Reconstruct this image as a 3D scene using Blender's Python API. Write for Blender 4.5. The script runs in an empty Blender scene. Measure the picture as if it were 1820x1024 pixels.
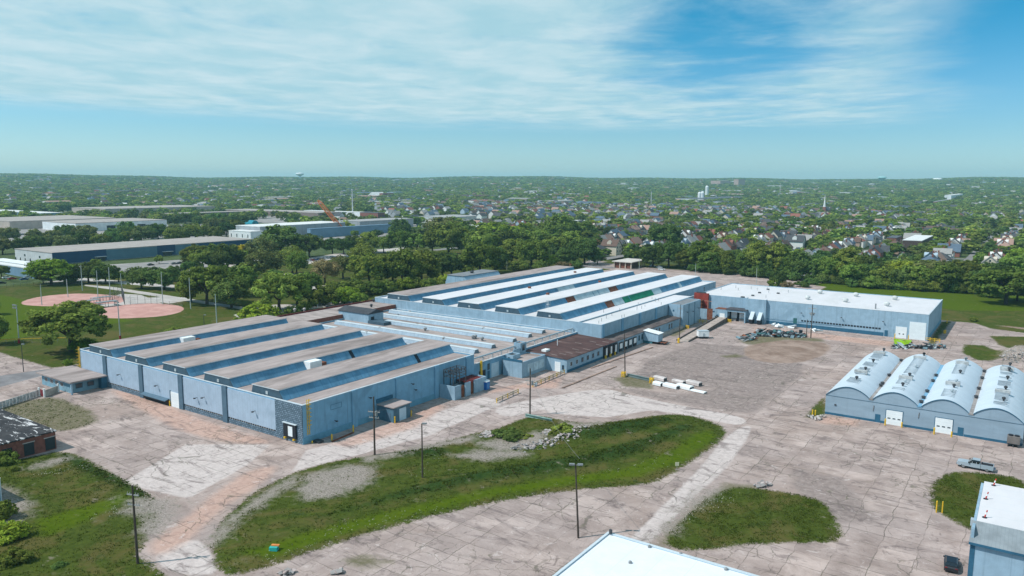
import bpy, math, random
import numpy as np
from mathutils import Vector, Matrix
random.seed(7); rng = np.random.default_rng(7)
scn = bpy.context.scene
COL = scn.collection
R = math.radians

# ------------------------------------------------------------------ camera
FOC, PIT, ROLL, YAW, CAMH = 1350.4, 0.137125, 0.0033456, 0.60528, 55.0
def _rz(a):
    c, s = math.cos(a), math.sin(a)
    return np.array([[c, -s, 0], [s, c, 0], [0, 0, 1]])
_fw = np.array([0, math.cos(PIT), -math.sin(PIT)]); _rt = np.array([1.0, 0, 0]); _up = np.cross(_rt, _fw)
_r2 = math.cos(ROLL)*_rt + math.sin(ROLL)*_up; _u2 = -math.sin(ROLL)*_rt + math.cos(ROLL)*_up
_M = _rz(YAW); FW, RT, UP = _M@_fw, _M@_r2, _M@_u2
CAM = np.array([0, 0, CAMH])
def ray(x, y): return FW + ((x-910)/FOC)*RT - ((y-512)/FOC)*UP
def G(x, y, z=0.0):
    d = ray(x, y); t = (z-CAMH)/d[2]; return CAM + t*d
def onX(x, y, X):
    d = ray(x, y); return CAM + (X/d[0])*d
def onY(x, y, Y):
    d = ray(x, y); return CAM + (Y/d[1])*d
def proj(p):
    v = np.asarray(p, float) - CAM; w = v@FW
    return 910 + FOC*(v@RT)/w, 512 - FOC*(v@UP)/w, w
def top_z(p, y):
    lo, hi = -5, 120
    for _ in range(40):
        m = (lo+hi)/2
        if proj((p[0], p[1], m))[1] > y: lo = m
        else: hi = m
    return m
cd = bpy.data.cameras.new('camera'); co = bpy.data.objects.new('camera', cd); COL.objects.link(co)
cd.sensor_width = 36; cd.lens = 36*FOC/1820; cd.clip_start = 1; cd.clip_end = 40000
m4 = Matrix.Identity(4)
for i, v in enumerate((RT, UP, -FW)):
    for j in range(3): m4[j][i] = v[j]
m4.translation = CAM; co.matrix_world = m4
scn.camera = co

# ------------------------------------------------------------------ node helper
class NT:
    def __init__(s, tree): s.t = tree; tree.nodes.clear()
    def n(s, typ, props=None, **ins):
        nd = s.t.nodes.new('ShaderNode'+typ)
        for k, v in (props or {}).items(): setattr(nd, k, v)
        for k, v in ins.items():
            k2 = int(k[1:]) if k[0] == 'i' and k[1:].isdigit() else k.replace('_', ' ')
            s.set(nd.inputs[k2], v)
        return nd
    def set(s, sock, v):
        if isinstance(v, bpy.types.NodeSocket): s.t.links.new(v, sock)
        elif isinstance(v, bpy.types.Node): s.t.links.new(v.outputs[0], sock)
        else:
            if sock.type == 'RGBA' and len(v) == 3: v = (*v, 1)
            sock.default_value = v
    def math(s, op, a, b=0.0, clamp=False): return s.n('Math', {'operation': op, 'use_clamp': clamp}, i0=a, i1=b).outputs[0]
    def vmath(s, op, a, b=(0, 0, 0)): return s.n('VectorMath', {'operation': op}, i0=a, i1=b).outputs[0]
    def dot(s, a, b): return s.n('VectorMath', {'operation': 'DOT_PRODUCT'}, i0=a, i1=b).outputs['Value']
    def mix(s, f, a, b, mode='MIX'):
        nd = s.t.nodes.new('ShaderNodeMix'); nd.data_type = 'RGBA'; nd.blend_type = mode
        s.set(nd.inputs[0], f); s.set(nd.inputs[6], a); s.set(nd.inputs[7], b); return nd.outputs[2]
    def noise(s, vec, scale, detail=4, rough=0.55, dist=0.0):
        nd = s.n('TexNoise', {}, Vector=vec, Scale=scale, Detail=detail, Roughness=rough, Distortion=dist); return nd.outputs[0]
    def noisec(s, vec, scale, detail=3): return s.n('TexNoise', {}, Vector=vec, Scale=scale, Detail=detail).outputs[1]
    def ss(s, x, lo, hi):
        nd = s.n('MapRange', {'interpolation_type': 'SMOOTHSTEP', 'clamp': True}); s.set(nd.inputs[0], x)
        s.set(nd.inputs[1], lo); s.set(nd.inputs[2], hi); nd.inputs[3].default_value = 0; nd.inputs[4].default_value = 1; return nd.outputs[0]
    def scalev(s, vec, v): return s.vmath('MULTIPLY', vec, v)
def newmat(name):
    m = bpy.data.materials.new(name); m.use_nodes = True; return m, NT(m.node_tree)
def finish(t, col, rough=0.8, spec=0.3, metal=0.0, bump=None, bs=0.3):
    p = t.n('BsdfPrincipled', {}, Base_Color=col, Roughness=rough, Metallic=metal)
    p.inputs['Specular IOR Level'].default_value = spec
    if bump is not None:
        b = t.n('Bump', {}, Height=bump, Strength=bs, Distance=0.3); t.t.links.new(b.outputs[0], p.inputs['Normal'])
    o = t.n('OutputMaterial'); t.t.links.new(p.outputs[0], o.inputs[0])
MC = {}
def mat(name, c, rough=0.75, var=0.12, scale=0.6, c2=None, s2=0.08, amt2=0.5, stretch=(1, 1, 1), spec=0.25, metal=0.0, seams=None, seamc=None, streak=0.0, seama=0.55, seamw=0.09):
    """painted / coated surface: base colour, fine variation, large patches of a second colour, optional seam lines and vertical streaks"""
    if name in MC: return MC[name]
    m, t = newmat(name); pos = t.n('NewGeometry').outputs['Position']
    v = t.scalev(pos, stretch)
    f = t.noise(v, scale, 5, 0.6)
    dk = tuple(x*(1-2*var) for x in c); lt = tuple(min(1, x*(1+1.2*var)) for x in c)
    col = t.mix(t.ss(f, 0.3, 0.7), dk, lt)
    if c2 is not None:
        f2 = t.noise(v, s2, 6, 0.65, 0.6); col = t.mix(t.math('MULTIPLY', t.ss(f2, 0.47, 0.68), amt2), col, c2)
    if streak:
        f3 = t.noise(t.scalev(pos, (0.9, 0.9, 0.05)), 1.3, 4, 0.7); col = t.mix(t.math('MULTIPLY', t.ss(f3, 0.5, 0.75), streak), col, tuple(x*0.55 for x in c))
    if seams:   # (direction vector per metre)
        d = t.dot(pos, seams); w = t.math('FRACT', d); e = t.math('LESS_THAN', w, seamw)
        col = t.mix(t.math('MULTIPLY', e, seama), col, seamc or tuple(x*0.6 for x in c))
    finish(t, col, rough, spec, metal); MC[name] = m; return m
def objmat(name, rough=0.8, var=0.15, scale=0.5):
    """colour taken from the object's own colour, so copies can be painted differently"""
    m, t = newmat(name); oi = t.n('ObjectInfo').outputs['Color']; pos = t.n('NewGeometry').outputs['Position']
    f = t.noise(pos, scale, 5, 0.6); g = t.n('MapRange'); t.set(g.inputs[0], f); g.inputs[3].default_value = 1-2*var; g.inputs[4].default_value = 1+2*var
    v = t.n('VectorMath', {'operation': 'SCALE'}); t.set(v.inputs[0], oi); t.set(v.inputs['Scale'], g.outputs[0])
    finish(t, v.outputs[0], rough, 0.2); return m

# ------------------------------------------------------------------ mesh helper
class MB:
    def __init__(s): s.v = []; s.f = []; s.m = []
    def add(s, vs, fs, mi=0):
        o = len(s.v); s.v += [tuple(map(float, p)) for p in vs]; s.f += [tuple(i+o for i in f) for f in fs]; s.m += [mi]*len(fs); return s
    def box(s, x0, x1, y0, y1, z0, z1, mi=0, top=None):
        x0, x1 = min(x0, x1), max(x0, x1); y0, y1 = min(y0, y1), max(y0, y1)
        vs = [(x, y, z) for z in (z0, z1) for x, y in ((x0, y0), (x1, y0), (x1, y1), (x0, y1))]
        s.add(vs, [(3, 2, 1, 0)], mi); s.f += [tuple(i+len(s.v)-8 for i in f) for f in ((0, 1, 5, 4), (1, 2, 6, 5), (2, 3, 7, 6), (3, 0, 4, 7))]; s.m += [mi]*4
        s.f.append(tuple(i+len(s.v)-8 for i in (4, 5, 6, 7))); s.m.append(mi if top is None else top); return s
    def obox(s, c, ax, hx, hy, z0, z1, mi=0, tilt=0.0):
        """box turned about z by ax (radians)"""
        ca, sa = math.cos(ax), math.sin(ax); vs = []
        for z in (z0, z1):
            for a, b in ((-hx, -hy), (hx, -hy), (hx, hy), (-hx, hy)):
                vs.append((c[0]+a*ca-b*sa, c[1]+a*sa+b*ca, z+tilt*a))
        return s.add(vs, [(3, 2, 1, 0), (0, 1, 5, 4), (1, 2, 6, 5), (2, 3, 7, 6), (3, 0, 4, 7), (4, 5, 6, 7)], mi)
    def prism(s, poly, axis, a, b, mi=0, caps=None, cap_mi=None):
        """extrude a 2-D profile along axis 'x','y','z' from a to b"""
        n = len(poly)
        def P(p, t): return {'x': (t, p[0], p[1]), 'y': (p[0], t, p[1]), 'z': (p[0], p[1], t)}[axis]
        vs = [P(p, a) for p in poly]+[P(p, b) for p in poly]
        s.add(vs, [(i, (i+1) % n, n+(i+1) % n, n+i) for i in range(n)], mi)
        o = len(s.v)-2*n; s.f += [tuple(o+i for i in reversed(range(n))), tuple(o+n+i for i in range(n))]; s.m += [mi if cap_mi is None else cap_mi]*2; return s
    def cyl(s, p, q, r, n=8, r2=None, mi=0):
        p = Vector(p); q = Vector(q); d = (q-p).normalized(); a = d.orthogonal().normalized(); b = d.cross(a); r2 = r if r2 is None else r2
        vs = [p+(a*math.cos(2*math.pi*i/n)+b*math.sin(2*math.pi*i/n))*r for i in range(n)]+[q+(a*math.cos(2*math.pi*i/n)+b*math.sin(2*math.pi*i/n))*r2 for i in range(n)]
        return s.add(vs, [(i, (i+1) % n, n+(i+1) % n, n+i) for i in range(n)]+[tuple(reversed(range(n))), tuple(range(n, 2*n))], mi)
    def lathe(s, c, prof, n=16, mi=0):
        vs = []; k = len(prof)
        for r, z in prof:
            for i in range(n): vs.append((c[0]+r*math.cos(2*math.pi*i/n), c[1]+r*math.sin(2*math.pi*i/n), c[2]+z))
        fs = [(j*n+i, j*n+(i+1) % n, (j+1)*n+(i+1) % n, (j+1)*n+i) for j in range(k-1) for i in range(n)]
        return s.add(vs, fs+[tuple(reversed(range(n))), tuple((k-1)*n+i for i in range(n))], mi)
    def quad(s, a, b, c, d, mi=0): return s.add([a, b, c, d], [(0, 1, 2, 3)], mi)
    def build(s, name, mats, parent=None, loc=None, smooth=False, world=True):
        if not isinstance(mats, (list, tuple)): mats = [mats]
        off = np.zeros(3)
        if parent is not None and world:
            p = parent
            while p is not None: off += np.array(p.location); p = p.parent
        elif loc is not None and world: off = np.array(loc, float)
        me = bpy.data.meshes.new(name)
        me.from_pydata([tuple(np.array(p)-off) for p in s.v] if off.any() else s.v, [], s.f)
        for m in mats: me.materials.append(m)
        me.polygons.foreach_set('material_index', s.m)
        if smooth: me.polygons.foreach_set('use_smooth', [True]*len(s.f))
        me.update()
        o = bpy.data.objects.new(name, me); COL.objects.link(o)
        if parent is not None: o.parent = parent
        if loc is not None: o.location = loc
        return o
def thing(name, label, cat, loc=(0, 0, 0), group=None, rz=0.0):
    o = bpy.data.objects.new(name, None); o.empty_display_size = 0.5; COL.objects.link(o)
    o.location = [float(x) for x in loc]; o.rotation_euler = (0, 0, rz); o['label'] = label; o['category'] = cat
    if group: o['group'] = group
    return o
def tag(o, label, cat, group=None):
    o['label'] = label; o['category'] = cat
    if group: o['group'] = group
    return o
def kind(o, k): o['kind'] = k; return o
def dup(src, loc=None, rz=None, label=None, group=None, scale=None):
    r = src.copy(); COL.objects.link(r)
    if loc is not None: r.location = [float(x) for x in loc]
    if rz is not None: r.rotation_euler = (0, 0, rz)
    if scale is not None: r.scale = scale
    if label: r['label'] = label
    if group: r['group'] = group
    for ch in src.children:
        c = ch.copy(); COL.objects.link(c); c.parent = r
        for g in ch.children:
            d = g.copy(); COL.objects.link(d); d.parent = c
    return r
ORD = ['leftmost', 'second', 'third', 'fourth', 'fifth', 'sixth', 'seventh', 'eighth', 'ninth', 'tenth', 'eleventh', 'twelfth']
def nth(i):
    if i < 12: return ORD[i]
    k = i+1; return '%d%s' % (k, 'th' if 10 <= k % 100 <= 20 else {1: 'st', 2: 'nd', 3: 'rd'}.get(k % 10, 'th'))
def nthl(i): return 'leftmost' if i == 0 else nth(i)+' from left'

# ------------------------------------------------------------------ light and sky
SUN = Vector((-0.42, -0.50, 0.80)).normalized()
elev = math.asin(SUN.z); azim = math.atan2(SUN.x, SUN.y)
sd = bpy.data.lights.new('sun', 'SUN'); sd.energy = 4.3; sd.angle = R(0.53); sd.color = (1, 0.955, 0.90)
so = bpy.data.objects.new('sun', sd); COL.objects.link(so); so.rotation_euler = (-SUN).to_track_quat('-Z', 'Y').to_euler()
w = bpy.data.worlds.new('World'); scn.world = w; w.use_nodes = True
t = NT(w.node_tree)
sky = t.n('TexSky', {'sky_type': 'NISHITA', 'sun_disc': False, 'sun_elevation': elev, 'sun_rotation': azim, 'altitude': 200, 'air_density': 1.0, 'dust_density': 0.6, 'ozone_density': 1.4})
SKYK = 0.105
dirv = t.n('TexCoord').outputs['Generated']
sk = t.n('VectorMath', {'operation': 'SCALE'}); t.set(sk.inputs[0], sky.outputs[0]); sk.inputs['Scale'].default_value = SKYK
# cloud sheet: intersect the view direction with a flat layer overhead
sx = t.n('SeparateXYZ', {}, Vector=dirv); dz = t.math('MAXIMUM', sx.outputs[2], 0.012)
fh = Vector((FW[0], FW[1], 0)).normalized(); rh = Vector((fh.y, -fh.x, 0))
hor = t.ss(sx.outputs[2], 0.03, 0.24)
lr = t.ss(t.dot(dirv, tuple(rh)), -0.5, 0.55)
tint = t.mix(hor, t.mix(t.ss(sx.outputs[2], 0.0, 0.07), (0.96, 1.30, 1.58), (0.75, 1.12, 1.34)), (0.08, 0.97, 1.20)); tint = t.mix(1.0, tint, t.mix(lr, (1.05, 1.03, 1.03), (0.78, 0.83, 0.88)), 'MULTIPLY')
skc = t.mix(1.0, sk.outputs[0], tint, 'MULTIPLY')
S = t.math('DIVIDE', t.dot(dirv, tuple(rh)), dz); T = t.math('DIVIDE', t.dot(dirv, tuple(fh)), dz)
cp = t.n('CombineXYZ', {}, X=S, Y=T, Z=0.0).outputs[0]
nA = t.noise(t.scalev(cp, (0.42, 0.42, 1)), 1.0, 8, 0.62, 0.5)
nB = t.noise(t.scalev(cp, (1.5, 1.1, 1)), 1.0, 6, 0.6, 0.3)
nC = t.noise(t.scalev(cp, (0.13, 0.16, 1)), 1.0, 3, 0.5)
s2 = t.math('SUBTRACT', S, 1.5); edge = t.math('SUBTRACT', 14.6, t.math('MULTIPLY', t.math('MULTIPLY', s2, s2), 0.062))
far = t.ss(t.math('ADD', t.math('SUBTRACT', edge, T), t.math('MULTIPLY', t.math('SUBTRACT', nA, 0.5), 4.0)), -1.6, 3.4)
ratio = t.math('DIVIDE', S, T)
rgt = t.ss(t.math('ADD', ratio, t.math('MULTIPLY', t.math('SUBTRACT', nA, 0.5), 0.35)), 0.62, 0.44)
bias = t.math('MULTIPLY', t.ss(ratio, -0.05, 0.35), 0.13)
gr_ = t.math('DIVIDE', t.math('SUBTRACT', ratio, 0.25), 0.14); gt_ = t.math('DIVIDE', t.math('SUBTRACT', T, 6.2), 2.6)
gap = t.math('MULTIPLY', t.math('EXPONENT', t.math('MULTIPLY', t.math('ADD', t.math('MULTIPLY', gr_, gr_), t.math('MULTIPLY', gt_, gt_)), -1.0)), 0.18)
bias = t.math('ADD', bias, gap)
cov = t.ss(t.math('SUBTRACT', t.math('ADD', t.math('MULTIPLY', nA, 0.62), t.math('ADD', t.math('MULTIPLY', nB, 0.24), t.math('MULTIPLY', nC, 0.3))), bias), 0.24, 0.56)
cov = t.math('MULTIPLY', t.math('MULTIPLY', cov, far), rgt)
cov = t.math('MULTIPLY', cov, 0.92)
ccol = t.mix(t.ss(nB, 0.3, 0.75), (0.43, 0.69, 0.775), (0.66, 0.82, 0.87))
wc = t.mix(cov, skc, ccol)
bg = t.n('Background', {}, Color=wc, Strength=1.0); wo = t.n('OutputWorld'); t.t.links.new(bg.outputs[0], wo.inputs[0])
scn.view_settings.view_transform = 'Standard'; scn.view_settings.look = 'None'; scn.view_settings.exposure = 0.0; scn.view_settings.gamma = 1.0
scn.cycles.use_denoising = True; scn.cycles.max_bounces = 6; scn.cycles.diffuse_bounces = 3; scn.cycles.transparent_max_bounces = 8

# ------------------------------------------------------------------ terrain height
def terr(x, y):
    r = np.hypot(x, y); s = np.clip((r-1300)/(6600-1300), 0, 1); s = s*s*(3-2*s)
    a = np.arctan2(y, x)
    wob = 1+0.07*np.sin(a*9+1.0)+0.05*np.sin(a*23+2)+0.03*np.sin(a*51)
    return s*90*wob + 2.0*np.sin(x*0.004)*np.cos(y*0.0033)*np.clip((r-900)/900, 0, 1)

def GT(px, py):
    d = ray(px, py); d = d/np.hypot(d[0], d[1]); r = 150.0
    while r < 9000:
        p = CAM+d*r
        if p[2] <= float(terr(p[0], p[1])): break
        r += 10
    return np.array([p[0], p[1], float(terr(p[0], p[1]))])
# ------------------------------------------------------------------ ground masks
X0, X1, Y0, Y1, ST = -450.0, 62.0, 8.0, 492.0, 1.0
gx = np.arange(X0, X1+0.1, ST); gy = np.arange(Y0, Y1+0.1, ST); NX, NY = len(gx), len(gy)
PX, PY = np.meshgrid(gx, gy); PX = PX.ravel(); PY = PY.ravel()
def sdist(poly):
    """signed distance (m, inside positive), clipped to 4 m"""
    P = np.array(poly)[:, :2]; d = np.full(PX.shape, -4.0); pad = 4
    sel = np.where((PX > P[:, 0].min()-pad) & (PX < P[:, 0].max()+pad) & (PY > P[:, 1].min()-pad) & (PY < P[:, 1].max()+pad))[0]
    x = PX[sel]; y = PY[sel]; ins = np.zeros(len(sel), bool); dm = np.full(len(sel), 1e9)
    for i in range(len(P)):
        a, b = P[i], P[(i+1) % len(P)]
        c = (a[1] > y) != (b[1] > y)
        with np.errstate(divide='ignore', invalid='ignore'):
            ins ^= c & (x < (b[0]-a[0])*(y-a[1])/(b[1]-a[1]+1e-12)+a[0])
        ab = b-a; L = ab@ab+1e-9; tt = np.clip(((x-a[0])*ab[0]+(y-a[1])*ab[1])/L, 0, 1)
        dm = np.minimum(dm, np.hypot(x-a[0]-tt*ab[0], y-a[1]-tt*ab[1]))
    d[sel] = np.clip(np.where(ins, dm, -dm), -4, 4); return d
def pxp(*pts): return [G(*p) for p in pts]
def rect(a, b, c, d): return [(a, c), (b, c), (b, d), (a, d)]
def union(*polys):
    r = np.full(PX.shape, -4.0)
    for p in polys: r = np.maximum(r, sdist(p))
    return r
def smooth(poly, n=2):
    P = [np.array(p)[:2] for p in poly]
    for _ in range(n):
        Q = []
        for i in range(len(P)):
            a, b = P[i], P[(i+1) % len(P)]; Q += [a*0.75+b*0.25, a*0.25+b*0.75]
        P = Q
    return P
island = smooth(pxp((372, 985), (380, 940), (420, 898), (470, 862), (560, 826), (640, 812), (700, 802), (780, 788), (850, 768), (885, 762), (925, 744), (960, 737), (1000, 748), (1050, 752), (1110, 747), (1190, 734), (1245, 742), (1295, 762), (1285, 782), (1250, 808), (1190, 846), (1150, 864), (1060, 868), (980, 877), (900, 890), (820, 906), (720, 931), (600, 966), (500, 1001), (420, 1026), (390, 1020)))
low_isl = smooth(pxp((1172, 972), (1195, 938), (1240, 895), (1285, 866), (1340, 866), (1410, 876), (1465, 890), (1487, 920), (1500, 965), (1420, 966), (1330, 967), (1240, 982)))
right_isl = smooth(pxp((1645, 900), (1662, 848), (1700, 837), (1760, 841), (1830, 852), (1840, 930), (1760, 960), (1700, 930)))
left_lawn = pxp((-80, 830), (40, 815), (102, 803), (135, 806), (185, 832), (240, 862), (285, 893), (290, 922), (262, 962), (246, 986), (305, 1030), (300, 1130), (-200, 1130))
weedlot = smooth(pxp((-60, 740), (0, 722), (95, 703), (140, 720), (178, 742), (160, 756), (100, 772), (60, 748), (-60, 760)))
lawn_polys = [
    rect(-450, -226.5, 104.5, 492), rect(-330, -226, 60, 66),
    pxp((1440, 506), (1470, 502), (1560, 506), (1700, 516), (1900, 535), (1900, 556), (1700, 556), (1690, 545), (1680, 548), (1670, 534), (1560, 524)),
    pxp((1648, 612), (1673, 572), (1692, 571), (1668, 602), (1658, 620)),
    pxp((1707, 626), (1714, 612), (1750, 614), (1795, 634), (1760, 642), (1735, 640)),
    pxp((1758, 597), (1850, 599), (1850, 640), (1775, 613)),
    pxp((1670, 556), (1690, 560), (1760, 584), (1850, 596), (1850, 590), (1770, 578), (1700, 556)),
    pxp((1432, 742), (1444, 722), (1468, 703), (1470, 736), (1455, 744)),
]
grass = union(island, low_isl, right_isl, left_lawn, *lawn_polys)
sparse = union(weedlot, pxp((1160, 975), (1190, 935), (1240, 890), (1290, 860), (1350, 862), (1260, 900), (1230, 970)), pxp((1310, 607), (1345, 597), (1460, 602), (1466, 608), (1400, 604), (1335, 613)), pxp((1280, 633), (1310, 629), (1322, 634), (1290, 637)),
               pxp((1092, 673), (1115, 664), (1165, 679), (1157, 691), (1110, 686)), pxp((1255, 560), (1215, 590), (1200, 600), (1190, 596), (1240, 566)), pxp((690, 1000), (640, 1010), (610, 1000), (650, 985)))
bright = union(pxp((430, 985), (560, 945), (700, 908), (850, 876), (1000, 850), (1100, 838), (1180, 808), (1240, 772), (1265, 767), (1272, 778), (1220, 818), (1140, 850), (1050, 859), (900, 880), (750, 914), (600, 955), (480, 995)), rect(-450, -295, 104, 160), pxp((1425, 506), (1475, 502), (1560, 505), (1700, 516), (1900, 535), (1900, 553), (1700, 552), (1600, 534)),
               pxp((60, 930), (150, 900), (220, 880), (230, 890), (150, 930), (80, 960)))
darkg = union(pxp((560, 926), (700, 892), (860, 858), (1020, 837), (1120, 812), (1190, 782), (1235, 762), (1212, 756), (1150, 780), (1040, 812), (900, 832), (760, 862), (640, 900)),
              pxp((690, 806), (760, 800), (800, 800), (780, 815), (700, 815)), pxp((105, 808), (130, 810), (280, 880), (275, 890), (240, 880), (130, 830)), pxp((1000, 765), (1180, 742), (1200, 750), (1150, 765), (1050, 785)))
gravel = union(pxp((530, 872), (548, 846), (620, 826), (662, 834), (660, 866), (600, 882), (545, 893)), pxp((368, 975), (392, 935), (480, 868), (520, 850), (530, 862), (470, 895), (420, 925), (395, 960)),
               pxp((205, 890), (285, 885), (330, 895), (300, 940), (262, 962), (245, 950), (255, 925)), pxp((-20, 868), (20, 870), (52, 893), (42, 925), (10, 940), (-20, 945)), pxp((1190, 945), (1230, 905), (1290, 868), (1250, 868), (1180, 930), (1150, 965)),
               pxp((800, 812), (860, 804), (930, 803), (940, 811), (860, 823)), pxp((1000, 772), (1090, 757), (1060, 750), (1005, 752)), pxp((640, 812), (850, 775), (850, 783), (650, 822)),
               pxp((850, 790), (950, 770), (975, 775), (960, 800), (880, 806)), pxp((1790, 620), (1850, 610), (1850, 640), (1770, 650)), pxp((45, 835), (100, 812), (130, 815), (80, 835)))
asphalt = union(smooth(pxp((1095, 690), (1140, 692), (1180, 700), (1260, 700), (1300, 660), (1330, 640), (1400, 640), (1440, 655), (1360, 722), (1330, 738), (1240, 722), (1150, 706))),
                pxp((1150, 640), (1240, 610), (1330, 618), (1420, 645), (1330, 690), (1200, 690), (1130, 668)), pxp((1400, 830), (1500, 850), (1560, 930), (1480, 930), (1420, 880)), pxp((1195, 480), (1260, 487), (1215, 478), (1150, 472), (1110, 476), (1118, 480)))
light = union(smooth(pxp((1100, 975), (1180, 898), (1250, 826), (1300, 765), (1345, 752), (1295, 830), (1225, 890), (1155, 972))), smooth(pxp((870, 725), (1000, 700), (1080, 690), (1110, 700), (1230, 725), (1330, 742), (1320, 760), (1230, 738), (1100, 722), (960, 726), (900, 745))),
              pxp((215, 860), (330, 790), (480, 790), (440, 826), (335, 886)), pxp((545, 800), (700, 760), (860, 705), (900, 715), (760, 775), (640, 808), (520, 838)), smooth(pxp((300, 1020), (270, 985), (330, 960), (360, 960), (400, 1024))),
              pxp((960, 720), (1090, 712), (1180, 725), (1080, 742), (980, 735)))
orange = union(smooth(pxp((190, 690), (250, 702), (330, 735), (420, 768), (495, 786), (430, 790), (330, 772), (240, 722))), pxp((590, 790), (700, 752), (775, 718), (790, 722), (740, 760), (620, 795)), pxp((865, 700), (880, 690), (1000, 672), (990, 690), (930, 690)),
               pxp((1468, 740), (1530, 748), (1520, 758), (1455, 752)), smooth(pxp((265, 962), (330, 922), (425, 842), (500, 822), (470, 858), (400, 898), (350, 950), (300, 985), (270, 985))), pxp((1340, 582), (1450, 592), (1590, 608), (1580, 616), (1440, 600), (1340, 592)))
dirt = union(smooth(pxp((1325, 612), (1400, 603), (1485, 610), (1455, 640), (1380, 648), (1320, 636))), pxp((1672, 560), (1700, 553), (1850, 551), (1850, 594), (1760, 580), (1700, 566)))
dirt[0] = dirt[0]
infield = union(smooth(pxp((28, 541), (60, 528), (130, 521), (200, 524), (225, 530), (215, 540), (170, 540), (150, 543), (80, 545))), smooth(pxp((168, 553), (200, 543), (280, 538), (325, 544), (328, 553), (290, 563), (200, 567), (172, 562))))
path = union(pxp((150, 506), (200, 510), (330, 530), (470, 552), (470, 556), (330, 535), (200, 515), (150, 508)), pxp((170, 540), (215, 522), (250, 524), (290, 540), (240, 542), (190, 546)), pxp((250, 530), (290, 528), (325, 528), (340, 533), (300, 540)),
             pxp((-10, 500), (60, 494), (110, 492), (160, 495), (330, 508), (330, 514), (160, 500), (60, 502), (-10, 510)), pxp((415, 560), (470, 542), (560, 540), (640, 533), (640, 538), (500, 556), (430, 568)), pxp((530, 508), (560, 505), (580, 508), (560, 517), (530, 519)),
             pxp((540, 460), (620, 447), (720, 440), (720, 445), (620, 455), (545, 470)), pxp((490, 487), (525, 486), (510, 493), (485, 492)), pxp((300, 478), (420, 470), (430, 476), (310, 486)))
street = union(rect(-450, -226, 84, 103.5), pxp((-60, 680), (0, 668), (70, 658), (135, 648), (140, 662), (75, 690), (0, 716), (-60, 730)), rect(-262, -226, 440, 470), rect(-262, -250, 380, 480))
strasp = union(pxp((-60, 676), (0, 668), (70, 658), (100, 655), (75, 668), (0, 688), (-60, 700)), rect(-258, -254, 380, 480), rect(-256, -226, 444, 452))
parking = union(rect(-226, -92, 352, 462), pxp((1240, 486), (1450, 500), (1430, 512), (1300, 530), (1100, 520), (1100, 480)))
yardpoly = union(rect(-226, 62, 8, 352))
pav = np.maximum(np.maximum(yardpoly, parking), street)
nonpav = np.where(pav < 0, 1.0, 0)
# anything that is not paved is lawn
grass = np.maximum(grass, -pav)
grass = np.where(street > -1.5, np.minimum(grass, -street), grass)
def enc(d): return np.clip(0.5+d/6.0, 0, 1)
def gsmooth(a):
    A = a.reshape(NY, NX); B = A.copy()
    B[1:-1, 1:-1] = (A[1:-1, 1:-1]*4+A[:-2, 1:-1]+A[2:, 1:-1]+A[1:-1, :-2]+A[1:-1, 2:])/8; return B.ravel()
C1 = np.stack([enc(grass), enc(bright), enc(darkg), enc(gravel)], 1)
C2 = np.stack([enc(asphalt), enc(light), enc(orange), enc(dirt)], 1)
C3 = np.stack([enc(infield), enc(path), enc(np.maximum(strasp, -4)), enc(sparse)], 1)
# relief: island rises in a low bank, small unevenness elsewhere
PZ = np.zeros(PX.shape)
din = sdist(island); PZ += np.clip(din, 0, 4)/4*0.35
PZ += np.clip(enc(darkg)-0.5, 0, 0.5)*1.6*(din > 0); PZ -= np.clip(enc(bright)-0.5, 0, 0.5)*0.5*(din > 0)
PZ += np.clip(sdist(left_lawn), 0, 4)/4*(0.25+0.12*np.sin(PX*0.5)*np.sin(PY*0.43))
PZ += np.clip(enc(dirt)-0.5, 0, 0.5)*0.5*(PX > -110)*(PX < -60)
for cx, cy, rr, hh in [(*G(985, 790)[:2], 8, 0.5), (*G(1815, 632)[:2], 7, 3.2)]:
    PZ += hh*np.exp(-((PX-cx)**2+(PY-cy)**2)/(rr*rr/2))
PZ = gsmooth(PZ)

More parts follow.
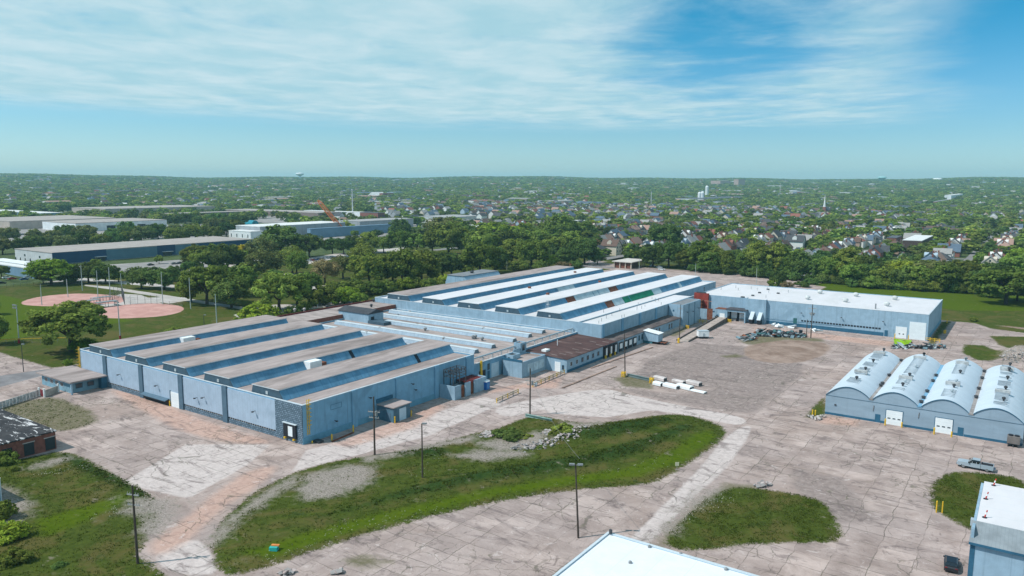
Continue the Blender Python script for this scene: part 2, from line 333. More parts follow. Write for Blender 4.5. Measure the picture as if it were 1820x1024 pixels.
def ground_material():
    m, t = newmat('ground_surface'); pos = t.n('NewGeometry').outputs['Position']
    a1 = t.n('Attribute', {'attribute_name': 'mask_a'}); a2 = t.n('Attribute', {'attribute_name': 'mask_b'}); a3 = t.n('Attribute', {'attribute_name': 'mask_c'})
    def ch(a):
        s = t.n('SeparateColor', {}, Color=a.outputs['Color']); return [s.outputs[0], s.outputs[1], s.outputs[2], a.outputs['Alpha']]
    mg, mb, md, mgr = ch(a1); mas, mli, mor, mdi = ch(a2); mi, mp, mst, msp = ch(a3)
    nbig = t.noise(pos, 0.035, 5, 0.6, 0.5); nmid = t.noise(pos, 0.16, 6, 0.65, 0.4); nf = t.noise(pos, 0.9, 6, 0.7); nvf = t.noise(pos, 3.5, 3, 0.7)
    def mk(a, k=0.35, w=0.06, src=nmid, src2=nf):
        q = t.math('ADD', a, t.math('ADD', t.math('MULTIPLY', t.math('SUBTRACT', src, 0.5), k), t.math('MULTIPLY', t.math('SUBTRACT', src2, 0.5), k*0.7)))
        return t.ss(q, 0.5-w, 0.5+w)
    # --- concrete
    wv = t.vmath('ADD', pos, t.scalev(t.noisec(pos, 0.25, 3), (1.3, 1.3, 0)))
    bt = t.n('TexBrick', {'offset': 0.0, 'squash': 1.0}, Vector=wv, Color1=(0.36, 0.36, 0.36), Color2=(0.62, 0.62, 0.62), Mortar=(0.12, 0.12, 0.12), Scale=1.0, Mortar_Size=0.075, Mortar_Smooth=0.2, Bias=0.0, Brick_Width=5.2, Row_Height=4.4)
    con = t.mix(t.ss(nmid, 0.32, 0.68), (0.305, 0.243, 0.222), (0.485, 0.40, 0.372))
    con = t.mix(t.ss(nbig, 0.38, 0.66), t.mix(0.5, con, (0.36, 0.305, 0.295)), con)
    slab = t.n('SeparateColor', {}, Color=bt.outputs[0]).outputs[0]
    con = t.mix(0.75, con, t.mix(1.0, con, t.mix(t.ss(slab, 0.3, 0.65), (0.78, 0.77, 0.77), (1.12, 1.11, 1.10)), 'MULTIPLY'))
    con = t.mix(t.math('MULTIPLY', t.ss(t.noise(pos, 0.022, 6, 0.7, 0.8), 0.50, 0.64), 0.55), con, (0.33, 0.255, 0.225))
    con = t.mix(mk(mli, 0.12, 0.07), con, t.mix(t.ss(nf, 0.3, 0.7), (0.46, 0.40, 0.385), (0.58, 0.515, 0.495)))
    con = t.mix(t.math('MULTIPLY', mk(mor, 0.4, 0.22), 0.75), con, t.mix(t.ss(nf, 0.3, 0.7), (0.42, 0.265, 0.215), (0.56, 0.38, 0.315)))
    con = t.mix(t.math('MULTIPLY', mk(mas, 0.9, 0.22), 0.8), con, t.mix(t.ss(nf, 0.3, 0.75), (0.185, 0.15, 0.14), (0.33, 0.275, 0.258)))
    # stains drawn out along the traffic direction
    st1 = t.noise(t.scalev(pos, (0.10, 0.30, 1)), 1.0, 7, 0.7, 1.2)
    con = t.mix(t.math('MULTIPLY', t.ss(st1, 0.52, 0.66), 0.72), con, (0.15, 0.12, 0.117))
    st2 = t.noise(t.scalev(pos, (0.5, 0.22, 1)), 1.0, 6, 0.75, 0.8)
    con = t.mix(t.math('MULTIPLY', t.ss(st2, 0.57, 0.68), 0.6), con, (0.135, 0.108, 0.104))
    st3 = t.noise(pos, 0.55, 5, 0.7, 0.6)
    con = t.mix(t.math('MULTIPLY', t.ss(st3, 0.59, 0.68), 0.5), con, (0.60, 0.53, 0.51))
    st4 = t.noise(t.scalev(pos, (0.26, 0.40, 1)), 1.0, 8, 0.74, 0.7)
    con = t.mix(t.math('MULTIPLY', t.ss(st4, 0.55, 0.66), t.math('ADD', 0.30, t.math('MULTIPLY', mk(mas, 0.9, 0.22), 0.35))), con, (0.15, 0.122, 0.118))
    con = t.mix(1.0, con, (1.015, 0.978, 0.96), 'MULTIPLY')
    # joints and cracks
    crk = t.ss(nbig, 0.35, 0.55)
    joint = t.math('MULTIPLY', t.ss(slab, 0.30, 0.16), t.ss(t.noise(pos, 0.09, 6, 0.7), 0.42, 0.57))
    vo = t.n('TexVoronoi', {'feature': 'DISTANCE_TO_EDGE'}, Vector=t.vmath('ADD', pos, t.scalev(t.noisec(pos, 0.45, 4), (2.6, 2.6, 0))), Scale=0.24)
    c1 = t.math('MULTIPLY', t.ss(vo.outputs[0], 0.024, 0.008), t.ss(t.noise(pos, 0.06, 5, 0.65), 0.46, 0.58))
    vo2 = t.n('TexVoronoi', {'feature': 'DISTANCE_TO_EDGE'}, Vector=t.vmath('ADD', pos, t.scalev(t.noisec(pos, 0.9, 4), (1.8, 1.8, 0))), Scale=0.6)
    c2 = t.math('MULTIPLY', t.ss(vo2.outputs[0], 0.05, 0.016), t.ss(t.noise(pos, 0.045, 5, 0.65), 0.57, 0.64))
    allc = t.math('MAXIMUM', joint, t.math('MAXIMUM', c1, c2))
    crc = t.mix(t.ss(nf, 0.45, 0.62), (0.09, 0.078, 0.068), (0.075, 0.085, 0.035))
    con = t.mix(t.math('MULTIPLY', allc, 0.58), con, crc)
    # --- other surfaces
    grv = t.mix(t.ss(nvf, 0.35, 0.65), (0.20, 0.165, 0.145), (0.37, 0.315, 0.285))
    grv = t.mix(t.math('MULTIPLY', t.ss(nf, 0.55, 0.66), 0.7), grv, (0.09, 0.095, 0.045))
    ngr = t.noise(pos, 0.10, 6, 0.68, 0.6)
    gr = t.mix(t.ss(nf, 0.3, 0.7), (0.040, 0.058, 0.009), (0.072, 0.092, 0.015))
    gr = t.mix(t.math('MULTIPLY', t.ss(ngr, 0.46, 0.62), 0.7), gr, (0.115, 0.092, 0.032))
    gr = t.mix(t.math('MULTIPLY', t.ss(t.noise(pos, 0.22, 5, 0.7), 0.58, 0.68), 0.7), gr, (0.036, 0.060, 0.016))
    gr = t.mix(t.math('MULTIPLY', mk(mb, 0.3, 0.22), 0.85), gr, t.mix(t.ss(nf, 0.3, 0.7), (0.052, 0.088, 0.002), (0.080, 0.118, 0.004)))
    gr = t.mix(t.math('MULTIPLY', mk(md, 0.5, 0.25), 0.9), gr, t.mix(t.ss(nf, 0.35, 0.7), (0.016, 0.040, 0.009), (0.038, 0.066, 0.014)))
    gr = t.mix(t.math('MULTIPLY', t.ss(t.noise(pos, 0.3, 5, 0.7), 0.62, 0.70), 0.6), gr, (0.24, 0.20, 0.16))
    dr = t.mix(t.ss(nmid, 0.3, 0.7), (0.20, 0.135, 0.105), (0.36, 0.265, 0.22)); dr = t.mix(t.math('MULTIPLY', t.ss(nf, 0.5, 0.7), 0.4), dr, (0.17, 0.13, 0.11))
    inf = t.mix(t.ss(nmid, 0.3, 0.7), (0.44, 0.235, 0.205), (0.56, 0.325, 0.285))
    pa = t.mix(t.ss(nmid, 0.3, 0.7), (0.40, 0.36, 0.335), (0.50, 0.455, 0.43))
    sa = t.mix(t.ss(nmid, 0.3, 0.7), (0.17, 0.16, 0.165), (0.26, 0.245, 0.25))
    c = t.mix(mk(mst, 0.06, 0.05), con, sa)
    c = t.mix(mk(mdi, 0.5, 0.12), c, dr)
    c = t.mix(t.math('MULTIPLY', mk(msp, 0.9, 0.2), 0.85), c, t.mix(t.ss(nf, 0.4, 0.62), (0.10, 0.10, 0.04), (0.17, 0.145, 0.095)))
    edge_ = t.mix(mk(mg, 1.0, 0.12, nf, nvf), c, gr)
    c = t.mix(mk(mg, 0.55, 0.10), c, edge_)
    c = t.mix(t.math('MULTIPLY', mk(mgr, 1.5, 0.32), 0.9), c, grv)
    c = t.mix(mk(mp, 0.1, 0.05), c, pa)
    c = t.mix(mk(mi, 0.12, 0.05), c, inf)
    finish(t, c, 0.95, 0.04, 0, t.math('ADD', nf, t.math('MULTIPLY', nvf, 0.5)), 0.35)
    return m
GM = ground_material()
# classify faces and build one sheet per kind of ground (they share their borders)
dom = np.full(PX.shape, 0)
dom[(grass > 0)] = 1; dom[(din > 0)] = 2; dom[(sdist(low_isl) > 0)] = 3; dom[(sdist(right_isl) > 0)] = 4
dom[(street > 0) & (grass < 0)] = 5; dom[infield > 0] = 6; dom[(path > 0)] = 7; dom[(parking > 0) & (grass <= 0) & (PY > 352)] = 8; dom[(sdist(left_lawn) > 0)] = 9; dom[(dirt > 0) & (PX > -35)] = 10
names = ['yard_pavement', 'lawn', 'grass_island', 'grass_island', 'grass_island', 'street', 'ball_field', 'path', 'parking_lot', 'lawn', 'dirt_field']
D2 = dom.reshape(NY, NX)[:-1, :-1]
jj, ii = np.meshgrid(np.arange(NY-1), np.arange(NX-1), indexing='ij')
for k, nm in enumerate(names):
    sel = (D2 == k); q = jj[sel]*NX+ii[sel]
    if len(q) == 0: continue
    F = np.stack([q, q+1, q+NX+1, q+NX], 1); used, inv = np.unique(F, return_inverse=True); F = inv.reshape(-1, 4)
    me = bpy.data.meshes.new(nm)
    me.from_pydata(np.stack([PX[used], PY[used], PZ[used]], 1).tolist(), [], F.tolist())
    for an, C in (('mask_a', C1), ('mask_b', C2), ('mask_c', C3)):
        at = me.attributes.new(an, 'FLOAT_COLOR', 'POINT'); at.data.foreach_set('color', C[used].astype(np.float32).ravel())
    me.polygons.foreach_set('use_smooth', [True]*len(F))
    me.materials.append(GM); me.update(); o = bpy.data.objects.new(nm, me); COL.objects.link(o); kind(o, 'structure')

# far ground: one polar sheet to the horizon
rs = np.concatenate([[0.0], np.geomspace(60, 9300, 90)]); na = 180
vs = []; fs = []
for i, r in enumerate(rs):
    a = np.linspace(0, 2*np.pi, na, endpoint=False); x = r*np.cos(a); y = r*np.sin(a); z = terr(x, y)
    z = np.where((x > X0-60) & (x < X1+60) & (y > Y0-60) & (y < Y1+60), -1.2, z-0.06); vs += list(zip(x, y, z))
for i in range(len(rs)-1):
    for j in range(na): fs.append((i*na+j, (i+1)*na+j, (i+1)*na+(j+1) % na, i*na+(j+1) % na))
m, t = newmat('far_ground'); pos = t.n('NewGeometry').outputs['Position']
f1 = t.noise(pos, 0.012, 6, 0.65); f2 = t.noise(pos, 0.15, 4, 0.6)
c = t.mix(t.ss(f2, 0.35, 0.65), (0.045, 0.07, 0.022), (0.085, 0.11, 0.04)); c = t.mix(t.math('MULTIPLY', t.ss(f1, 0.55, 0.66), 0.6), c, (0.24, 0.22, 0.20))
finish(t, c, 0.95, 0.1)
b = MB(); b.v = [tuple(map(float, v)) for v in vs]; b.f = fs; b.m = [0]*len(fs)
kind(b.build('ground', m, smooth=True), 'structure')
# ================================================================== materials for the works
PAINT = mat('blue_paint', (0.285, 0.41, 0.51), 0.7, 0.05, 0.5, (0.205, 0.31, 0.395), 0.16, 0.8, streak=0.6, seams=(0.16, 0.16, 0), seamc=(0.20, 0.30, 0.38), seama=0.5, seamw=0.02)
PAINT2 = mat('blue_paint_deep', (0.185, 0.37, 0.53), 0.7, 0.05, 0.5, (0.135, 0.27, 0.39), 0.18, 0.8, streak=0.6, seams=(0.16, 0.16, 0), seamc=(0.12, 0.25, 0.36), seama=0.5, seamw=0.02)
BAND = mat('dark_blue_band', (0.03, 0.115, 0.19), 0.7, 0.08, 0.6)
SLATE = mat('slate_blue_pilaster', (0.085, 0.145, 0.20), 0.75, 0.06, 0.6, streak=0.25)
CORR = mat('pale_corrugated_panel', (0.365, 0.455, 0.56), 0.6, 0.04, 0.7, (0.29, 0.37, 0.46), 0.25, 0.7, seams=(1.1, 0, 0), seamc=(0.27, 0.345, 0.43), streak=0.25)
GLAZ = mat('monitor_cladding', (0.115, 0.27, 0.41), 0.6, 0.12, 0.35, (0.20, 0.36, 0.48), 0.15, 0.35, seams=(0, 0.42, 0), seamc=(0.075, 0.19, 0.30), streak=0.3)
GLAZ2 = mat('ridge_light_cladding', (0.30, 0.385, 0.465), 0.5, 0.06, 0.6, (0.235, 0.32, 0.395), 0.2, 0.5, seams=(0.55, 0, 0), seamc=(0.19, 0.27, 0.34))
MEND = mat('monitor_end_wall', (0.055, 0.098, 0.135), 0.75, 0.08, 0.8)
TAN = mat('gravel_roof', (0.36, 0.295, 0.28), 0.95, 0.10, 0.8, (0.185, 0.15, 0.138), 0.14, 0.9, (1, 0.22, 1))
TAN2 = mat('gravel_roof_low', (0.37, 0.305, 0.285), 0.95, 0.12, 0.8, (0.165, 0.13, 0.118), 0.16, 0.9, (0.22, 1, 1))
WHT = mat('white_roof_membrane', (0.645, 0.62, 0.635), 0.6, 0.02, 0.4, (0.52, 0.51, 0.50), 0.06, 0.6, (1, 0.45, 1), seams=(0.0, 0.33, 0), seamc=(0.56, 0.57, 0.59), seama=0.6, seamw=0.05)
WTRIM = mat('pale_roof_edge', (0.52, 0.58, 0.62), 0.6, 0.04)
DARK = mat('dark_opening', (0.018, 0.022, 0.03), 0.5, 0.05)
WDOOR = mat('white_roller_door', (0.76, 0.79, 0.80), 0.5, 0.03, 0.6, seams=(0, 0, 1.6), seamc=(0.58, 0.62, 0.64))
GDOOR = mat('pale_blue_door', (0.46, 0.60, 0.70), 0.5, 0.04, 0.6, seams=(0, 0, 1.6), seamc=(0.36, 0.48, 0.57))
YEL = mat('yellow_paint', (0.72, 0.44, 0.03), 0.6, 0.1, 2.0)
RUST = mat('rusty_brown_roof', (0.085, 0.045, 0.042), 0.85, 0.15, 0.5, (0.16, 0.10, 0.09), 0.18, 0.7, (0.35, 1, 1))
RUSTM = mat('rust', (0.20, 0.075, 0.045), 0.9, 0.2, 1.0)
BRICK = mat('red_brick', (0.22, 0.085, 0.065), 0.9, 0.12, 1.5, (0.14, 0.065, 0.055), 0.3, 0.5)
MRED = mat('maroon_metal', (0.13, 0.022, 0.022), 0.8, 0.1)
STEEL = mat('grey_steel', (0.28, 0.29, 0.30), 0.5, 0.1, 1.0, metal=0.3)
DSTEEL = mat('dark_steel', (0.055, 0.058, 0.065), 0.6, 0.1, 1.0)
GALV = mat('galvanised_metal', (0.46, 0.51, 0.54), 0.45, 0.06, 0.8, metal=0.2)
WOODP = mat('weathered_pole_wood', (0.075, 0.058, 0.048), 0.9, 0.15, 1.2)
LPOLE = mat('pale_light_pole', (0.42, 0.47, 0.47), 0.6, 0.05)
WPAINT = mat('white_paint', (0.78, 0.79, 0.79), 0.6, 0.04)
CONC = mat('plain_concrete', (0.42, 0.38, 0.36), 0.9, 0.08, 0.8)
GLASS = mat('window_glass', (0.03, 0.05, 0.065), 0.15, 0.05, 1.0, spec=0.6)
GREENP = mat('green_sheet', (0.02, 0.22, 0.115), 0.6, 0.12, 0.5)
PALEP = mat('pale_sheet', (0.46, 0.56, 0.60), 0.6, 0.08, 0.5)
# patterned block wall: raised pale blocks on dark joints
m, t = newmat('patterned_block'); pos = t.n('NewGeometry').outputs['Position']
sx_ = t.n('SeparateXYZ', {}, Vector=pos); px_ = t.math('ADD', sx_.outputs[0], sx_.outputs[1])
v2 = t.n('CombineXYZ', {}, X=px_, Y=sx_.outputs[2], Z=0.0).outputs[0]
bk = t.n('TexBrick', {'offset': 0.5}, Vector=v2, Color1=(0.20, 0.275, 0.35), Color2=(0.095, 0.145, 0.185), Mortar=(0.05, 0.08, 0.11), Scale=1.0, Mortar_Size=0.07, Mortar_Smooth=0.2, Brick_Width=0.62, Row_Height=0.42)
finish(t, bk.outputs[0], 0.8); BLOCK = m

def shell(parent, x0, x1, y0, y1, h, wm, rm, par=0.35, th=0.35, z0=-0.3, wname='wall', rname='roof', edge=None):
    b = MB(); b.box(x0, x1, y0, y0+th, z0, h).box(x0, x1, y1-th, y1, z0, h).box(x0, x0+th, y0+th, y1-th, z0, h).box(x1-th, x1, y0+th, y1-th, z0, h)
    wl = b.build(wname, wm, parent); r = MB().box(x0+th, x1-th, y0+th, y1-th, h-par-0.3, h-par).build(rname, rm, parent)
    if edge is not None:
        e = MB(); k = 0.06
        e.box(x0-k, x1+k, y0-k, y0+th, h, h+0.12).box(x0-k, x1+k, y1-th, y1+k, h, h+0.12).box(x0-k, x0+th, y0+th, y1-th, h, h+0.12).box(x1-th, x1+k, y0+th, y1-th, h, h+0.12); e.build('parapet_coping', edge, parent)
    return wl, r
def face_box(b, side, plane, a0, a1, z0, z1, d=0.06, mi=0):
    """a slab standing proud of a wall: side '-y','+x','-x' ; a = along the wall"""
    if side == '-y': b.box(a0, a1, plane-d, plane-0.002, z0, z1, mi)
    elif side == '+y': b.box(a0, a1, plane+0.002, plane+d, z0, z1, mi)
    elif side == '+x': b.box(plane+0.002, plane+d, a0, a1, z0, z1, mi)
    else: b.box(plane-d, plane-0.002, a0, a1, z0, z1, mi)
    return b
def win(parent, side, plane, a0, a1, z0, z1, fm=None, name='window'):
    f = face_box(MB(), side, plane, a0, a1, z0, z1, 0.05).build(name, fm or BAND, parent)
    s = 0.12; p = MB()
    if side == '-y': p.box(a0+s, a1-s, plane-0.075, plane-0.052, z0+s, z1-s)
    elif side == '+x': p.box(plane+0.052, plane+0.075, a0+s, a1-s, z0+s, z1-s)
    elif side == '-x': p.box(plane-0.075, plane-0.052, a0+s, a1-s, z0+s, z1-s)
    p.build('pane', GLASS, f); return f
def monitor(parent, xl, xr, y0, y1, zb, zt, topm, panels=(), gl=None):
    il, ir = 0.7, 1.7
    prof = [(xl, zb), (xr, zb), (xr-ir, zt), (xl+il, zt)]
    o = MB().prism(prof, 'y', y0, y1, 0).build('roof_monitor', MEND, parent)
    r = MB(); r.box(xl+il-0.25, xr-ir+0.3, y0-0.15, y1+0.15, zt+0.003, zt+0.22, 1, top=0); r.build('monitor_roof', [topm, WTRIM], o)
    g = MB(); L = math.hypot(ir, zt-zb); nx, nz = (zt-zb)/L, ir/L
    def slab(ya, yb, off, mi):
        e = 0.97; pts = [(xr-0.02, zb+0.04), (xr-ir*e, zb+(zt-zb)*e)]
        a = [(x+nx*off, z+nz*off) for x, z in pts]; c = [(x+nx*0.004, z+nz*0.004) for x, z in pts]
        g.prism([c[0], a[0], a[1], c[1]], 'y', ya, yb, mi)
    slab(y0+0.1, y1-0.1, 0.05, 0)
    for ya, yb, mi in panels: slab(ya, yb, 0.12, mi)
    g.build('glazing', [gl or GLAZ, PALEP, GREENP, RUSTM, DARK], o)
    ve = MB(); xm = (xl+xr)/2; ve.box(xm-0.35, xm+0.35, y0-0.12, y0-0.003, zb+0.7, zb+1.4); ve.build('louvre', GALV, o)
    return o
def ladder(parent, x, y, z0, z1, axis='y'):
    b = MB()
    for s in (-0.28, 0.28):
        if axis == 'y': b.box(x, x+0.12, y+s-0.05, y+s+0.05, z0, z1)
        else: b.box(x+s-0.05, x+s+0.05, y-0.12, y, z0, z1)
    z = z0+0.3
    while z < z1-0.2:
        if axis == 'y': b.box(x+0.02, x+0.1, y-0.23, y+0.23, z, z+0.06)
        else: b.box(x-0.23, x+0.23, y-0.1, y-0.02, z, z+0.06)
        z += 0.4
    # safety hoops above
    for z in np.arange(z0+2.2, z1, 0.9):
        if axis == 'y': b.box(x+0.12, x+0.75, y-0.36, y-0.30, z, z+0.08).box(x+0.12, x+0.75, y+0.30, y+0.36, z, z+0.08).box(x+0.69, x+0.75, y-0.30, y+0.30, z, z+0.08)
        else: b.box(x-0.36, x-0.30, y-0.75, y-0.12, z, z+0.08).box(x+0.30, x+0.36, y-0.75, y-0.12, z, z+0.08)
    return b.build('ladder', YEL, parent)
def walllamp(parent, side, plane, a, z):
    b = MB()
    if side == '-y': b.box(a-0.06, a+0.06, plane-0.55, plane-0.002, z, z+0.1); b.box(a-0.22, a+0.22, plane-0.95, plane-0.55, z-0.12, z+0.1)
    else: b.box(plane+0.002, plane+0.55, a-0.06, a+0.06, z, z+0.1); b.box(plane+0.55, plane+0.95, a-0.22, a+0.22, z-0.12, z+0.1)
    return b.build('wall_lamp', DSTEEL, parent)
def mushroom(parent, x, y, z, r=0.55, m=None):
    return MB().lathe((x, y, z), [(r*0.6, 0), (r*0.6, 0.5*r/0.55), (r, 0.6*r/0.55), (r*0.95, 0.95*r/0.55), (r*0.4, 1.15*r/0.55)], 10).build('roof_vent', m or STEEL, parent)
def pipe_vent(parent, x, y, z, h=1.0, r=0.09):
    return MB().cyl((x, y, z), (x, y, z+h), r, 6).build('vent_pipe', STEEL, parent)

XL = [-213.7, -195.2, -177.6, -160.2, -142.2]; XR = [-201.0, -183.5, -165.9, -148.5, -131.0]
# ------------------------------------------------------------------ front hall
hall = thing('factory_hall', 'long light blue factory hall with tan roof and five blue roof monitors', 'factory', (-171, 132, 0))
shell(hall, -218.2, -124.3, 102.3, 161.5, 8.5, [PAINT2], [TAN], edge=WTRIM)
for i in range(5): monitor(hall, XL[i], XR[i], 102.9, [161.4, 161.4, 161.0, 160.8, 161.2][i], 8.15, 10.25, TAN, panels=[[], [], [], [(139.5, 140.6, 4)], [(146.2, 147.3, 4)]][i])
pil = [-204.0, -186.3, -168.6, -151.0]
for x in pil: face_box(MB(), '-y', 102.3, x-0.85, x+0.85, -0.3, 8.62, 0.42).build('pilaster', SLATE, hall)
ends = [(-218.0, -204.88), (-203.12, -187.18), (-185.42, -169.48), (-167.72, -151.88), (-150.12, -133.1)]
for a, c_ in ends:
    zb = 1.5
    face_box(MB(), '-y', 102.3, a, c_, zb, 8.2, 0.16).build('corrugated_panel', CORR, hall)
    b = face_box(MB(), '-y', 102.3, a+0.1, c_-0.1, 1.16, zb-0.02, 0.06)
    s = b
    x = a+0.8
    while x < c_-0.5: s.box(x-0.09, x+0.09, 102.3-0.12, 102.3-0.062, 1.18, zb-0.04, 1); x += 0.8
    s.build('window_strip', [DARK, CONC], hall)
    face_box(MB(), '-y', 102.3, a, c_, -0.3, 1.14, 0.12).build('block_base', BLOCK, hall)
face_box(MB(), '-y', 102.3, -133.08, -124.3, -0.3, 8.5, 0.2).build('block_corner', BLOCK, hall)
b = face_box(MB(), '-y', 102.1, -130.1, -126.1, 0.9, 3.95, 0.35).build('dock_seal', DARK, hall)
face_box(MB(), '-y', 101.75, -128.5, -127.1, 1.3, 3.45, 0.06).build('dock_door', WDOOR, hall)
for x in (-129.6, -126.7): face_box(MB(), '-y', 102.1, x-0.2, x+0.2, 0.5, 0.9, 0.6).build('dock_bumper', YEL, hall)
face_box(MB(), '-y', 102.1, -130.3, -125.9, 3.98, 4.12, 0.5).build('dock_canopy', WTRIM, hall)
face_box(MB(), '-y', 102.14, -173.1, -169.7, 0.0, 3.75, 0.10).build('roller_door', WDOOR, hall)
face_box(MB(), '-y', 102.14, -173.5, -173.14, 0.0, 4.0, 0.14).build('door_frame', SLATE, hall)
face_box(MB(), '-y', 102.14, -185.2, -174.2, -0.2, 1.3, 0.12).build('sunken_dock', DARK, hall)
b = MB(); b.prism([(102.12, 1.75), (102.12, 1.6), (100.9, 1.25), (100.9, 1.4)], 'x', -185.3, -174.0); b.build('dock_awning', SLATE, hall)
for x, z in ((-196.5, 4.6), (-178.8, 4.4), (-159.0, 4.6), (-162, 4.0), (-140, 4.6)): walllamp(hall, '-y', 102.14, x, z)
# side wall to the yard
for y in (116.9, 131.2, 145.5, 158.6): face_box(MB(), '+x', -124.3, y-0.78, y+0.78, -0.3, 8.62, 0.35).build('pilaster', PAINT2, hall)
for a, c_ in ((102.1, 116.1), (117.7, 130.4), (132.0, 144.7), (146.3, 157.8)): face_box(MB(), '+x', -124.3, a, c_, -0.3, 1.35, 0.12).build('painted_base', BAND if False else mat('blue_base_band', (0.13, 0.30, 0.42), 0.7, 0.08), hall)
ladder(hall, -124.29, 103.7, 1.8, 9.6)
ladder(hall, -217.6, 102.1, 1.0, 9.4, 'x')
b = MB()
for z in (5.6, 6.7): face_box(b, '+x', -124.3, 110.0, 113.2, z, z+0.07, 0.03)
for y in (110.0, 113.13): face_box(b, '+x', -124.3, y, y+0.07, 5.67, 6.7, 0.03)
b.build('sign_outline', BAND, hall)
for y, z in ((111, 3.0), (121.5, 5.8), (137, 4.2), (136, 5.9)): walllamp(hall, '+x', -124.3, y, z)
b = MB(); b.box(-124.27, -124.0, 123.9, 129.2, 3.9, 4.75); b.build('door_canopy', BAND, hall)
# roof units on the hall
for k, (px, py) in enumerate(((333, 606), (556, 649))):
    p = G(px, py, 9.0); u = MB(); u.box(p[0]-1.6, p[0]+1.6, p[1]-2.2, p[1]+1.6, 8.2, 10.3); u.box(p[0]-1.5, p[0]+1.3, p[1]+1.65, p[1]+3.4, 8.2, 9.4, 1); u.build('roof_unit', [WPAINT, RUSTM], hall)
for px, py in ((565, 614), (588, 609.5)): p = G(px, py, 8.2); mushroom(hall, p[0], p[1], 8.15, 0.7, CONC)
for px, py in ((652, 594), (495, 692), (690, 640), (760, 625), (560, 690)): p = G(px, py, 8.2); pipe_vent(hall, p[0], p[1], 8.15, 0.7)

# ------------------------------------------------------------------ low ridge-light hall between the two big halls
low = thing('ridge_light_hall', 'low tan-roofed hall with rows of pale blue ridge lights between two bigger halls', 'factory', (-167, 190, 0))
shell(low, -208.0, -125.0, 161.56, 219.2, 5.4, [PAINT2], [TAN2], edge=WTRIM)
for yc, xa, xb in ((175.4, -207.0, -134.0), (184.0, -203.5, -134.0), (195.4, -190.0, -134.0), (204.3, -200.5, -134.0), (212.6, -204.5, -134.0)):
    zb = 5.04
    o = MB().prism([(yc-1.25, zb), (yc+1.25, zb), (yc+0.75, zb+1.05), (yc-0.75, zb+1.05)], 'x', xa, xb).build('ridge_light', mat('ridge_light_end', (0.16, 0.21, 0.25), 0.7, 0.1), low)
    g = MB(); d = 0.05
    g.prism([(yc-1.25-d, zb+0.05), (yc-0.75-d, zb+1.03), (yc-0.75, zb+1.03), (yc-1.25, zb+0.05)], 'x', xa+0.1, xb-0.1).prism([(yc+1.25, zb+0.05), (yc+0.75, zb+1.03), (yc+0.75+d, zb+1.03), (yc+1.25+d, zb+0.05)], 'x', xa+0.1, xb-0.1)
    g.build('glazing', GLAZ2, o); MB().box(xa-0.05, xb+0.05, yc-0.85, yc+0.85, zb+1.053, zb+1.16).build('ridge_cap', WTRIM, o)
for px, py in ((651.6, 595), (675, 587), (728, 557), (748.7, 551.7), (755, 572), (755.8, 587.5), (810, 560), (825, 571.5), (840.5, 602), (857, 605), (845, 601), (859.5, 587.5), (911.5, 573.8), (924, 585), (789, 605), (707, 563), (742, 581)):
    p = G(px, py, 5.2); mushroom(low, p[0], p[1], 5.05, 0.62)
b = MB(); b.box(-221.8, -208.02, 161.6, 226.5, -0.3, 7.0, 0, top=1); b.build('raised_bay', [BRICK, TAN2], low)
b = MB(); b.box(-222.3, -221.82, 161.6, 227, 6.4, 7.5); b.build('maroon_parapet', MRED, low)
for px, py in ((524, 553.5), (541, 553), (581, 548), (664, 536.5), (677.5, 535.5), (690, 535.5), (660, 546)): p = G(px, py, 7.0); mushroom(low, p[0], p[1], 7.0, 0.6, CONC if py > 550 else DSTEEL)
p1 = G(613.5, 564.7, 5.04); p2 = G(655.2, 574.8, 5.04); p3 = G(679.7, 568.5, 5.04)
ph = MB(); ph.box(p1[0], p2[0], p2[1], p2[1]+7.5, 5.05, 8.3); ph_o = ph.build('penthouse', PAINT, low)
ym = p2[1]+3.75
MB().prism([(p2[1]-0.3, 8.25), (p2[1]+7.8, 8.25), (p2[1]+7.8, 8.4), (ym, 9.7), (p2[1]-0.3, 8.4)], 'x', p1[0]-0.3, p2[0]+0.3).build('penthouse_roof', mat('dark_shingle', (0.055, 0.06, 0.07), 0.9, 0.1), ph_o)
face_box(MB(), '+x', p2[0], p2[1]+1.2, p2[1]+2.8, 5.1, 7.2, 0.05).build('penthouse_door', DARK, ph_o)
b = MB(); b.box(p2[0]+0.1, p2[0]+8, p2[1]-0.5, p2[1]+3, 5.05, 6.1); b.build('duct_box', MEND, low)
# pipe run on legs along the yard edge of the roof
b = MB(); b.cyl((-126.6, 161.8, 6.5), (-126.6, 219, 6.5), 0.28, 8)
for y in np.arange(164, 219, 4.5): b.box(-126.75, -126.45, y-0.08, y+0.08, 5.0, 6.3)
b.build('roof_pipe', GALV, low)
b = MB()
for y in np.arange(162.5, 219, 2.3): b.box(-125.2, -125.14, y, y+0.06, 5.55, 6.5)
b.box(-125.2, -125.14, 162.5, 217, 6.5, 6.56); b.box(-125.2, -125.14, 162.5, 217, 6.0, 6.05); b.build('railing', STEEL, low)
# yard wall openings of the low hall
for a, c_, z0, z1, mm, nm in ((162.3, 163.9, 0, 2.4, DARK, 'doorway'), (164.6, 167.6, 0, 3.0, DARK, 'open_bay'), (168.6, 169.6, 2.6, 4.4, GLASS, 'window'), (168.6, 169.6, 0, 2.3, BAND, 'door'), (170.4, 174.0, 0, 4.1, GDOOR, 'roller_door'), (175.5, 181, 1.4, 4.4, PAINT, 'blocked_window')):
    face_box(MB(), '+x', -125.0, a, c_, z0, z1, 0.09).build(nm, mm, low)
b = MB(); b.box(-124.95, -124.5, 165.0, 165.6, 0.2, 5.9); b.build('ladder', YEL, low)

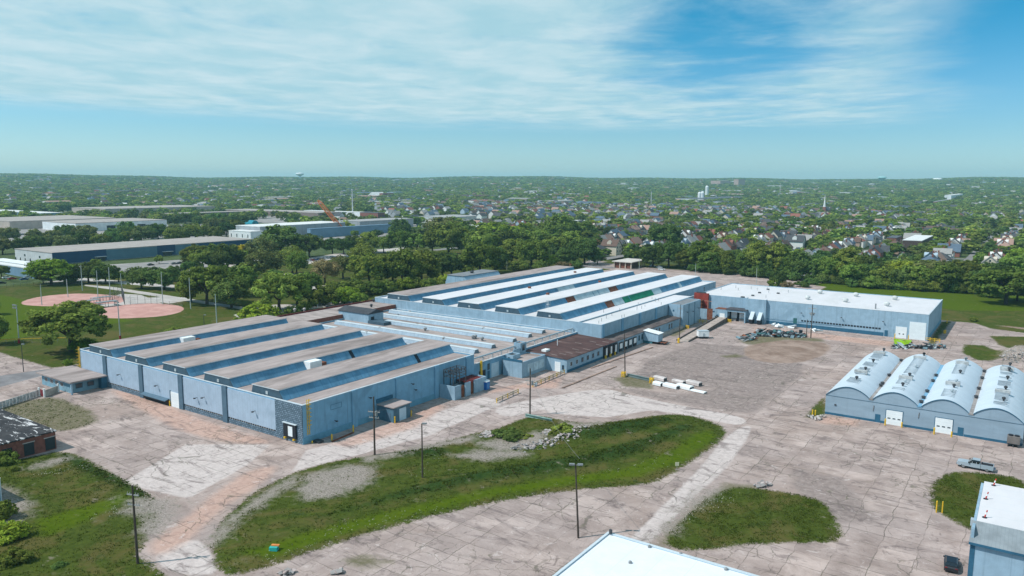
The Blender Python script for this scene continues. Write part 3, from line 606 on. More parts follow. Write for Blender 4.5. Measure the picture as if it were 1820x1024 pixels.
# ------------------------------------------------------------------ white-roofed hall
whall = thing('white_roofed_hall', 'large blue factory hall with long white-topped roof monitors behind the low ridge-light hall', 'factory', (-165, 285, 0))
shell(whall, -219.5, -124.45, 219.3, 350.6, 8.85, [PAINT], [WHT], edge=WTRIM)
def yo(i, *pts): return [float(onX(px, py, XR[i]-0.8)[1]) for px, py in pts]
pan = {}
a = yo(2, (992, 520), (1021, 512)); pan[2] = [(a[0], a[1], 1)]
a = yo(3, (1007, 534), (1022, 530), (1042, 525), (1055, 522), (1064, 520), (1083, 515), (1097, 512)); pan[3] = [(a[0], a[1]-.2, 3), (a[1], a[2]-.2, 1), (a[2], a[3]-.3, 1), (a[3]+0.2, a[4]-.3, 1), (a[4]+0.2, a[5]-.3, 1), (a[5], a[6], 3)]
a = yo(4, (1077, 543), (1090, 540), (1108, 534), (1120, 531), (1160, 520), (1174, 516), (1206, 507), (1210, 506)); pan[4] = [(a[0], a[1]-.2, 3), (a[1], a[2]-.2, 1), (a[2], a[3]-.6, 2), (a[3], a[4]-.2, 2), (a[4], a[5], 1), (a[6], a[7], 1)]
for i in range(5): monitor(whall, XL[i], XR[i], 220.4, 350.3, 8.5, 10.75, TAN if i == 0 else WHT, pan.get(i, []))
shellb = MB(); th = 0.35; x0, x1, y0, y1, h = -124.45, -115.6, 219.0, 300.2, 8.85
shellb.box(x0+0.01, x1, y0, y0+th, -0.3, h).box(x1-th, x1, y0+th, y1, -0.3, h); shellb.build('side_bay_wall', PAINT, whall)
MB().box(x0+0.02, x1-th-0.01, y0+th+0.01, y1, 8.2, 8.5).build('side_bay_roof', WHT, whall)
MB().box(x1-th, x1+0.06, y0-0.06, y1, h+0.002, h+0.12).build('parapet_coping', WTRIM, whall)
for y in (219.3, 233.5, 247.5, 261.5): face_box(MB(), '+x', x1, y-0.7+0.5, y+0.7+0.5, -0.3, 9.0, 0.32).build('pilaster', PAINT2, whall)
rr = random.Random(3)
for k in range(16):
    y = 222+rr.random()*70; x = -128+rr.random()*11; pipe_vent(whall, x, y, 8.5, 0.7+rr.random()*0.8)
for px, py in ((1014, 472), (941, 512.7), (1022, 485), (973.5, 524), (1066, 502)): p = G(px, py, 10.9); MB().box(p[0]-0.5, p[0]+0.5, p[1]-0.5, p[1]+0.5, 10.97, 11.7).build('roof_hatch', RUSTM, whall)
b = MB(); p = G(974, 556, 8.5)
for dx in (-0.5, 0.5):
    for dy in (-0.5, 0.5): b.box(p[0]+dx-0.06, p[0]+dx+0.06, p[1]+dy-0.06, p[1]+dy+0.06, 8.5, 13.0)
for z in (10, 11.5, 12.9): b.box(p[0]-0.56, p[0]+0.56, p[1]-0.56, p[1]+0.56, z, z+0.1)
b.build('roof_mast', GALV, whall)
# blue plant house behind the hall
q = G(820, 502.5, 6.0); pl = thing('plant_house', 'pale blue plant house with sloping sides standing behind the tan-topped roof monitor', 'building', (q[0]+6, q[1]+8, 0))
q2 = G(892, 492, 8.0)
MB().prism([(-236, -0.3), (-221.5, -0.3), (-221.5, 7.2), (-224.5, 10.6), (-234.5, 10.6), (-236, 7.2)], 'y', 284, 312).build('wall', PAINT, pl)
MB().box(-234.7, -224.3, 283.7, 312.3, 10.603, 10.85).build('roof', mat('grey_roof', (0.20, 0.21, 0.225), 0.9, 0.1), pl)
MB().lathe((-229, 296, 10.85), [(0.8, 0), (0.8, 0.6), (1.2, 0.8), (0.5, 1.2)], 10).build('roof_vent', DSTEEL, pl)

# ------------------------------------------------------------------ warehouse wing
wing = thing('warehouse_wing', 'long blue warehouse wing with flat white roof at the far side of the yard', 'warehouse', (-72, 322, 0))
b = MB(); x0, x1, y0, y1, h = -115.5, -29.4, 301.9, 346.2, 9.3
b.box(x0, -94.0, y0+1.6, y0+1.95, -0.3, h).box(-94.0, -86.4, y0-1.5, y0-1.15, -0.3, h+0.35).box(-86.4, x1, y0, y0+0.35, -0.3, h).box(x0, x1, y1-0.35, y1, -0.3, h).box(x1-0.35, x1, y0+0.35, y1-0.35, -0.3, h).box(x0, x0+0.35, y0+1.95, y1-0.35, -0.3, h)
b.box(-94.35, -94.0, y0-1.15, y0+1.6, -0.3, h+0.35).box(-86.4, -86.05, y0-1.5, y0, -0.3, h+0.35)
b.build('wall', PAINT, wing)
b = MB(); b.box(x0+0.35, x1-0.35, y0+1.95, y1-0.35, h-0.6, h-0.25); b.box(-86.0, x1-0.35, y0+0.36, y0+1.94, h-0.6, h-0.25); b.build('roof', WHT, wing)
MB().box(-93.98, -86.42, y0-1.14, y0+1.94, h-0.3, h+0.1).build('jog_roof', WHT, wing)
b = MB(); b.box(-86.0, x1+0.06, y0-0.06, y0+0.35, h+0.003, h+0.14).box(x1-0.35, x1+0.06, y0+0.36, y1, h+0.003, h+0.14); b.build('parapet_coping', WTRIM, wing)
face_box(MB(), '-y', y0, -85.9, -43.6, -0.3, 1.35, 0.08).build('painted_base', BAND, wing)
MB().box(x1+0.002, x1+0.08, y0, y1, -0.3, 1.3).build('painted_base', mat('blue_base_band', (0.13, 0.30, 0.42)), wing)
b = MB(); c0 = onY(1424, 571.5, y0); c1 = onY(1566, 586, y0)
x = c0[0]
while x < c1[0]: face_box(b, '-y', y0, x, x+0.75, 2.35, 2.95, 0.06); x += 1.05
b.build('vent_strip', DARK, wing)
face_box(MB(), '-y', y0, -85.9, -58, 1.95, 2.06, 0.07).build('wall_pipe', BAND, wing)
q0 = onY(1592, 586, y0); q1 = onY(1610.5, 605, y0); face_box(MB(), '-y', y0, q0[0], q1[0], 0, 4.1, 0.1).build('roller_door', WDOOR, wing)
b = MB()
for f in (0.3, 0.65): xx = q0[0]+(q1[0]-q0[0])*f; face_box(b, '-y', y0-0.1, xx, xx+0.45, 1.3, 1.7, 0.02)
b.build('door_window', GLASS, wing)
q0 = onY(1617, 576, y0); q1 = onY(1644, 607, y0); face_box(MB(), '-y', y0, q0[0], q1[0], 0, 6.3, 0.1).build('roller_door', mat('big_white_door', (0.72, 0.77, 0.79), 0.5, 0.03, 0.6, seams=(0, 0, 0.8), seamc=(0.64, 0.69, 0.71)), wing)
face_box(MB(), '-y', y0, -43.3, -42.2, 0, 2.3, 0.1).build('door', BAND, wing)
q0 = onY(1413, 575, y0); face_box(MB(), '-y', y0, q0[0]-0.7, q0[0]+0.6, 1.4, 3.4, 0.1).build('door', mat('dark_green_door', (0.03, 0.12, 0.12)), wing)
for px, py in ((1425, 556), (1496, 564), (1570, 571)): q = onY(px, py, y0); walllamp(wing, '-y', y0, q[0], q[2])
for px, py in ((1457, 522), (1521, 527), (1435, 532.5), (1502.5, 537), (1590, 533), (1576, 544)):
    p = G(px, py, 9.1); MB().lathe((p[0], p[1], 9.05), [(0.75, 0), (0.75, 0.55), (1.15, 0.7), (1.1, 1.3), (0.5, 1.7)], 12).build('roof_vent', mat('aluminium_vent', (0.55, 0.56, 0.55), 0.4, 0.08), wing)
p = G(1556, 549, 9.1); pipe_vent(wing, p[0], p[1], 9.05, 2.0, 0.28)
for px, py in ((1350, 521), (1365, 515), (1338, 526), (1383, 522), (1319, 529), (1321, 529)): p = G(px, py, 9.1); MB().box(p[0]-0.5, p[0]+0.5, p[1]-0.5, p[1]+0.5, 9.05, 9.55).build('roof_hatch', DSTEEL, wing)
for k in range(9): pipe_vent(wing, -112+k*3.3, 305+rr.random()*30, 9.05, 1.2)
# red stack house, dock house, stair tower
red = thing('red_stack_house', 'red sheet-metal tower with rusty platforms where the hall meets the wing', 'tower', (-112, 303, 0))
MB().box(-116.4, -110.3, 302.3, 303.46, -0.2, 9.9).build('shaft', mat('red_sheet', (0.27, 0.045, 0.035), 0.8, 0.12), red)
b = MB()
for z in (2.8, 4.2, 5.6, 7.0): b.box(-115.4, -112.2, 300.5, 302.29, z, z+0.18)
for x in (-115.3, -113.8, -112.3): b.box(x-0.08, x+0.08, 300.4, 300.48, 0, 8.2)
b.build('platform', RUSTM, red)
b = MB(); b.box(-115.5, -111.5, 302.5, 303.3, 9.902, 10.3); b.cyl((-112.3, 302.8, 10.3), (-112.3, 302.8, 12.6), 0.14, 6); b.build('roof_frame', DSTEEL, red)
b = MB(); b.cyl((-109.6, 300.6, 0), (-109.6, 300.6, 7.4), 0.2, 6); b.box(-111.2, -108, 300.5, 300.7, 7.0, 7.2); b.build('pipe_post', mat('pink_post', (0.42, 0.22, 0.17)), red)
fen = thing('sheet_fence', 'blue and rusty sheet-metal fence in front of the red tower', 'fence', (-109, 296, 0))
b = MB(); b.box(-113.4, -108.6, 296.9, 297.0, 0, 4.4); b.build('blue_sheet', PAINT, fen); b = MB(); b.box(-108.5, -106.3, 297.0, 297.1, 0, 4.7); b.build('rusty_sheet', RUSTM, fen)
dock = thing('dock_house', 'blue truck dock house with a dark flat roof and two loading bays against the wing', 'building', (-100, 300, 0))
dx0, dx1 = -106.0, -93.2; dy0 = 299.0
b = MB(); b.box(dx0, -100.9, dy0, dy0+4.4, -0.2, 4.5).box(-100.88, -100.5, dy0-1.2, dy0+4.4, -0.2, 4.9).box(-93.6, dx1, dy0-1.2, dy0+4.4, -0.2, 4.9).box(-100.48, -93.62, dy0+2.5, dy0+4.4, -0.2, 4.9).box(-100.48, -93.62, dy0-1.2, dy0-0.9, 4.1, 4.9); b.build('wall', PAINT, dock)
MB().box(-101.2, -92.9, dy0-1.5, dy0+4.3, 4.903, 5.15).build('roof', mat('dark_tar_roof', (0.075, 0.075, 0.085), 0.9, 0.15), dock)
MB().box(dx0, -101.22, dy0-0.05, dy0+4.3, 4.503, 4.6).build('annex_roof', RUSTM, dock)
MB().box(-100.46, -93.64, dy0+2.0, dy0+2.48, -0.1, 4.05).build('bay_interior', DARK, dock)
for x in (-98.7, -95.4): MB().box(x-1.15, x+1.15, dy0+1.9, dy0+1.99, 1.1, 3.6).build('dock_door', WDOOR, dock)
for x in (-98.7, -95.4): MB().box(x-1.0, x+1.0, dy0+1.2, dy0+1.9, 0.0, 1.0).build('dock_leveller', CONC, dock)
face_box(MB(), '-y', dy0, -104.0, -101.9, 0, 2.9, 0.06).build('white_door', WDOOR, dock); face_box(MB(), '-y', dy0, -105.4, -104.5, 0, 2.2, 0.06).build('door', BAND, dock)
tower = thing('stair_tower', 'tall blue stair tower with a grey roof at the end of the long rusty-roofed dock', 'tower', (-112, 282, 0))
shell(tower, -115.3, -109.4, 273.2, 291.4, 9.0, [PAINT], [mat('grey_roof', (0.20, 0.21, 0.225))], 0.15)
for y in (279, 285): face_box(MB(), '+x', -109.4, y, y+0.25, 0, 8.8, 0.12).build('downpipe', BAND, tower)
for y, z in ((276, 6.0), (282, 5.5), (288, 6.0)): walllamp(tower, '+x', -109.4, y, z)
face_box(MB(), '-y', 273.2, -113.5, -112.9, 6.2, 6.9, 0.05).build('vent_grille', BAND, tower)
for px, py in ((1375, 552), (1387, 552)):
    pass
for k, (xa, xb) in enumerate(((-91.7, -90.2), (-88.6, -87.1))):
    c = thing('chute', 'pale sloping loading chute on the wing wall, the '+('one by the dock house' if k == 0 else 'farther one'), 'chute', ((xa+xb)/2, 299, 0), 'loading chutes on the wing')
    MB().prism([(300.35, 4.6), (300.35, 4.1), (297.6, 1.6), (297.3, 1.9)], 'x', xa, xb).build('hood', WTRIM, c)
    MB().box(xa+0.1, xb-0.1, 297.7, 300.35, 0.2, 1.55).build('box', DARK, c)

# ------------------------------------------------------------------ rusty-roofed dock building
brown = thing('dock_building', 'low blue dock building with rusty brown roof and a row of truck bays', 'building', (-115, 205, 0))
b = MB(); H_ = 4.1
b.box(-127.0, -110.3, 187.6, 187.95, -0.2, H_).box(-110.65, -110.3, 187.95, 273.0, -0.2, H_).box(-127.0, -126.65, 187.95, 219, -0.2, H_); b.build('wall', PAINT, brown)
b = MB(); b.add([(-127.2, 187.3, 5.0), (-109.9, 187.3, 4.15), (-109.9, 218.9, 4.15), (-127.2, 218.9, 5.0), (-127.2, 187.3, 4.7), (-109.9, 187.3, 4.0), (-109.9, 218.9, 4.0), (-127.2, 218.9, 4.7)], [(0, 1, 2, 3), (7, 6, 5, 4), (4, 5, 1, 0), (5, 6, 2, 1), (6, 7, 3, 2), (7, 4, 0, 3)]); b.build('roof', RUST, brown)
b = MB(); b.add([(-115.58, 218.92, 4.6), (-109.9, 218.92, 4.15), (-109.9, 273.1, 4.15), (-115.58, 273.1, 4.6), (-115.58, 218.92, 4.3), (-109.9, 218.92, 4.0), (-109.9, 273.1, 4.0), (-115.58, 273.1, 4.3)], [(0, 1, 2, 3), (7, 6, 5, 4), (4, 5, 1, 0), (5, 6, 2, 1), (6, 7, 3, 2), (7, 4, 0, 3)]); b.build('dock_roof', mat('weathered_dock_roof', (0.13, 0.105, 0.10), 0.9, 0.2, 0.6, (0.05, 0.04, 0.04), 0.25, 0.8, (1, 0.4, 1)), brown)
b = MB(); rr2 = random.Random(5)
for k in range(11):
    x = -125+rr2.random()*13; y = 189+k*2.6; b.add([(x, y, 5.02-(x+127.2)*0.0491+0.02), (x+2.4, y, 5.02-(x+2.4+127.2)*0.0491+0.02), (x+2.4, y+0.35, 5.02-(x+2.4+127.2)*0.0491+0.02), (x, y+0.35, 5.02-(x+127.2)*0.0491+0.02)], [(0, 1, 2, 3)])
b.build('roof_patch', mat('pale_patch', (0.30, 0.24, 0.22)), brown)
face_box(MB(), '+x', -110.3, 188.0, 212.5, -0.2, 0.75, 0.08).build('painted_base', BAND, brown)
for k in range(6):
    y = 189.6+k*3.35; win(brown, '+x', -110.3, y, y+1.3, 1.5, 2.9, fm=BAND if k > 1 else PALEP)
for k in range(3):
    y = 210.2+k*3.2; o = MB().box(-110.29, -109.75, y, y+2.7, 0.0, 3.7).build('dock_bay', DARK, brown)
    MB().box(-109.74, -109.6, y+0.9, y+1.7, 0.9, 3.2).build('bay_curtain', WPAINT, o); MB().box(-109.74, -109.3, y+0.2, y+0.6, 0, 1.0).build('bay_bumper', YEL, o)
for k in range(4):
    y = 221.0+k*3.5; o = MB().box(-110.29, -110.0, y, y+2.6, 0.2, 3.2).build('dock_bay', DARK, brown); MB().box(-109.99, -109.93, y+0.3, y+2.2, 1.2, 2.9).build('bay_door', WDOOR, o)
for y in (236, 238.4, 250.5, 253, 262, 264.2): win(brown, '+x', -110.3, y, y+1.2, 1.3, 3.2)
face_box(MB(), '-y', 187.6, -114.3, -112.4, 0, 2.9, 0.06).build('white_door', WDOOR, brown); b = face_box(MB(), '-y', 187.66, -113.9, -113.5, 1.7, 2.1, 0.03); face_box(b, '-y', 187.66, -113.2, -112.8, 1.7, 2.1, 0.03); b.build('door_window', GLASS, brown)
win(brown, '-y', 187.6, -111.9, -111.1, 0.8, 2.2)
MB().box(-110.29, -109.0, 247, 273, 0.0, 1.1).build('dock_platform', CONC, brown)
b = MB(); b.cyl((-121, 200, 4.5), (-121, 200, 6.6), 0.12, 6); b.build('roof_mast', WPAINT, brown)
# white enclosed bridge on the dock with a flatbed below it
q = G(1158, 612); en = thing('loading_enclosure', 'pale enclosed loading bridge standing out from the dock wall over a rusty flatbed', 'shed', (q[0], q[1], 0))
MB().prism([(-110.2, 4.4), (-110.2, 0.9), (-104.6, 0.9), (-104.6, 3.6)], 'y', q[1]+0.5, q[1]+4.2).build('shell', PAINT, en)
b = MB(); b.add([(-110.2, q[1]+0.2, 4.55), (-104.3, q[1]+0.2, 3.72), (-104.3, q[1]+4.5, 3.72), (-110.2, q[1]+4.5, 4.55), (-110.2, q[1]+0.2, 4.42), (-104.3, q[1]+0.2, 3.6), (-104.3, q[1]+4.5, 3.6), (-110.2, q[1]+4.5, 4.42)], [(0, 1, 2, 3), (7, 6, 5, 4), (4, 5, 1, 0), (5, 6, 2, 1), (6, 7, 3, 2), (7, 4, 0, 3)]); b.build('roof', WPAINT, en)
MB().box(-110.2, -107, q[1]+0.7, q[1]+4, 0, 0.88).build('plinth', mat('teal_plinth', (0.04, 0.16, 0.20)), en)
tr = thing('flatbed', 'rusty low flatbed parked under the pale loading enclosure', 'trailer', (-104.3, q[1]+2.6, 0))
MB().box(-106.5, -102.3, q[1]+1.2, q[1]+3.8, 0.55, 0.85).build('deck', RUSTM, tr)
for sx2 in (-105.6, -103.2):
    for sy in (q[1]+1.3, q[1]+3.5): MB().cyl((sx2, sy-0.15, 0.38), (sx2, sy+0.15, 0.38), 0.38, 10).build('wheel', DARK, tr)

# stepped blue blocks between the low hall and the dock building
st = thing('stepped_block', 'stepped light blue block of little towers beside the rusty brown roof', 'building', (-117, 180, 0))
c = G(927.5, 672.5); c2 = G(978, 660)
def blk(nm, x0, x1, y0, y1, h, wm, rm=None, par=0.0): return shell(st, x0, x1, y0, y1, h, [wm], [rm or TAN2], par or 0.3, 0.3)
cx_, cy_ = c[0], c[1]
blk('a', cx_-6.6, cx_, cy_, 187.5, 4.6, PAINT)
blk('b', -124.9, cx_-4.6, cy_+2.2, cy_+6.0, 5.6, PAINT, DSTEEL)
blk('c', -124.9, cx_-7.0, cy_+6.05, 187.5, 6.2, PAINT)
blk('d', cx_-9.4, cx_-6.9, 184.4, 187.45, 7.6, PAINT)
face_box(MB(), '+x', cx_-6.9, 185.3, 186.6, 5.2, 7.0, 0.05).build('window', GLASS, st)
face_box(MB(), '-y', cy_+2.2, -123.9, -123.1, 2.8, 4.9, 0.05).build('window', GLASS, st); face_box(MB(), '-y', cy_+2.2, -121.5, -120.7, 0, 2.2, 0.05).build('door', BAND, st)
for k in range(3):
    y = cy_+3.0+k*3.0; face_box(MB(), '+x', cx_, y, y+2.7, 1.0, 3.5, 0.05).build('blocked_window', mat('pale_block_infill', (0.45, 0.58, 0.66)), st)
MB().box(cx_-6.7, cx_+0.1, cy_-0.1, cy_+0.2, 4.603, 5.2).build('parapet_step', BAND, st)
p = G(970, 622, 5); MB().box(p[0]-0.8, p[0]+0.8, p[1]-1.2, p[1]+1.2, 4.65, 5.2).build('roof_hatch', WPAINT, st)

# ------------------------------------------------------------------ shed and substation on the hall's side
sh = thing('lean_to_shed', 'small dark blue lean-to shed with a pale door against the side of the factory hall', 'shed', (-121.5, 127, 0))
b = MB(); b.box(-124.0, -118.9, 124.0, 129.6, -0.2, 3.5); b.build('wall', [mat('deep_blue_wall', (0.075, 0.155, 0.215), 0.7, 0.1)], sh)
MB().box(-124.0, -118.6, 123.7, 129.9, 3.503, 3.7).build('roof', TAN, sh)
face_box(MB(), '+x', -118.9, 125.9, 128.2, 0, 2.9, 0.06).build('door', GDOOR, sh); face_box(MB(), '-y', 124.0, -121.3, -119.8, 0, 2.2, 0.05).build('double_door', SLATE, sh)
sub = thing('substation', 'roofless blue-walled substation yard with dark switchgear frames beside the factory hall', 'substation', (-121, 152, 0))
wall_ = MB(); wall_.box(-123.9, -118.9, 146.4, 146.7, 0, 3.6).box(-119.2, -118.9, 146.7, 149.0, 0, 3.6).box(-119.2, -118.9, 150.8, 153.0, 0, 3.6).box(-119.2, -118.9, 154.6, 159.8, 0, 3.6).box(-123.9, -119.2, 159.5, 159.8, 0, 3.6); wall_.build('wall', PAINT, sub)
MB().box(-123.8, -119.25, 153.0, 159.45, 3.0, 3.3).build('rusty_roof', MRED, sub)
MB().box(-119.6, -119.3, 149.0, 150.8, 0, 3.0).build('gate_panel', RUSTM, sub); MB().box(-119.6, -119.3, 153.0, 154.6, 0, 3.0).build('gate_panel', RUSTM, sub)
b = MB()
for x in (-123.3, -120.2):
    for y in (147.4, 150.0, 152.6): b.box(x-0.09, x+0.09, y-0.09, y+0.09, 0, 7.3)
for z in (5.4, 6.3, 7.2):
    for x in (-123.3, -120.2): b.box(x-0.07, x+0.07, 147.3, 152.7, z, z+0.13)
    for y in (147.4, 150.0, 152.6): b.box(-123.3, -120.2, y-0.07, y+0.07, z+0.14, z+0.25)
for y in (147.4, 148.7, 150.0, 151.3, 152.6):
    for x in (-122.8, -121.7, -120.7): b.cyl((x, y, 6.45), (x, y, 7.1), 0.14, 6)
b.build('switchgear_frame', DSTEEL, sub)
b = MB(); b.box(-123.2, -120.6, 147.3, 149.3, 0, 2.4).box(-123.0, -120.8, 150.2, 152.2, 0, 2.6); b.build('transformer', STEEL, sub)
# ================================================================== barrel-roofed warehouse
bar = thing('barrel_roof_warehouse', 'light blue warehouse with four white barrel vaults side by side at the open yard', 'warehouse', (-19, 212, 0))
VX = [(-38.95, -29.35), (-28.65, -19.3), (-18.55, -9.25), (-8.5, 0.85)]; BY0, BY1 = 189.5, 237.5; SPR, CR = 5.45, 7.75
def arc(xa, xb, zl, zr, n=18, dz=0.0):
    out = []
    for i in range(n+1):
        u = i/n; x = xa+(xb-xa)*u; s = math.sin(math.pi*u)**0.85
        out.append((x, (zl+(zr-zl)*u)+(CR-SPR)*s+dz))
    return out
arcs = [arc(*VX[i], 4.85 if i == 0 else SPR, 4.85 if i == 3 else SPR) for i in range(4)]
top = []
for a_ in arcs: top += a_
fr = [(VX[0][0], -0.3)]+top+[(VX[3][1], -0.3)]
b = MB(); b.prism([(p[0], p[1]-0.06) for p in fr][::-1], 'y', BY0, BY0+0.35); b.prism([(p[0], p[1]-0.06) for p in fr][::-1], 'y', BY1-0.35, BY1)
b.box(VX[0][0], VX[0][0]+0.35, BY0+0.351, BY1-0.351, -0.3, 4.7).box(VX[3][1]-0.35, VX[3][1], BY0+0.351, BY1-0.351, -0.3, 4.7)
BW = mat('pale_blue_block_wall', (0.27, 0.355, 0.43), 0.75, 0.05, 0.6, (0.225, 0.30, 0.37), 0.2, 0.4, (0.3, 1, 1), streak=0.15); b.build('wall', BW, bar)
VM = mat('vault_roof_white', (0.53, 0.595, 0.655), 0.5, 0.03, 0.5, (0.47, 0.535, 0.60), 0.15, 0.4, (0.3, 1, 1), spec=0.35)
for i in range(4):
    a_ = arcs[i]; n = len(a_); lo = [(x, z-0.12) for x, z in a_]
    poly = a_+lo[::-1]
    bb = MB()
    vs = [(x, BY0-0.12, z) for x, z in a_]+[(x, BY1+0.12, z) for x, z in a_]; bb.add(vs, [(k, k+1, n+k+1, n+k) for k in range(n-1)])
    vs = [(x, BY0-0.12, z) for x, z in lo]+[(x, BY1+0.12, z) for x, z in lo]; bb.add(vs, [(n+k, n+k+1, k+1, k) for k in range(n-1)])
    vf = bb.build('vault_roof', VM, bar, smooth=True)
    e = MB()
    for k in range(n-1):
        (xa, za), (xb, zb) = a_[k], a_[k+1]
        e.add([(xa, BY0-0.16, za-0.16), (xb, BY0-0.16, zb-0.16), (xb, BY0-0.16, zb+0.03), (xa, BY0-0.16, za+0.03), (xa, BY0-0.121, za-0.16), (xb, BY0-0.121, zb-0.16), (xb, BY0-0.121, zb+0.03), (xa, BY0-0.121, za+0.03)], [(0, 1, 2, 3), (3, 2, 6, 7), (4, 7, 6, 5), (1, 0, 4, 5)])
    e.build('vault_trim', BAND, bar)
    q5 = lambda x, y: min(BY1-1.5, max(BY0+1.6, float(G(1420+x/4.267, 580+y/4.267, CR)[1])))
    xc = (VX[i][0]+VX[i][1])/2
    turb = [[(665, 160), (555, 270), (490, 330), (420, 400)], [(970, 195), (935, 215), (875, 312), (820, 375), (790, 425), (770, 450)], [(1290, 235), (1258, 255), (1225, 355), (1185, 425), (1150, 460), (1150, 500)], [(1620, 275), (1600, 335), (1580, 400), (1560, 478), (1540, 562)]][i]
    hood = [[(628, 208), (480, 350)], [(932, 245), (815, 395)], [(1255, 285), (1172, 440)], [(1590, 328), (1545, 500)]][i]
    for k, h in enumerate(hood):
        y = q5(*h); MB().box(xc-1.5, xc+1.5, y-0.55, y+0.55, CR-0.25, CR+0.55).build('roof_hood', mat('weathered_hood', (0.42, 0.43, 0.43), 0.6, 0.15, 1.0), bar)
    for k, h in enumerate(turb):
        y = q5(*h); dk = (i+k) % 2 == 0 or i in (0, 3)
        MB().lathe((xc+0.5, y, CR-0.1), [(0.2, 0), (0.2, 0.4), (0.38, 0.5), (0.38, 0.85), (0.1, 1.0)], 10).build('roof_vent', DSTEEL if dk else GALV, bar)
    y = BY0+3.4; nrib = 0
    while y < BY1-2 and nrib < 24:
        if rr.random() < 0.9: MB().box(xc-1.3, xc+1.3, y-0.07, y+0.07, CR-0.16, CR+0.09).build('roof_rib', mat('grey_strip', (0.30, 0.35, 0.39), 0.7), bar); nrib += 1
        y += 1.3
        if rr.random() < 0.16: y += 3.4
for i in range(3):
    xa, xb = VX[i][1], VX[i+1][0]
    MB().box(xa-0.15, xb+0.15, BY0-0.1, BY1, SPR-0.35, SPR-0.02).build('valley_gutter', [PAINT2 if i == 1 else mat('dirty_gutter', (0.30, 0.275, 0.265), 0.9, 0.15)][0], bar)
    xm = (xa+xb)/2
    for px, py in ([(770, 265), (680, 378), (628, 440), (615, 455)], [(1040, 380), (1005, 420), (970, 500), (940, 548), (920, 580)], [(1415, 350), (1390, 400), (1365, 480), (1345, 545)])[i]:
        y = min(BY1-2, max(BY0+1.5, float(G(1420+px/4.267, 580+py/4.267, SPR)[1]))); MB().lathe((xm, y, SPR-0.02), [(0.35, 0), (0.35, 0.3), (0.48, 0.38), (0.48, 0.62), (0.15, 0.75)], 10).build('gutter_fan', DSTEEL, bar)
face_box(MB(), '-y', BY0, -38.95, 0.85, 4.62, 4.74, 0.05).build('string_course', SLATE, bar)
for a, c_ in ((-38.95, -27.95), (-26.75, -25.75), (-22.0, -15.75), (-12.0, -11.2), (-9.95, 0.85)): face_box(MB(), '-y', BY0, a, c_, -0.3, 0.55, 0.06).build('painted_base', BAND, bar)
for xa in (-25.6, -15.6):
    d = face_box(MB(), '-y', BY0, xa-0.14, xa+3.54, 0, 3.5, 0.05).build('door_frame', BAND, bar)
    dr = face_box(MB(), '-y', BY0-0.05, xa, xa+3.4, 0, 3.36, 0.05).build('roller_door', WDOOR, bar)
    b = MB()
    for k in range(3): face_box(b, '-y', BY0-0.1, xa+0.35+k*1.05, xa+0.95+k*1.05, 1.35, 1.62, 0.02)
    b.build('door_window', GLASS, dr)
for xa in (-27.9, -11.15): face_box(MB(), '-y', BY0, xa, xa+1.1, 0, 1.95, 0.07).build('door', BAND, bar)
for x in (-28.4, -19.0): 
    b = MB(); b.cyl((x, BY0-0.08, 2.6), (x+0.1, BY0-0.08, 3.9), 0.1, 6); b.build('wall_pipe', STEEL, bar)
face_box(MB(), '-y', BY0, -36.9, -36.5, 2.4, 2.8, 0.15).build('wall_lamp', DSTEEL, bar)
q = G(1800, 797); ac = thing('condenser_unit', 'grey twin-fan condenser unit standing against the barrel-roofed warehouse wall', 'machine', (q[0], 188.2, 0))
MB().box(q[0]-1.15, q[0]+1.15, 187.4, 189.1, 0.75, 2.3).build('cabinet', mat('brown_grey_metal', (0.17, 0.15, 0.14), 0.6, 0.12), ac)
for dx in (-0.9, 0, 0.9): MB().box(q[0]+dx-0.1, q[0]+dx+0.1, 187.5, 189.0, 0, 0.749).build('leg', DSTEEL, ac)
for dx in (-0.55, 0.55): MB().cyl((q[0]+dx, 188.25, 2.301), (q[0]+dx, 188.25, 2.55), 0.45, 14).build('fan', DARK, ac)

# ------------------------------------------------------------------ near sheds at the bottom edge
ns = thing('white_roofed_shed', 'near white-roofed shed corner beside the pale concrete lane and the tall lamp post', 'shed', (-24, 64, 0))
shell(ns, -44.8, -4.0, 36.0, 87.9, 8.0, [PAINT], [mat('near_white_roof', (0.71, 0.725, 0.755), 0.6, 0.02, 0.5, (0.61, 0.64, 0.67), 0.15, 0.5, seams=(0.25, 0, 0), seamc=(0.60, 0.63, 0.66), seama=0.5, seamw=0.03)], 0.08, 0.3, edge=WTRIM)
p = G(1083, 947, 8); MB().box(p[0]+0.2, p[0]+0.55, p[1]-0.5, p[1]-0.2, 8.12, 8.7).build('roof_lug', DSTEEL, ns)
for px, py in ((1154, 972), (1210, 985), (1290, 1012), (1120, 1000)): p = G(px, py, 8); MB().lathe((p[0], p[1], 7.92), [(0.22, 0), (0.22, 0.25), (0.05, 0.35)], 8).build('roof_vent', STEEL, ns)
nr = thing('mansard_shed', 'blue shed with white flat roof and grey metal mansard next to the black car', 'shed', (6, 128, 0))
b = MB(); b.box(-4.3, 24, 118.2, 118.55, -0.3, 6.0).box(-4.3, -3.95, 118.551, 138.6, -0.3, 7.7).box(-3.949, 24, 138.25, 138.6, -0.3, 7.7); b.build('wall', [PAINT], nr)
MB().box(-3.9, 24, 121.2, 138.7, 7.703, 8.0).build('roof', WHT, nr)
b = MB(); b.prism([(121.2, 7.95), (117.8, 6.0), (117.8, 5.85), (121.2, 7.75)], 'x', -4.45, 24); b.build('mansard_roof', mat('grey_ribbed_metal', (0.24, 0.27, 0.29), 0.5, 0.08, 0.6, (0.32, 0.35, 0.37), 0.2, 0.5, seams=(2.2, 0, 0), seamc=(0.17, 0.20, 0.22), metal=0.2), nr)
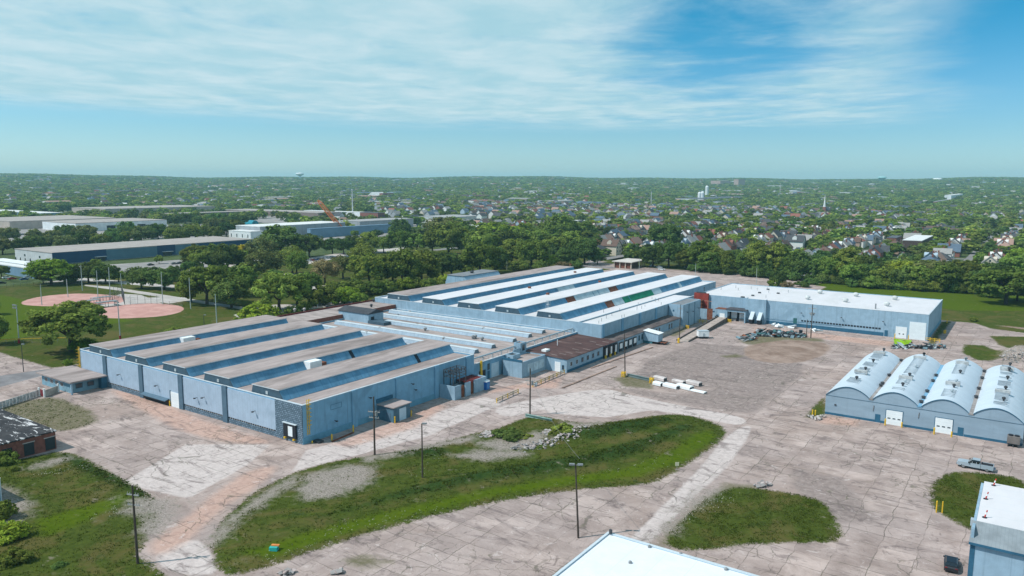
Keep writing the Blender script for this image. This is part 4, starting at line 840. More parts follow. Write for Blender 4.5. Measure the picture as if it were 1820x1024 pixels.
face_box(MB(), '-y', 118.2, -4.3, -3.7, -0.3, 5.8, 0.06).build('corner_trim', BAND, nr); MB().box(-4.47, 24, 117.72, 117.795, 5.7, 6.05).build('eave_trim', BAND, nr)
MB().box(-5.0, -4.32, 131.0, 131.9, 3.2, 4.2).build('wall_box', GALV, nr)
for px, py, px2, py2 in ((1766, 863, 1766, 855), (1752, 887, 1753, 877), (1750, 920, 1752, 912)):
    p = G(px, py, 8.0); c = thing('rooftop_marker', 'red and white marker post on the mansard shed roof, '+{863: 'farthest of three', 887: 'middle of three', 920: 'nearest the grey mansard'}[py], 'marker post', (p[0], p[1], 8.0), 'marker posts on the shed roof')
    MB().lathe((p[0], p[1], 8.0), [(0.35, 0), (0.3, 0.08)], 10).build('foot', DARK, c)
    bb = MB(); bb.cyl((p[0], p[1], 8.08), (p[0]+0.1, p[1], 8.5), 0.09, 8, mi=0).cyl((p[0]+0.1, p[1], 8.5), (p[0]+0.18, p[1], 8.85), 0.085, 8, mi=1).cyl((p[0]+0.18, p[1], 8.85), (p[0]+0.25, p[1], 9.15), 0.08, 8, mi=0); bb.build('post', [mat('red_plastic', (0.55, 0.05, 0.04)), WPAINT], c)

# ------------------------------------------------------------------ gatehouse and brick shed
gh = thing('gatehouse', 'low blue gatehouse with overhanging tan roof at the street end of the factory hall', 'building', (-212, 97, 0))
shell(gh, -221.0, -205.0, 93.4, 101.8, 3.1, [mat('gatehouse_blue', (0.19, 0.33, 0.41), 0.7, 0.1)], [TAN], 0.0, 0.3)
MB().box(-222.0, -203.0, 92.4, 102.0, 3.103, 3.45).build('flat_roof', [TAN], gh)
for x in (-219.3, -216.2, -213.4, -210.6): win(gh, '-y', 93.4, x, x+1.7, 1.2, 2.4, fm=WTRIM)
for y in (94.6, 97.6): win(gh, '+x', -205.0, y, y+1.8, 1.0, 2.3)
MB().box(-204.98, -203.2, 100.5, 101.9, 0, 3.0).build('porch', BAND, gh); MB().box(-203.7, -203.3, 92.7, 93.1, 0, 3.1).build('porch_post', PAINT, gh)
br = thing('brick_shed', 'red brick shed with a flaking black and white tar roof and two dark doorways', 'shed', (-178, 64, 0))
shell(br, -195, -164.2, 52.0, 71.1, 3.7, [BRICK], [BRICK], 0.1, 0.35)
m, t = newmat('flaking_tar_roof'); pos = t.n('NewGeometry').outputs['Position']
f = t.noise(t.scalev(pos, (0.22, 0.75, 1)), 1.0, 6, 0.7, 0.7); c = t.mix(t.ss(t.noise(pos, 0.6, 4), 0.3, 0.7), (0.02, 0.02, 0.024), (0.05, 0.047, 0.05)); c = t.mix(t.ss(f, 0.545, 0.575), c, (0.55, 0.53, 0.53))
sxx = t.n('SeparateXYZ', {}, Vector=pos); edgef = t.ss(t.math('ADD', sxx.outputs[1], t.math('MULTIPLY', f, 6.0)), 61.5, 59.5); c = t.mix(t.math('MULTIPLY', edgef, 0.8), c, (0.30, 0.27, 0.26)); finish(t, c, 0.9)
MB().box(-195.3, -164.0, 51.8, 71.3, 3.703, 3.95).build('tar_roof', m, br)
for y in (65.0, 69.0): face_box(MB(), '+x', -164.2, y, y+1.9, 0.2, 2.7, 0.05).build('doorway', mat('dark_shutter', (0.03, 0.04, 0.045)), br); face_box(MB(), '+x', -164.2, y-0.2, y+2.1, 2.72, 2.9, 0.07).build('lintel', CONC, br)
for y in (61, 57): face_box(MB(), '+x', -164.2, y, y+1.9, 0.2, 2.7, 0.05).build('doorway', mat('dark_shutter', (0.03, 0.04, 0.045)), br)
# boundary wall with gate near the gatehouse
fw_ = thing('yard_fence', 'whitish slatted concrete fence with a gate running from the street to the gatehouse', 'fence', (-225, 84, 0))
pa_ = G(0, 727); pb_ = G(70, 704); pc_ = G(104, 697)
def fence_run(p, q, h, step, m_, name, parent, gap=0.0):
    b = MB(); d = np.array(q)-np.array(p); L = np.linalg.norm(d); a = math.atan2(d[1], d[0]); n = int(L/step)
    for k in range(n):
        c = np.array(p)+d*((k+0.5)/n); b.obox(c, a, L/n/2-gap, 0.07, 0.05, h)
    return b.build(name, m_, parent)
dd = (pa_-pb_); fence_run(pa_+dd*0.8, pb_, 1.7, 1.0, mat('whitish_fence', (0.50, 0.49, 0.48), 0.9, 0.2, 1.2), 'slats', fw_, 0.06); fence_run(pb_+np.array([2.4, 0.2, 0]), pc_, 1.8, 2.0, mat('beige_fence', (0.45, 0.41, 0.37), 0.9, 0.15), 'solid_panel', fw_)
b = MB(); b.obox(pb_+np.array([1.2, 0.1, 0]), 0.0, 0.7, 0.05, 0.2, 1.9); b.build('gate', mat('maroon_gate', (0.20, 0.03, 0.04)), fw_)
for p in (pb_, pb_+np.array([2.4, 0.2, 0]), pc_): MB().box(p[0]-0.18, p[0]+0.18, p[1]-0.18, p[1]+0.18, 0, 2.3).build('post', WPAINT, fw_)
lb = thing('pale_building', 'edge of a pale blue building just showing beside the gravel path in the weedy lawn', 'building', (-140, 46, 0))
q = G(2, 896); b = MB(); b.box(q[0]-14, q[0], q[1]-8, q[1], -0.2, 4.4); b.build('wall', PAINT2, lb); MB().box(q[0]-0.25, q[0]+0.1, q[1]+0.002, q[1]+0.2, 0, 4.5).build('corner_trim', WTRIM, lb); MB().box(q[0]-14, q[0]+0.2, q[1]-8, q[1]+0.2, 4.503, 4.7).build('roof', WPAINT, lb)

# ================================================================== poles
def pole(name, label, cat, base, topy, m, r=0.14, arms=(), lamp=None, trans=0, group=None, topx=None):
    p = G(*base); h = top_z(p, topy); o = thing(name, label, cat, p, group); top = np.array([p[0], p[1], h])
    if topx is not None:
        d = (topx-proj(top)[0])*proj(top)[2]/FOC; top[:2] += RT[:2]*d
    MB().cyl((p[0], p[1], -0.2), top, r*1.25, 8, r*0.8).build('pole', m, o)
    for dz, L in arms:
        f = (h-dz)/h; c = p*(1-f)+top*f; b = MB(); b.obox((c[0], c[1]), 0.35, L/2, 0.07, c[2]-0.08, c[2]+0.08)
        for s in (-0.9, -0.5, 0.5, 0.9): b.cyl((c[0]+s*L/2*math.cos(0.35), c[1]+s*L/2*math.sin(0.35), c[2]+0.08), (c[0]+s*L/2*math.cos(0.35), c[1]+s*L/2*math.sin(0.35), c[2]+0.35), 0.05, 5)
        b.build('crossarm', mat('grey_arm', (0.35, 0.34, 0.33)), o)
    if lamp:
        for s in lamp:
            b = MB(); c = top+np.array([s*0.35, s*0.2, 0]); b.cyl(top-[0, 0, 0.1], c, 0.05, 5); b.obox((top[0]+s*0.7, top[1]+s*0.4), 0.5, 0.42, 0.2, top[2]-0.08, top[2]+0.16); b.build('lamp_head', STEEL, o)
    for k in range(trans):
        z = h-3.0; a = 2.1*k+0.4; MB().cyl((p[0]+0.5*math.cos(a), p[1]+0.5*math.sin(a), z-1.0), (p[0]+0.5*math.cos(a), p[1]+0.5*math.sin(a), z), 0.28, 10).build('transformer', STEEL, o)
    return o
UG = 'utility poles in the yard'
pole('utility_pole', 'dark wooden utility pole with two pale crossarms in the weedy lawn by the drive', 'pole', (245, 1003), 863, WOODP, 0.17, [(1.4, 2.0), (2.9, 2.0)], group=UG, topx=235)
pole('utility_pole', 'wooden utility pole with pale crossarms in front of the lean-to shed', 'pole', (666, 809), 705, WOODP, 0.17, [(3.2, 2.6), (4.4, 2.2)], trans=1, group=UG, topx=664)
pole('lamp_post', 'slim dark lamp post in the middle of the grass island near the bare gravel patch', 'lamp post', (751, 852), 753, WOODP, 0.13, lamp=(0.6,))
pole('utility_pole', 'dark utility pole with a drooping crossarm behind the green guard beam', 'pole', (942, 738), 655, WOODP, 0.16, [(3.0, 2.4), (4.0, 1.6)], trans=1, group=UG)
pole('utility_pole', 'tall bare wooden pole between the yellow bollards and the dock building', 'pole', (1111, 668), 592, WOODP, 0.15, group=UG, topx=1110)
pole('lamp_post', 'tall twin-headed lamp post standing on cracked concrete beside the near white roof', 'lamp post', (1028, 956), 826, WOODP, 0.14, lamp=(0.9, -0.7), topx=1023)
pole('utility_pole', 'wooden pole with small arms and a yellow foot guard beside the sloping truck ramp', 'pole', (1207, 608), 541, WOODP, 0.14, [(1.6, 1.4)], group=UG, topx=1210)
pole('utility_pole', 'utility pole with crossarms and transformers behind the scrap heap', 'pole', (1441, 601), 541, WOODP, 0.16, [(1.5, 2.8), (3.4, 2.2)], trans=3, group=UG)
pole('utility_pole', 'short bare pole beside the transformer pole behind the scrap heap', 'pole', (1433, 600), 568, WOODP, 0.13, group=UG)
far_poles = [(1047, 472, 455), (1052, 479, 468), (1136, 481, 459), (1236, 491, 468), (1344, 506, 476), (901, 480, 459), (1138, 480, 460)]
for k, (x, y, ty) in enumerate(sorted(far_poles[:6])):
    pole('light_pole', 'pale slim light pole behind the white-roofed hall, '+nthl(k)+' along the far parking lot', 'light pole', (x, y), ty, LPOLE, 0.11, group='light poles around the far parking lot')
fl = [(74.5, 542, 506), (121, 528, 496), (146.5, 517, 472), (174.5, 535, 481), (196, 530, 475), (217, 514, 486), (289.5, 541, 484), (214, 605, 537), (34, 610, 543), (339, 549, 494), (385.5, 577, 523), (565, 546, 532)]
for k, (x, y, ty) in enumerate(sorted(fl)):
    o = pole('floodlight_pole', 'pale floodlight pole at the ball fields, '+nthl(k)+(', with red padded foot' if y > 600 else ''), 'light pole', (x, y), ty, LPOLE, 0.17, group='floodlight poles at the ball fields', topx=x-(5 if y > 600 else 3 if x > 60 else 0))
    p = G(x, y)
    if y > 600:
        MB().cyl((p[0], p[1], 0), (p[0], p[1], 1.7), 0.35, 10).build('foot_pad', mat('red_pad', (0.30, 0.02, 0.03)), o)
        h = top_z(p, ty); b = MB()
        for dx in (-1.3, -0.5, 0.5, 1.3):
            for dz in (0, -0.9): b.box(p[0]-1.0+dx-0.25, p[0]-1.0+dx+0.25, p[1]-0.15, p[1]+0.15, h+dz-0.25, h+dz+0.2)
        b.box(p[0]-2.5, p[0]+0.5, p[1]-0.05, p[1]+0.05, h-0.06, h+0.06); b.build('lamp_bank', STEEL, o)
for k, (x, y, ty) in enumerate(((42, 661, 612), (363, 581, 560))):
    pole('street_lamp', ['black street lamp on the lawn beside the street corner', 'black street lamp on the ball-field lawn close to the hall roof'][k], 'street lamp', (x, y), ty, DSTEEL, 0.1, lamp=(0.6,), group='black street lamps')
# wires slung between the yard poles
def wire(a, za, b_, zb, sag, label, n=14):
    p = np.array([a[0], a[1], za]); q = np.array([b_[0], b_[1], zb]); b = MB(); pr = None
    for k in range(n+1):
        u = k/n; c = p*(1-u)+q*u; c = c-np.array([0, 0, sag*4*u*(1-u)])
        if pr is not None: b.cyl(pr, c, 0.022, 4)
        pr = c
    tag(b.build('overhead_wire', mat('wire_grey', (0.20, 0.20, 0.20)), loc=p), label, 'wire')
wire(G(1028, 956), 12.9, G(942, 738), 10.0, 1.8, 'thin wire from the twin lamp post to the pole behind the guard beam')
wire(G(942, 738), 9.0, G(666, 809), 9.4, 1.4, 'thin wire from the guard beam pole to the pole by the lean-to shed')

# ================================================================== yard objects
def bollard(px, py, h, label, group='yellow bollards', r=0.14):
    p = G(px, py); tag(MB().lathe((p[0], p[1], 0), [(r, -0.1), (r, h), (r*0.6, h+0.08)], 10).build('bollard', YEL, loc=p), label, 'bollard', group)
for px, py, h, l in ((590, 784, 1.5, 'yellow bollard at the near end of the curb along the hall side wall'), (628, 768, 1.5, 'yellow bollard at the far end of the curb along the hall side wall'), (702, 752, 1.5, 'yellow bollard at the near corner of the lean-to shed'), (731, 740, 1.4, 'yellow bollard at the far corner of the lean-to shed'), (555, 788, 0.5, 'short yellow bollard stub at the hall corner'),
    (1664, 911, 2.0, 'thin yellow post in the grass by the mansard shed, the left one'), (1674.5, 912, 2.0, 'thin yellow post in the grass by the mansard shed, the right one'), (1573, 756, 1.5, 'yellow bollard left of the first white roller door of the barrel-roofed warehouse'), (1602.5, 760, 1.2, 'yellow bollard right of the first white roller door of the barrel-roofed warehouse'), (1660, 772, 1.5, 'yellow bollard left of the second white roller door of the barrel-roofed warehouse'), (1691, 777, 1.2, 'yellow bollard right of the second white roller door of the barrel-roofed warehouse'),
    (1444, 738, 1.3, 'orange-yellow bollard in the weeds beside the barrel-roofed warehouse, left one'), (1449, 738, 1.2, 'orange-yellow bollard in the weeds beside the barrel-roofed warehouse, right one'), (302, 722, 1.3, 'yellow bollard left of the white door in the factory hall front'), (320, 726, 1.0, 'yellow bollard right of the white door in the factory hall front'),
    (1590, 603, 2.0, 'yellow bollard left of the small white door in the wing'), (1614, 607, 2.2, 'yellow bollard between the two white doors in the wing'), (1683, 574, 1.4, 'yellow bollard on the strip of grass beside the wing end')):
    bollard(px, py, h, l, r=0.11 if px in (1664, 1674.5) else 0.16)
p = G(590, 786); p2 = G(628, 770); b = MB(); d = p2-p; b.obox((p+p2)/2, math.atan2(d[1], d[0]), np.linalg.norm(d)/2, 0.15, 0, 0.3); tag(b.build('curb', RUSTM, loc=p), 'rusty low curb between two yellow bollards along the hall side wall', 'curb')
p = G(566, 786); tag(MB().box(p[0]-0.9, p[0]+0.9, p[1]-0.7, p[1]+0.7, 0, 0.45).build('steel_box', DSTEEL, loc=p), 'flat dark steel box on the ground at the hall corner', 'box')
# guard rails
def guard(a, b_, label, rails=(0.55, 1.05)):
    p, q = G(*a), G(*b_); o = thing('guard_rail', label, 'guard rail', p, 'pipe guard rails in the yard'); d = q-p; L = np.linalg.norm(d); n = max(2, int(L/2.2))
    for z in rails: MB().cyl(p+[0, 0, z], q+[0, 0, z], 0.12, 7).build('rail', mat('yellow_grey_rail', (0.38, 0.30, 0.16), 0.7, 0.2), o)
    for k in range(n+1): c = p+d*k/n; MB().cyl(c+[0, 0, -0.1], c+[0, 0, 1.2], 0.13, 7).build('post', YEL if k % 2 == 0 else STEEL, o)
    return o
guard((883, 716), (921, 699), 'low grey pipe guard rail with yellow posts near the blue portable toilet')
guard((947, 688), (1003, 664), 'long pipe guard rail with yellow posts in front of the stepped blue block')
p = G(952, 686); tag(MB().lathe((p[0], p[1], 0), [(0.5, 0), (0.55, 0.5), (0.4, 0.9), (0.1, 1.05)], 12).build('drum', GALV, loc=p), 'grey rounded drum at the end of the long guard rail', 'drum')
def beam(a, b_, h, w_, m_, label, name='guard_beam', z0=0.1):
    p, q = G(*a), G(*b_); d = q-p; L = np.linalg.norm(d); bb = MB(); c = (p+q)/2; an = math.atan2(d[1], d[0])
    bb.obox(c, an, L/2, w_/2, h-0.14, h); bb.obox(c, an, L/2, 0.06, z0+0.14, h-0.142); bb.obox(c, an, L/2, w_/2, z0, z0+0.138)
    return tag(bb.build(name, m_, loc=p), label, 'beam')
beam((934, 741), (981, 751), 0.8, 0.5, mat('pale_green_beam', (0.22, 0.32, 0.29), 0.6, 0.1), 'pale green steel beam lying at the top edge of the grass island')
beam((1115, 669), (1160, 679), 0.9, 0.5, mat('grey_green_beam', (0.15, 0.20, 0.20), 0.6, 0.1), 'grey steel beam lying between two yellow guards beside the tall bare pole')
for (px, py), l in (((1108, 670), 'yellow steel guard at the foot of the tall bare pole'), ((1158, 681), 'yellow steel guard at the end of the grey beam beside the white bundles')):
    p = G(px, py); o = thing('pole_guard', l, 'guard', p, 'yellow pole guards'); bb = MB()
    for a in range(4): bb.box(p[0]+(-0.4, 0.4, -0.4, 0.4)[a]-0.1, p[0]+(-0.4, 0.4, -0.4, 0.4)[a]+0.1, p[1]+(-0.4, -0.4, 0.4, 0.4)[a]-0.1, p[1]+(-0.4, -0.4, 0.4, 0.4)[a]+0.1, 0, 1.6)
    bb.build('frame', YEL, o); MB().box(p[0]-0.25, p[0]+0.25, p[1]-0.5, p[1]+0.5, 1.0, 1.4).build('plate', YEL, o)
p = G(1207, 609); tag(MB().lathe((p[0], p[1]-0.5, 0), [(0.4, 0), (0.4, 1.6), (0.3, 1.7)], 8).build('pole_guard', YEL, loc=p), 'yellow foot guard of the pole beside the truck ramp', 'guard', 'yellow pole guards')
for (px, py, l) in ((1221, 584, 'yellow railing at the corner of the stair tower'), (1246, 574, 'long yellow gate barrier in front of the sheet fence'), (1296, 573, 'yellow barrier beside the dock house bays'), (1332, 573, 'yellow-green barrier at the far side of the dock house'), (1657, 607, 'long low yellow barrier by the big white wing door'), (1679, 593, 'leaning yellow barrier on the grass beside the wing')):
    p = G(px, py); o = thing('barrier', l, 'barrier', p, 'yellow barriers'); L = 5.0 if px in (1246, 1657) else 1.6; an = -0.15 if px != 1679 else 1.2
    bb = MB()
    for z in (0.5, 1.0): bb.obox(p, an, L/2, 0.07, z, z+0.14)
    bb.build('rail', YEL, o); bb = MB()
    for s in (-0.95, -0.3, 0.3, 0.95): bb.obox((p[0]+s*L/2*math.cos(an), p[1]+s*L/2*math.sin(an)), an, 0.09, 0.09, 0, 1.35)
    bb.build('post', YEL, o)
# truck ramp
pa1, pb1 = G(1213, 607), G(1290, 567); o = thing('truck_ramp', 'long narrow concrete truck ramp with dark retaining sides rising to the dock house door', 'ramp', pa1)
d = pb1-pa1; an = math.atan2(d[1], d[0]); L = np.linalg.norm(d); n_ = np.array([-math.sin(an), math.cos(an), 0])*2.0
vs = [pa1-n_, pa1+n_, pb1+n_+[0, 0, 1.3], pb1-n_+[0, 0, 1.3]]; b = MB(); b.add([v+[0, 0, 0.06] for v in vs]+[v*[1, 1, 0]-[0, 0, .2] for v in vs], [(3, 2, 1, 0), (4, 5, 6, 7), (0, 1, 5, 4), (2, 3, 7, 6)]); b.f[2:] = b.f[2:]; b.build('deck', mat('ramp_concrete', (0.40, 0.33, 0.29), 0.9, 0.12), o)
for s in (-1, 1):
    a0, a1 = pa1+n_*s*1.02, pb1+n_*s*1.02; e = n_/np.linalg.norm(n_)*0.25*s; b = MB(); b.add([a0-[0, 0, .2], a1*[1, 1, 0]-[0, 0, .2], a1+[0, 0, 1.9], a0+[0, 0, .5], a0+e-[0, 0, .2], a1*[1, 1, 0]+e-[0, 0, .2], a1+e+[0, 0, 1.9], a0+e+[0, 0, .5]], [(0, 1, 2, 3), (7, 6, 5, 4), (3, 2, 6, 7), (0, 3, 7, 4), (1, 5, 6, 2)]); b.build('side_wall', mat('dark_kerb_wall', (0.13, 0.11, 0.10), 0.9, 0.15), o)
# white trailer
p = G(1249, 601); o = thing('box_trailer', 'small white box trailer parked beside the truck ramp', 'trailer', p, rz=0.0); a = 0.65
MB().obox(p, a, 1.9, 1.25, 0.75, 2.7, 0).build('body', WPAINT, o); MB().obox(p, a, 1.95, 1.3, 2.703, 2.8).build('roof', GALV, o); MB().obox(p, a, 1.8, 1.15, 0.35, 0.749).build('chassis', DSTEEL, o)
for s in (-1, 1):
    c = p+np.array([-math.sin(a), math.cos(a), 0])*1.28*s; MB().obox(c, a, 0.35, 0.03, 0.76, 2.0).build('door', GALV, o)
    for k in (-0.7, 0.7): c2_ = c+np.array([math.cos(a), math.sin(a), 0])*k; MB().cyl(c2_+[0, 0, .35]-np.array([-math.sin(a), math.cos(a), 0])*.1, c2_+[0, 0, .35]+np.array([-math.sin(a), math.cos(a), 0])*.1, 0.35, 10).build('wheel', DARK, o)
# portable toilet
p = G(863, 692); o = thing('portable_toilet', 'blue portable toilet with a white roof beside the substation yard', 'toilet', p); BL = mat('blue_plastic', (0.015, 0.13, 0.42), 0.5, 0.08)
MB().box(p[0]-0.8, p[0]+0.8, p[1]-0.8, p[1]+0.8, 0.05, 2.2).build('cabin', BL, o); MB().prism([(p[0]-0.88, 2.203), (p[0]+0.88, 2.203), (p[0]+0.55, 2.55), (p[0]-0.55, 2.55)], 'y', p[1]-0.88, p[1]+0.88).build('roof', WPAINT, o); MB().box(p[0]+0.802, p[0]+0.83, p[1]-0.4, p[1]+0.4, 0.2, 2.0).build('door', mat('pale_blue_plastic', (0.10, 0.28, 0.55)), o)
# lime skip
p = G(1604, 613); o = thing('skip', 'lime green open skip full of rubbish in front of the white wing doors', 'skip', p); LM = mat('lime_green', (0.36, 0.62, 0.03), 0.6, 0.1)
b = MB(); hw, hd = 2.7, 1.2
b.prism([(p[0]-hw+0.4, 0.15), (p[0]+hw-0.4, 0.15), (p[0]+hw, 1.7), (p[0]-hw, 1.7)], 'y', p[1]-hd, p[1]-hd+0.1).prism([(p[0]-hw+0.4, 0.15), (p[0]+hw-0.4, 0.15), (p[0]+hw, 1.7), (p[0]-hw, 1.7)], 'y', p[1]+hd-0.1, p[1]+hd)
b.add([(p[0]-hw, p[1]-hd+.1, 1.7), (p[0]-hw, p[1]+hd-.1, 1.7), (p[0]-hw+0.4, p[1]+hd-.1, .15), (p[0]-hw+0.4, p[1]-hd+.1, .15), (p[0]+hw, p[1]-hd+.1, 1.7), (p[0]+hw, p[1]+hd-.1, 1.7), (p[0]+hw-0.4, p[1]+hd-.1, .15), (p[0]+hw-0.4, p[1]-hd+.1, .15)], [(0, 1, 2, 3), (7, 6, 5, 4), (3, 2, 6, 7)])
b.build('body', LM, o); b = MB()
for k in range(8): b.box(p[0]-2.4+k*0.62, p[0]-2.3+k*0.62, p[1]-hd-0.08, p[1]-hd-0.002, 0.3, 1.6)
b.build('rib', LM, o)
def junk(c, n, R_, H_, mats, seed, smin=0.3, smax=1.2, long=0.3, oy=1.0):
    """tumbled heap of slabs, blocks and bars as one heap"""
    r = random.Random(seed); b = MB()
    for k in range(n):
        a = r.random()*6.283; q = math.sqrt(r.random()); x = c[0]+math.cos(a)*q*R_; y = c[1]+math.sin(a)*q*R_*oy; z = c[2]+H_*(1-q*q)*r.random()
        s = r.uniform(smin, smax); L = s*(r.uniform(2, 4) if r.random() < long else r.uniform(0.7, 1.3)); hh = s*r.uniform(0.15, 0.6)
        mtx = Matrix.Translation((x, y, z+hh*0.4)) @ Matrix.Rotation(r.random()*6.283, 4, 'Z') @ Matrix.Rotation(r.uniform(-0.6, 0.6), 4, 'X') @ Matrix.Rotation(r.uniform(-0.5, 0.5), 4, 'Y')
        jit = [Vector((sx*L/2*r.uniform(.7, 1.1), sy*s/2*r.uniform(.7, 1.1), sz*hh/2*r.uniform(.7, 1.1))) for sz in (-1, 1) for sx, sy in ((-1, -1), (1, -1), (1, 1), (-1, 1))]
        b.add([mtx@v for v in jit], [(3, 2, 1, 0), (0, 1, 5, 4), (1, 2, 6, 5), (2, 3, 7, 6), (3, 0, 4, 7), (4, 5, 6, 7)], r.randrange(len(mats)))
    return b
junk((p[0], p[1], 1.1), 40, 1.9, 0.5, [RUSTM, CONC, DSTEEL], 11, 0.2, 0.6, 0.3, 0.5).build('rubbish', [RUSTM, CONC, DSTEEL], o)
JM = [DSTEEL, STEEL, mat('blue_grey_scrap', (0.16, 0.24, 0.28)), RUSTM, GALV, DARK, mat('teal_scrap', (0.07, 0.17, 0.18))]
for (a, b_, n, H_, l) in (((1322, 604), (1336, 599), 70, 1.4, 'small heap of grey scrap metal at the end of the long scrap heap'), ((1352, 596), (1420, 598), 330, 2.4, 'long heap of dark scrap metal and torn sheets in the yard'), ((1598, 618), (1665, 618), 120, 1.3, 'heap of dark scrap and rubbish behind the barrel vaults')):
    p, q = G(*a), G(*b_); r = random.Random(n); bb = MB()
    for k in range(6):
        c = p+(q-p)*(k/5); j = junk((c[0], c[1], 0), n//6, 2.6, H_*(0.7+0.3*r.random()), JM, n+k, 0.4, 1.3, 0.35); o_ = len(bb.v); bb.v += j.v; bb.f += [tuple(i+o_ for i in f) for f in j.f]; bb.m += j.m
    tag(bb.build('scrap_heap', JM, loc=p), l, 'scrap heap', 'scrap heaps')
RB = [CONC, mat('pinkish_rubble', (0.42, 0.34, 0.32)), mat('grey_rubble', (0.30, 0.28, 0.27))]
for (pts, n, R_, H_, l) in (([(932, 800), (950, 797), (968, 797)], 200, 2.6, 1.0, 'pale rubble heap in the grass island, the part farthest down the slope'), ([(975, 793), (992, 788), (1010, 780)], 240, 2.6, 1.3, 'pale rubble heap in the middle of the grass island'), ([(1025, 771), (1038, 768), (1048, 770)], 170, 2.2, 1.3, 'pale rubble heap at the upper end of the grass island'), ([(862, 776), (868, 774), (876, 776)], 110, 1.6, 0.7, 'small pale rubble heap on the edge of the grass island by the drive'), ([(968, 776), (975, 772), (983, 775)], 110, 1.7, 0.9, 'rubble heap under the shrubs in the grass island'), ([(1355, 862), (1362, 863), (1350, 865)], 30, 1.0, 0.4, 'little dark rubble heap on the cracked concrete by the lower grass'), ([(1805, 640), (1815, 630), (1825, 636)], 300, 4.5, 3.8, 'tall grey gravel heap behind the last barrel vault'), ([(505, 1022), (512, 1020), (600, 1018)], 30, 0.8, 0.35, 'few white broken slabs on the cracked concrete at the bottom edge'), ([(1440, 742), (1452, 745), (1464, 742)], 50, 1.0, 0.4, 'white rubble in the weeds beside the barrel-roofed warehouse')):
    bb = MB(); p0 = G(*pts[0])
    for k, px in enumerate(pts):
        c = G(*px); j = junk((c[0], c[1], 0.15), n//3, R_, H_, RB, n+k, 0.18, 0.65, 0.1); o_ = len(bb.v); bb.v += j.v; bb.f += [tuple(i+o_ for i in f) for f in j.f]; bb.m += j.m
    tag(bb.build('rubble_heap', RB, loc=p0), l, 'rubble heap', 'rubble heaps')
# wrapped bundles
for k, (px, py, L, W_, H_, t_, l) in enumerate(((1170, 685, 2.6, 1.8, 1.0, 0, 'white wrapped bundle nearest the grey beam'), (1173, 676, 3.6, 1.7, 1.1, 1, 'pinkish white bundle at the back of the row by the grey beam'), (1193, 689, 4.4, 1.9, 1.0, 0, 'second white bundle of the front row'), (1206, 681, 3.6, 1.5, 0.9, 1, 'pinkish white bundle in the middle of the back row'), (1217, 691, 4.4, 2.2, 1.1, 0, 'third white bundle of the front row with dark end'), (1233, 684, 4.2, 1.8, 1.1, 1, 'pinkish white bundle with dark pipes at the end of the back row'), (1241, 697, 4.4, 1.6, 0.45, 0, 'low flat white bundle at the end of the front row'))):
    p = G(px, py); o = thing('bundle', l, 'bundle', p, 'white wrapped bundles in the yard'); a = -0.2
    b = MB(); b.prism([(-W_/2, 0.12), (W_/2, 0.12), (W_/2, H_*0.8), (W_*0.36, H_), (-W_*0.36, H_), (-W_/2, H_*0.8)], 'x', -L/2, L/2)
    w_ = b.build('wrap', [WPAINT, mat('dusty_pink_wrap', (0.56, 0.50, 0.48))][t_], o, world=False); w_.rotation_euler = (0, 0, a)
    b = MB()
    for s in (-0.35, 0.35): b.box(s*L-0.1, s*L+0.1, -W_/2, W_/2, 0, 0.118)
    b.box(L/2+0.002, L/2+0.05, -W_*0.42, W_*0.42, 0.2, H_*0.75); w_ = b.build('skid', DSTEEL, o, world=False); w_.rotation_euler = (0, 0, a)
for k, (px, py, l) in enumerate(((1378, 579, 'white tilted scrap panel nearest the chutes along the wing wall'), (1388, 582, 'white scrap panel lying on another along the wing wall'), (1406, 583, 'low white scrap slab below the green wing door'), (1449, 588, 'flat white strip on the ground past the transformer pole'))):
    p = G(px, py); tag(junk((p[0], p[1], 0), 5, 1.0, 0.7, [WPAINT, GALV], 40+k, 0.7, 1.5, 0.5).build('scrap_sheet', [WPAINT, GALV], loc=p), l, 'scrap', 'white scrap panels along the wing')
p = G(487, 980); o = thing('cooler_box', 'small teal box with an orange lid lying in the grass island', 'box', p, rz=0.5); MB().box(p[0]-0.6, p[0]+0.6, p[1]-0.4, p[1]+0.4, 0.15, 0.75).build('body', mat('teal_plastic', (0.03, 0.38, 0.35)), o); MB().box(p[0]-0.5, p[0]+0.7, p[1]+0.1, p[1]+0.6, 0.76, 0.9).build('lid', mat('orange_plastic', (0.65, 0.22, 0.06)), o)
p = G(1203, 836); o = thing('sign_post', 'small pale sign on a post where the grass island meets the concrete lane', 'sign', p); MB().cyl(p, p+[0, 0, 1.6], 0.05, 6).build('post', STEEL, o); MB().obox(p, 0.6, 0.35, 0.04, 0.9, 1.6).build('plate', mat('pale_yellow_sign', (0.60, 0.58, 0.40)), o)
# long lying curbs and concrete pads
for a, b_, l in (((1000, 690), (1095, 652), 'low rusty curb along the dock building'), ((1050, 655), (1160, 618), 'low pinkish curb in front of the truck bays')):
    p, q = G(*a), G(*b_); d = q-p; bb = MB(); bb.obox((p+q)/2, math.atan2(d[1], d[0]), np.linalg.norm(d)/2, 0.25, -0.05, 0.22); tag(bb.build('curb', mat('rusty_curb', (0.30, 0.20, 0.16), 0.9, 0.2), loc=p), l, 'curb')

